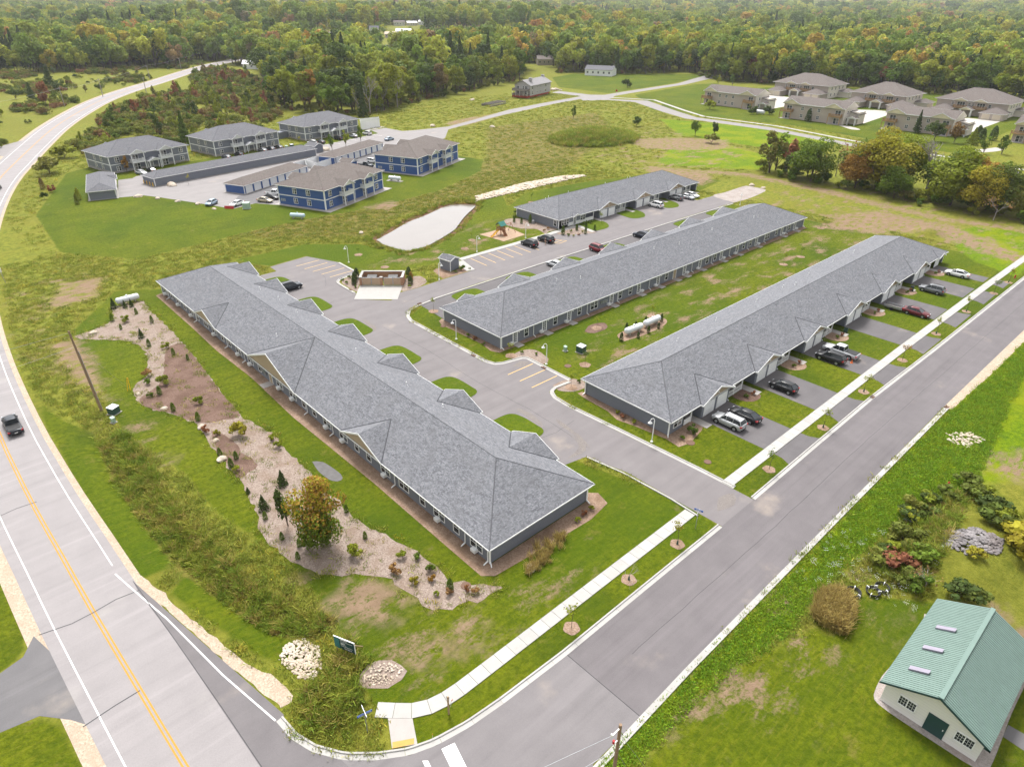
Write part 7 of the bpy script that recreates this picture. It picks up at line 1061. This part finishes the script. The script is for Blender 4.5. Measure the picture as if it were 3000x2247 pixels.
for i, (x, y, h, m, lab) in enumerate(((77.8,2.2,3.4,'leaf_gold','yellow bush beside the fieldstone heap'),(66,10.4,2.0,'leaf_red','dark red bush in the brush pile'),(67.6,8.6,1.8,'leaf_green','green bush in the brush pile'),(64.6,11.6,1.9,'leaf_scrub','tawny bush at the brush pile edge'),(69.5,11,2.1,'leaf_scrub','brownish bush behind the brush pile'),(71.6,5,1.1,'leaf_gold','yellow vine over the fieldstones'),(80,5.4,2.4,'leaf_scrub','brown bush at the picture edge'),(84,6.5,2.2,'leaf_dark','dark bush in the verge at the picture edge'),(86,9.6,2.0,'leaf_scrub','grey-green bush above the picture edge'),(63.8,7.4,1.6,'leaf_green','green bush behind the barn'),(66,3.4,1.6,'leaf_scrub','tawny bush behind the barn roof'))): plant('bush', i, x, y, h, m, lab, 'shrub', 'brush pile shrubs', 'shrub', wide=1.6)
for i in range(26): x, y = 63+rng.uniform(0,24), rng.uniform(1.5,13); plant('bush', i, x, y-.0, rng.uniform(.8,1.9), ('leaf_scrub','leaf_yg','leaf_scrub','leaf_dark')[i % 4], 'weedy bush in the tangle of brush beyond the barn', 'shrub', 'brush pile shrubs', 'shrub', wide=1.7) if not (70 < x < 78 and 3 < y < 9) else None
plant('bare', 1, 63.8, 7.0, 2.4, 'leaf_russet', 'grey dead brush spread behind the barn', 'tree', None, 'dead_brush', wide=1.6, bark='deadwood')
# scrub between the highway and the grey houses
SCR = [(161,469),(171,380),(158,345),(130,305),(95,300),(62,290),(55,315),(73,350),(92,400),(110,430),(140,480)]
n_ = 0; P_ = rng.uniform((50,285),(235,640),(900,2)); keep = inside(P_, SCR) | inside(P_, [(165,475),(175,380),(200,430),(240,580),(235,640),(190,560)]); near_hw = dline(P_, HW) > 10
for x, y in P_[keep & near_hw][:210]:
    n_ += 1; up_ = (x-50)/130+(y-300)/400; k = 'slim' if rng.random() < .22+.3*min(up_,1) else 'bush'; m = ('leaf_scrub','leaf_yg','leaf_green','leaf_dark','leaf_red','leaf_yg')[int(rng.integers(0,6))]; hue = {'leaf_scrub':'tawny','leaf_yg':'yellow-green','leaf_green':'green','leaf_dark':'dark green','leaf_red':'reddish'}[m]
    plant(k, n_, x, y, rng.uniform(5,10) if k == 'slim' else rng.uniform(1.4,3.2), m, ('slender %s sapling' if k == 'slim' else 'low %s bush') % hue+' in the scrub behind the grey houses', 'tree' if k == 'slim' else 'shrub', 'scrub behind the grey houses', 'scrub_tree' if k == 'slim' else 'shrub', wide=1.0 if k == 'slim' else 1.5)
P_ = rng.uniform((20,380),(230,680),(500,2)); s_ = np.interp(P_[:,1], HW[:,1], HW[:,0]); ok = (P_[:,0] < s_-14) & (P_[:,0] > P_[:,1]*.085)
for i, (x, y) in enumerate(P_[ok][:80]): plant('bush' if i % 4 else 'slim', i, x, y, rng.uniform(1.2,3) if i % 4 else rng.uniform(4,8), ('leaf_scrub','leaf_yg','leaf_dark')[i % 3], ('%s growth in the field across the highway' % ('tawny','yellow-green','dark')[i % 3]), 'shrub', 'field growth across the highway', 'shrub', wide=1.4)
SB = variant_set('scrub_kinds', [joined_bush(i) for i in range(4)])
P_ = rng.uniform((20,285),(245,680),(9000,2)); s_ = np.interp(P_[:,1], HW[:,1], HW[:,0]); P_ = P_[(inside(P_, SCR) | inside(P_, [(165,475),(175,380),(200,430),(240,580),(235,640),(190,560)]) | ((P_[:,0] < s_-12) & (P_[:,0] > P_[:,1]*.085) & (np.sin(P_[:,0]*.09)+np.sin(P_[:,1]*.06) > .2))) & (dline(P_, HW) > 9)]
P_ = P_[(np.sin(P_[:,0]*.21+1)+np.sin(P_[:,1]*.17)+rng.normal(0,.7,len(P_))) > -.5][:1700]; scatter('scrub', 'low spreading scrub on the rough land by the highway', 'scrub', np.column_stack([P_, hgt(P_)]), rng.uniform(0,6,len(P_)), rng.uniform(.6,1.5,len(P_)), rng.integers(0,4,len(P_)), SB)
# woods
EDGE = [(255,672),(262,640),(245,560),(199,439),(168,366),(178,334),(186,312),(212,330),(262,350),(312,372),(362,390),(438,412),(462,378),(524,352),(486,300),(500,252),(520,212),(528,166),(530,60)]
FR = EDGE+[(9000,60),(9000,9000),(800,9000),(270,3000),(262,760)]; FL_ = [(20,700),(92,692),(131,655),(184,664),(216,650),(262,714),(262,760),(270,3000),(800,9000),(100,9000),(20,3000)]
VILL = []
def grid_pts(r0, r1, st):
    n = int(r1/st)+2; a = np.stack(np.meshgrid(np.arange(n)*st, np.arange(n)*st), -1).reshape(-1,2)+rng.uniform(-.42,.42,(n*n,2))*st; r = np.hypot(*a.T); az = np.degrees(np.arctan2(a[:,1], a[:,0])); return a[(r > r0) & (r <= r1) & (az > 7.5) & (az < 87)]
HOUSES = [(672,1006,'large brown-roofed house in the far village',17,11,5,'white_dull','shingle_brown'),(692,997,'pale house beside the brown-roofed village house',16,10,4,'beige_light','white_dull'),(518,830,'white house with dark roof in the far village',11,8,5,'white','shingle_dark'),(525,782,'low white-roofed building in the far village',18,10,4,'white_dull','white'),(496,763,'tan-roofed house in the far village',13,9,4,'beige_siding','tan'),(430,663,'grey house half hidden in the near woods',12,9,6,'beige_light','shingle_dark'),(1146,1462,'tiny white house on the far ridge',20,12,6,'white','white_dull'),(994,1600,'pale barn at the top of the village',40,14,5,'white_dull','white_dull'),(230,1250,'dark-roofed house on the wooded rise',44,18,7,'white_dull','shingle_dark'),(910,1735,'long white-roofed factory beyond the woods',95,30,9,'white_dull','white'),(433,805,'white-roofed sheds behind the highway woods',30,9,4,'white','white'),(250,602,'white-roofed shed where the highway meets the woods',14,9,4,'white','white'),(438,390,'pale double-garage house at the forest edge',22,14,4.5,'white','shingle_dark'),(474,480,'brown-roofed house sunk in the woods',20,14,5,'beige_siding','shingle_brown'),(358,549,'red-brown roofed house in the near woods',14,10,4,'beige_siding','shingle_brown'),(722,1009,'small white gabled house at the village edge',9,8,5,'white','white_dull')]
for x, y, lab, L_, D_, E_, wm, rm in HOUSES:
    z = float(hgt(np.array([[x,y]]))[0]); cottage(lab, x, y, math.atan2(y,x)-PI/2+.3*math.sin(x), L_, D_, E_, wm, rm, 2.4 if D_ < 20 else 1.0, z); VILL.append((x, y, L_))
def clear_of_houses(P):
    ok = np.ones(len(P), bool); r = np.hypot(*P.T)
    for x, y, L_ in VILL:
        R_ = math.hypot(x,y); ux, uy = x/R_, y/R_; along = P[:,0]*ux+P[:,1]*uy; side = np.abs(-P[:,0]*uy+P[:,1]*ux-.3*L_*0); ok &= ~((along > R_*(.8 if R_ > 550 else .93)) & (along < R_+D_CL) & (side < L_*.5+4))
    return ok
D_CL = 22
def in_woods(P): return (inside(P, FR) | inside(P, FL_)) & clear_of_houses(P) & (dline(P, HW) > 11) & ~inside(P, [(560,800),(640,870),(720,760),(620,720)]) & ~inside(P, [(1350,1400),(1500,1550),(1650,1350),(1480,1250)]) & ~inside(P, [(1050,560),(1250,640),(1300,560),(1100,500)])
A1 = grid_pts(330, 1050, 9.6); A1 = A1[in_woods(A1)]; A2 = grid_pts(1050, 2300, 16); A2 = A2[in_woods(A2)]; A3 = grid_pts(2300, 8800, 34); A3 = A3[in_woods(A3)]
d_edge = dline(A1, EDGE+[(9000,60)]); r1 = np.hypot(*A1.T); order = np.argsort(np.where(d_edge < 60, d_edge*2+r1*.35, 1e6+r1)); ind = order[:235]; rest = np.setdiff1d(np.arange(len(A1)), ind)
WM = [('leaf_green','green'),('leaf_yg','yellow-green'),('leaf_dark','dark green'),('leaf_gold','golden'),('leaf_green','green'),('leaf_yg','yellow-green'),('leaf_scrub','russet-tinged'),('leaf_dark','dark green'),('leaf_red','reddish'),('leaf_orange','orange')]; WP = [.21,.21,.12,.05,.15,.16,.05,.03,.01,.01]
for j, i in enumerate(ind):
    x, y = A1[i]; m, hue = WM[rng.choice(10, p=WP)]; zone = 'beside the grey houses' if x < 250 and y > 280 else 'along the highway' if y > 440 and x < 300 else 'behind the raised house' if y > 300 else 'behind the beige houses'
    con = rng.random() < .08; plant('conifer' if con else ('broad','broad','broad','slim','broad')[j % 5], j, x, y, rng.uniform(13,22)*(1.2 if x > 400 else 1), 'leaf_conifer' if con else m, ('dark conifer' if con else 'tall %s tree' % hue)+' at the woodland edge '+zone, 'tree', 'woodland edge trees', 'conifer_tree' if con else 'broadleaf_tree', wide=rng.uniform(.85,1.25))
for i, (x, y, h) in enumerate(((188,318,17),(191.5,316,15),(196,321,18),(203,326,16),(208,327,19),(221,333,16))): plant('bare', 1+i, x, y, h, ('leaf_yg','leaf_gold')[i % 2], 'pale-trunked thin tree at the woodland edge', 'tree', 'woodland edge trees', 'broadleaf_tree', wide=.55, bark='deadwood')
FC = variant_set('forest_kinds', [joined(lambda i=i: bl(110+i, 15, 4.8+.4*i, 1.6, 14, 1250, .9), 'leaf_forest') for i in range(4)]+[joined(lambda: co(120, 14, 2.8, .5, 700, 1.0), 'leaf_conifer')]); FL3 = variant_set('far_forest_kinds', [joined(lambda i=i: bl(130+i, 15, 7.5, 1.5, 16, 420, 1.9), 'leaf_forest') for i in range(3)]+[joined(lambda: bl(139, 16, 6, 1, 12, 380, 1.7), 'leaf_conifer')])
def stand(P):
    v = np.sin(P[:,0]*.0113+1.3)*np.cos(P[:,1]*.0091-.4)+.6*np.sin(P[:,0]*.031+P[:,1]*.023); return v
def fpts(P, sc, ncon, nv):
    z = hgt(P); s = sc*np.clip(np.exp(rng.normal(-.05,.26,len(P))),.5,1.5); idx = rng.integers(0, nv, len(P)); idx[(stand(P) > .95) & (rng.random(len(P)) < .8)] = ncon; return np.column_stack([P, z]), rng.uniform(0,6.28,len(P)), s, idx
A1r = A1[rest]; vz = ((A1r[:,0]-560)/200)**2+((A1r[:,1]-850)/230)**2 < 1; A1r = A1r[~vz | (rng.random(len(A1r)) < .42)]; vz = ((A1r[:,0]-560)/200)**2+((A1r[:,1]-850)/230)**2 < 1
q = fpts(A1r, np.where(vz, .72, 1.5), 4, 4); q2 = fpts(A2, 1.75, 4, 4); scatter('forest', 'mixed autumn woodland filling the distance', 'woodland', *[np.concatenate([a, b]) for a, b in zip(q, q2)], FC)
q3 = fpts(A3, 2.0, 3, 3); scatter('far_forest', 'hazy far woodland up to the horizon', 'woodland', *q3, FL3)
U_ = grid_pts(300, 620, 5.5); du = dline(U_, EDGE); U_ = U_[(du < 9) & in_woods(U_)]; UC = variant_set('undergrowth_kinds', [joined(lambda i=i: bl(150+i, 3.4, 2.2, .1, 9, 420, .5), 'leaf_scrub') for i in range(3)]); scatter('undergrowth', 'shrubby undergrowth along the woodland edge', 'undergrowth', np.column_stack([U_, hgt(U_)]), rng.uniform(0,6,len(U_)), rng.uniform(.5,1.2,len(U_)), rng.integers(0,3,len(U_)), UC)
# rough grass and weeds
def open_ground(P, margin=.3):
    ok = (dline(P, HW) > np.interp(P[:,1], HW[:,1], HWW)+1.7)
    for poly in PAVED:
        a = np.array(poly); b = (P[:,0] > a[:,0].min()-1) & (P[:,0] < a[:,0].max()+1) & (P[:,1] > a[:,1].min()-1) & (P[:,1] < a[:,1].max()+1)
        if b.any(): j = np.where(b)[0]; ok[j] &= sdf(P[j], poly) < -margin
    for (x0,y0,x1,y1) in ((33,38.8,50,141.5),(67,40,174.5,57.2),(67.4,75.6,176.8,93),(124.8,117,188.4,134.3),(47.6,-3,61,6),(14,28.5,215,31.2)): ok &= ~((P[:,0] > x0) & (P[:,0] < x1) & (P[:,1] > y0) & (P[:,1] < y1))
    return ok & (sdf(P, POND) < -.4)
def zone(P, polys):
    v = np.full(len(P), -99.0)
    for p in polys: v = np.maximum(v, sdf(P, p))
    return v
def rpts(n, x0, y0, x1, y1):
    P = rng.uniform((x0,y0),(x1,y1),(n,2)); az = np.degrees(np.arctan2(P[:,1], P[:,0])); return P[(az > 6) & (az < 99)]
def grass(name, label, P, sc, coll, nv): scatter(name, label, 'grass', np.column_stack([P, hgt(P)]), rng.uniform(0,6.28,len(P)), sc, rng.integers(0,nv,len(P)), coll)
MC = variant_set('meadow_kinds', [tuft(200+i, .26, .6, 26, .03, .8, 'blade_meadow') for i in range(4)]); DC = variant_set('ditch_kinds', [tuft(210+i, .55+.12*i, .6, 40, .035, .6, 'blade_ditch') for i in range(4)]); VC = variant_set('verge_kinds', [tuft(220+i, .17, .6, 26, .035, .9, 'blade_verge') for i in range(3)]); TC = variant_set('tan_kinds', [tuft(230+i, 1.1, .5, 50, .035, .35, 'blade_tan') for i in range(2)])
MOWN = LAWNS+VERGE
P = rpts(120000, -8, 8, 190, 180); P = P[open_ground(P)]; P = P[(zone(P, MOWN) < -.3) & (zone(P, DIRT) < .2)]; dcam = np.hypot(*P.T); P = P[rng.random(len(P)) < np.clip(70/dcam, .25, 1)]; grass('meadow_grass', 'rough uncut grass around the mown lawns', P, rng.uniform(.6,1.3,len(P)), MC, 4)
P = rpts(90000, 20, 120, 340, 340); P = P[open_ground(P, 1.0)]; P = P[(zone(P, MOWN) < -.6) & (zone(P, DIRT) < -.5)]; P = P[:10000]; grass('field_grass', 'yellowing rough grass of the open field', P, rng.uniform(.9,1.7,len(P)), MC, 4)
DZ = [[(9.5,92),(12.8,92),(13.1,84),(12.4,76),(12.5,68),(13.2,62),(13.6,54),(15.8,48),(17.8,44),(15,43.5),(12.6,47),(11,53),(9.6,60),(8.8,70),(8.4,82)], [(11.6,39.5),(14.5,39),(17.5,41.5),(18,37.5),(15.6,36.6),(15,34.6),(12.6,32.8),(10.8,35.4)], [(70,10.2),(78,12),(90,8.5),(92,3),(86,-2),(70,-3.5),(64.5,-1),(62.6,6.8),(63,12.6),(68,13)]]
P = rpts(60000, 4, -8, 95, 120); P = P[open_ground(P, .2) & (zone(P, DZ) > 0)]; P = P[:3600]; grass('ditch_weeds', 'tall weeds and goldenrod in the roadside ditch', P, rng.uniform(.5,1.05,len(P)), DC, 4)
P = rpts(90000, 20, -12, 190, 17.3); P = P[open_ground(P, .25) & (zone(P, VERGE) > -.4)]; P = P[:5500]; grass('verge_grass', 'lush bright green grass beside the street', P, rng.uniform(.6,1.25,len(P)), VC, 3)
P = rpts(9000, 50, 8, 62, 16); P = P[zone(P, TANGRASS[:1]) > 0][:420]; grass('tan_grass', 'patch of dry tan grass by the pipe coils', P, rng.uniform(.7,1.1,len(P)), TC, 2)
P = rpts(14000, 15, 35, 34, 141); P = P[(sdf(P, BEDA) > -.6) & (rng.random(len(P)) < .12*(1+2*(sdf(P, BEDA) < .8)))][:520]; grass('bed_weeds', 'scattered weeds growing through the gravel bed', P, rng.uniform(.5,1.2,len(P)), MC, 4)
b_ = spline([(36,35.8),(38.2,36.2),(40,36.8),(42,37)], .5); P = np.concatenate([b_+rng.normal(0,.45,b_.shape) for _ in range(4)]); grass('ornamental_grass', 'yellow and russet grasses in the swale by the corner', P, rng.uniform(.4,.9,len(P)), TC, 2)
pb = spline(POND+[POND[0]], 1.2); P = np.concatenate([pb+(pb-np.array([104,143]))*rng.uniform(.05,.2,(len(pb),1))+rng.normal(0,.8,pb.shape) for _ in range(9)]); P = P[(sdf(P, POND) < -1.6)]; grass('pond_reeds', 'weedy growth fringing the pond', P, rng.uniform(.5,1.0,len(P)), DC, 4)
e_ = rng.normal(0,.55,(2600,2)); P = np.column_stack([231+22*e_[:,0], 198+17*e_[:,1]]); P = P[((P[:,0]-231)/22)**2+((P[:,1]-198)/17)**2 < .98]; grass('mound_weeds', 'dense grey-green weeds covering the earth mound', P, rng.uniform(1.2,2.2,len(P)), DC, 4)
fm_ = MB(); [fm_.box(a*.16-.015,b*.14-.015,.3+.1*((a*3+b) % 3),a*.16+.015,b*.14+.015,.33+.1*((a*3+b) % 3)) for a in range(-1,2) for b in range(-1,2)]; WC = variant_set('flower_kinds', [fm_.mesh('flower', 'petal')]); P = rpts(6000, 24, -8, 95, 17); P = P[open_ground(P, .3) & (stand(P*9) > .5)][:120]; grass('wildflowers', 'white wildflowers dotting the verge', P, rng.uniform(.6,1.2,len(P)), WC, 1)

# ------------------------------------------------------------------ air: thin haze over the whole place
_hm = bpy.data.materials.new('haze_air'); _hm.use_nodes = True; _ht = _hm.node_tree; _ht.nodes.remove(_ht.nodes['Principled BSDF']); _pv = _ht.nodes.new('ShaderNodeVolumePrincipled'); _pv.inputs['Color'].default_value = (.93, .96, 1, 1); _pv.inputs['Density'].default_value = HAZE; _pv.inputs['Anisotropy'].default_value = .2; _ht.links.new(_pv.outputs[0], _ht.nodes['Material Output'].inputs['Volume'])
tag(MB().box(-305,-305,-4,9400,9400,190).obj('haze', _hm), 'thin pale air softening the far woods', 'haze', None, 'stuff')

# every thing gets a label of its own: things alike are told apart by their order across the view
_by = {}
for o in list(SC.objects):
    if o.parent is None and 'label' in o.keys() and 'category' in o.keys() and o.get('kind') is None: _by.setdefault(o['label'], []).append(o)
_ones = 'zeroth first second third fourth fifth sixth seventh eighth ninth tenth eleventh twelfth thirteenth fourteenth fifteenth sixteenth seventeenth eighteenth nineteenth'.split(); _tens = {2:'twenty',3:'thirty',4:'forty',5:'fifty',6:'sixty',7:'seventy'}
def ordinal(n): return _ones[n] if n < 20 else ({2:'twentieth',3:'thirtieth',4:'fortieth',5:'fiftieth',6:'sixtieth',7:'seventieth'}[n//10] if n % 10 == 0 else _tens[n//10]+'-'+_ones[n % 10])
for lab, obs in _by.items():
    if len(obs) < 2: continue
    inv = cam.matrix_world.inverted()
    def sx(o): p = inv @ Vector(o.location); return p.x/max(.1, -p.z)
    for i, o in enumerate(sorted(obs, key=sx)): o['label'] = (ordinal(i+1)+' from left, '+lab) if i < len(obs)-1 else 'rightmost '+lab
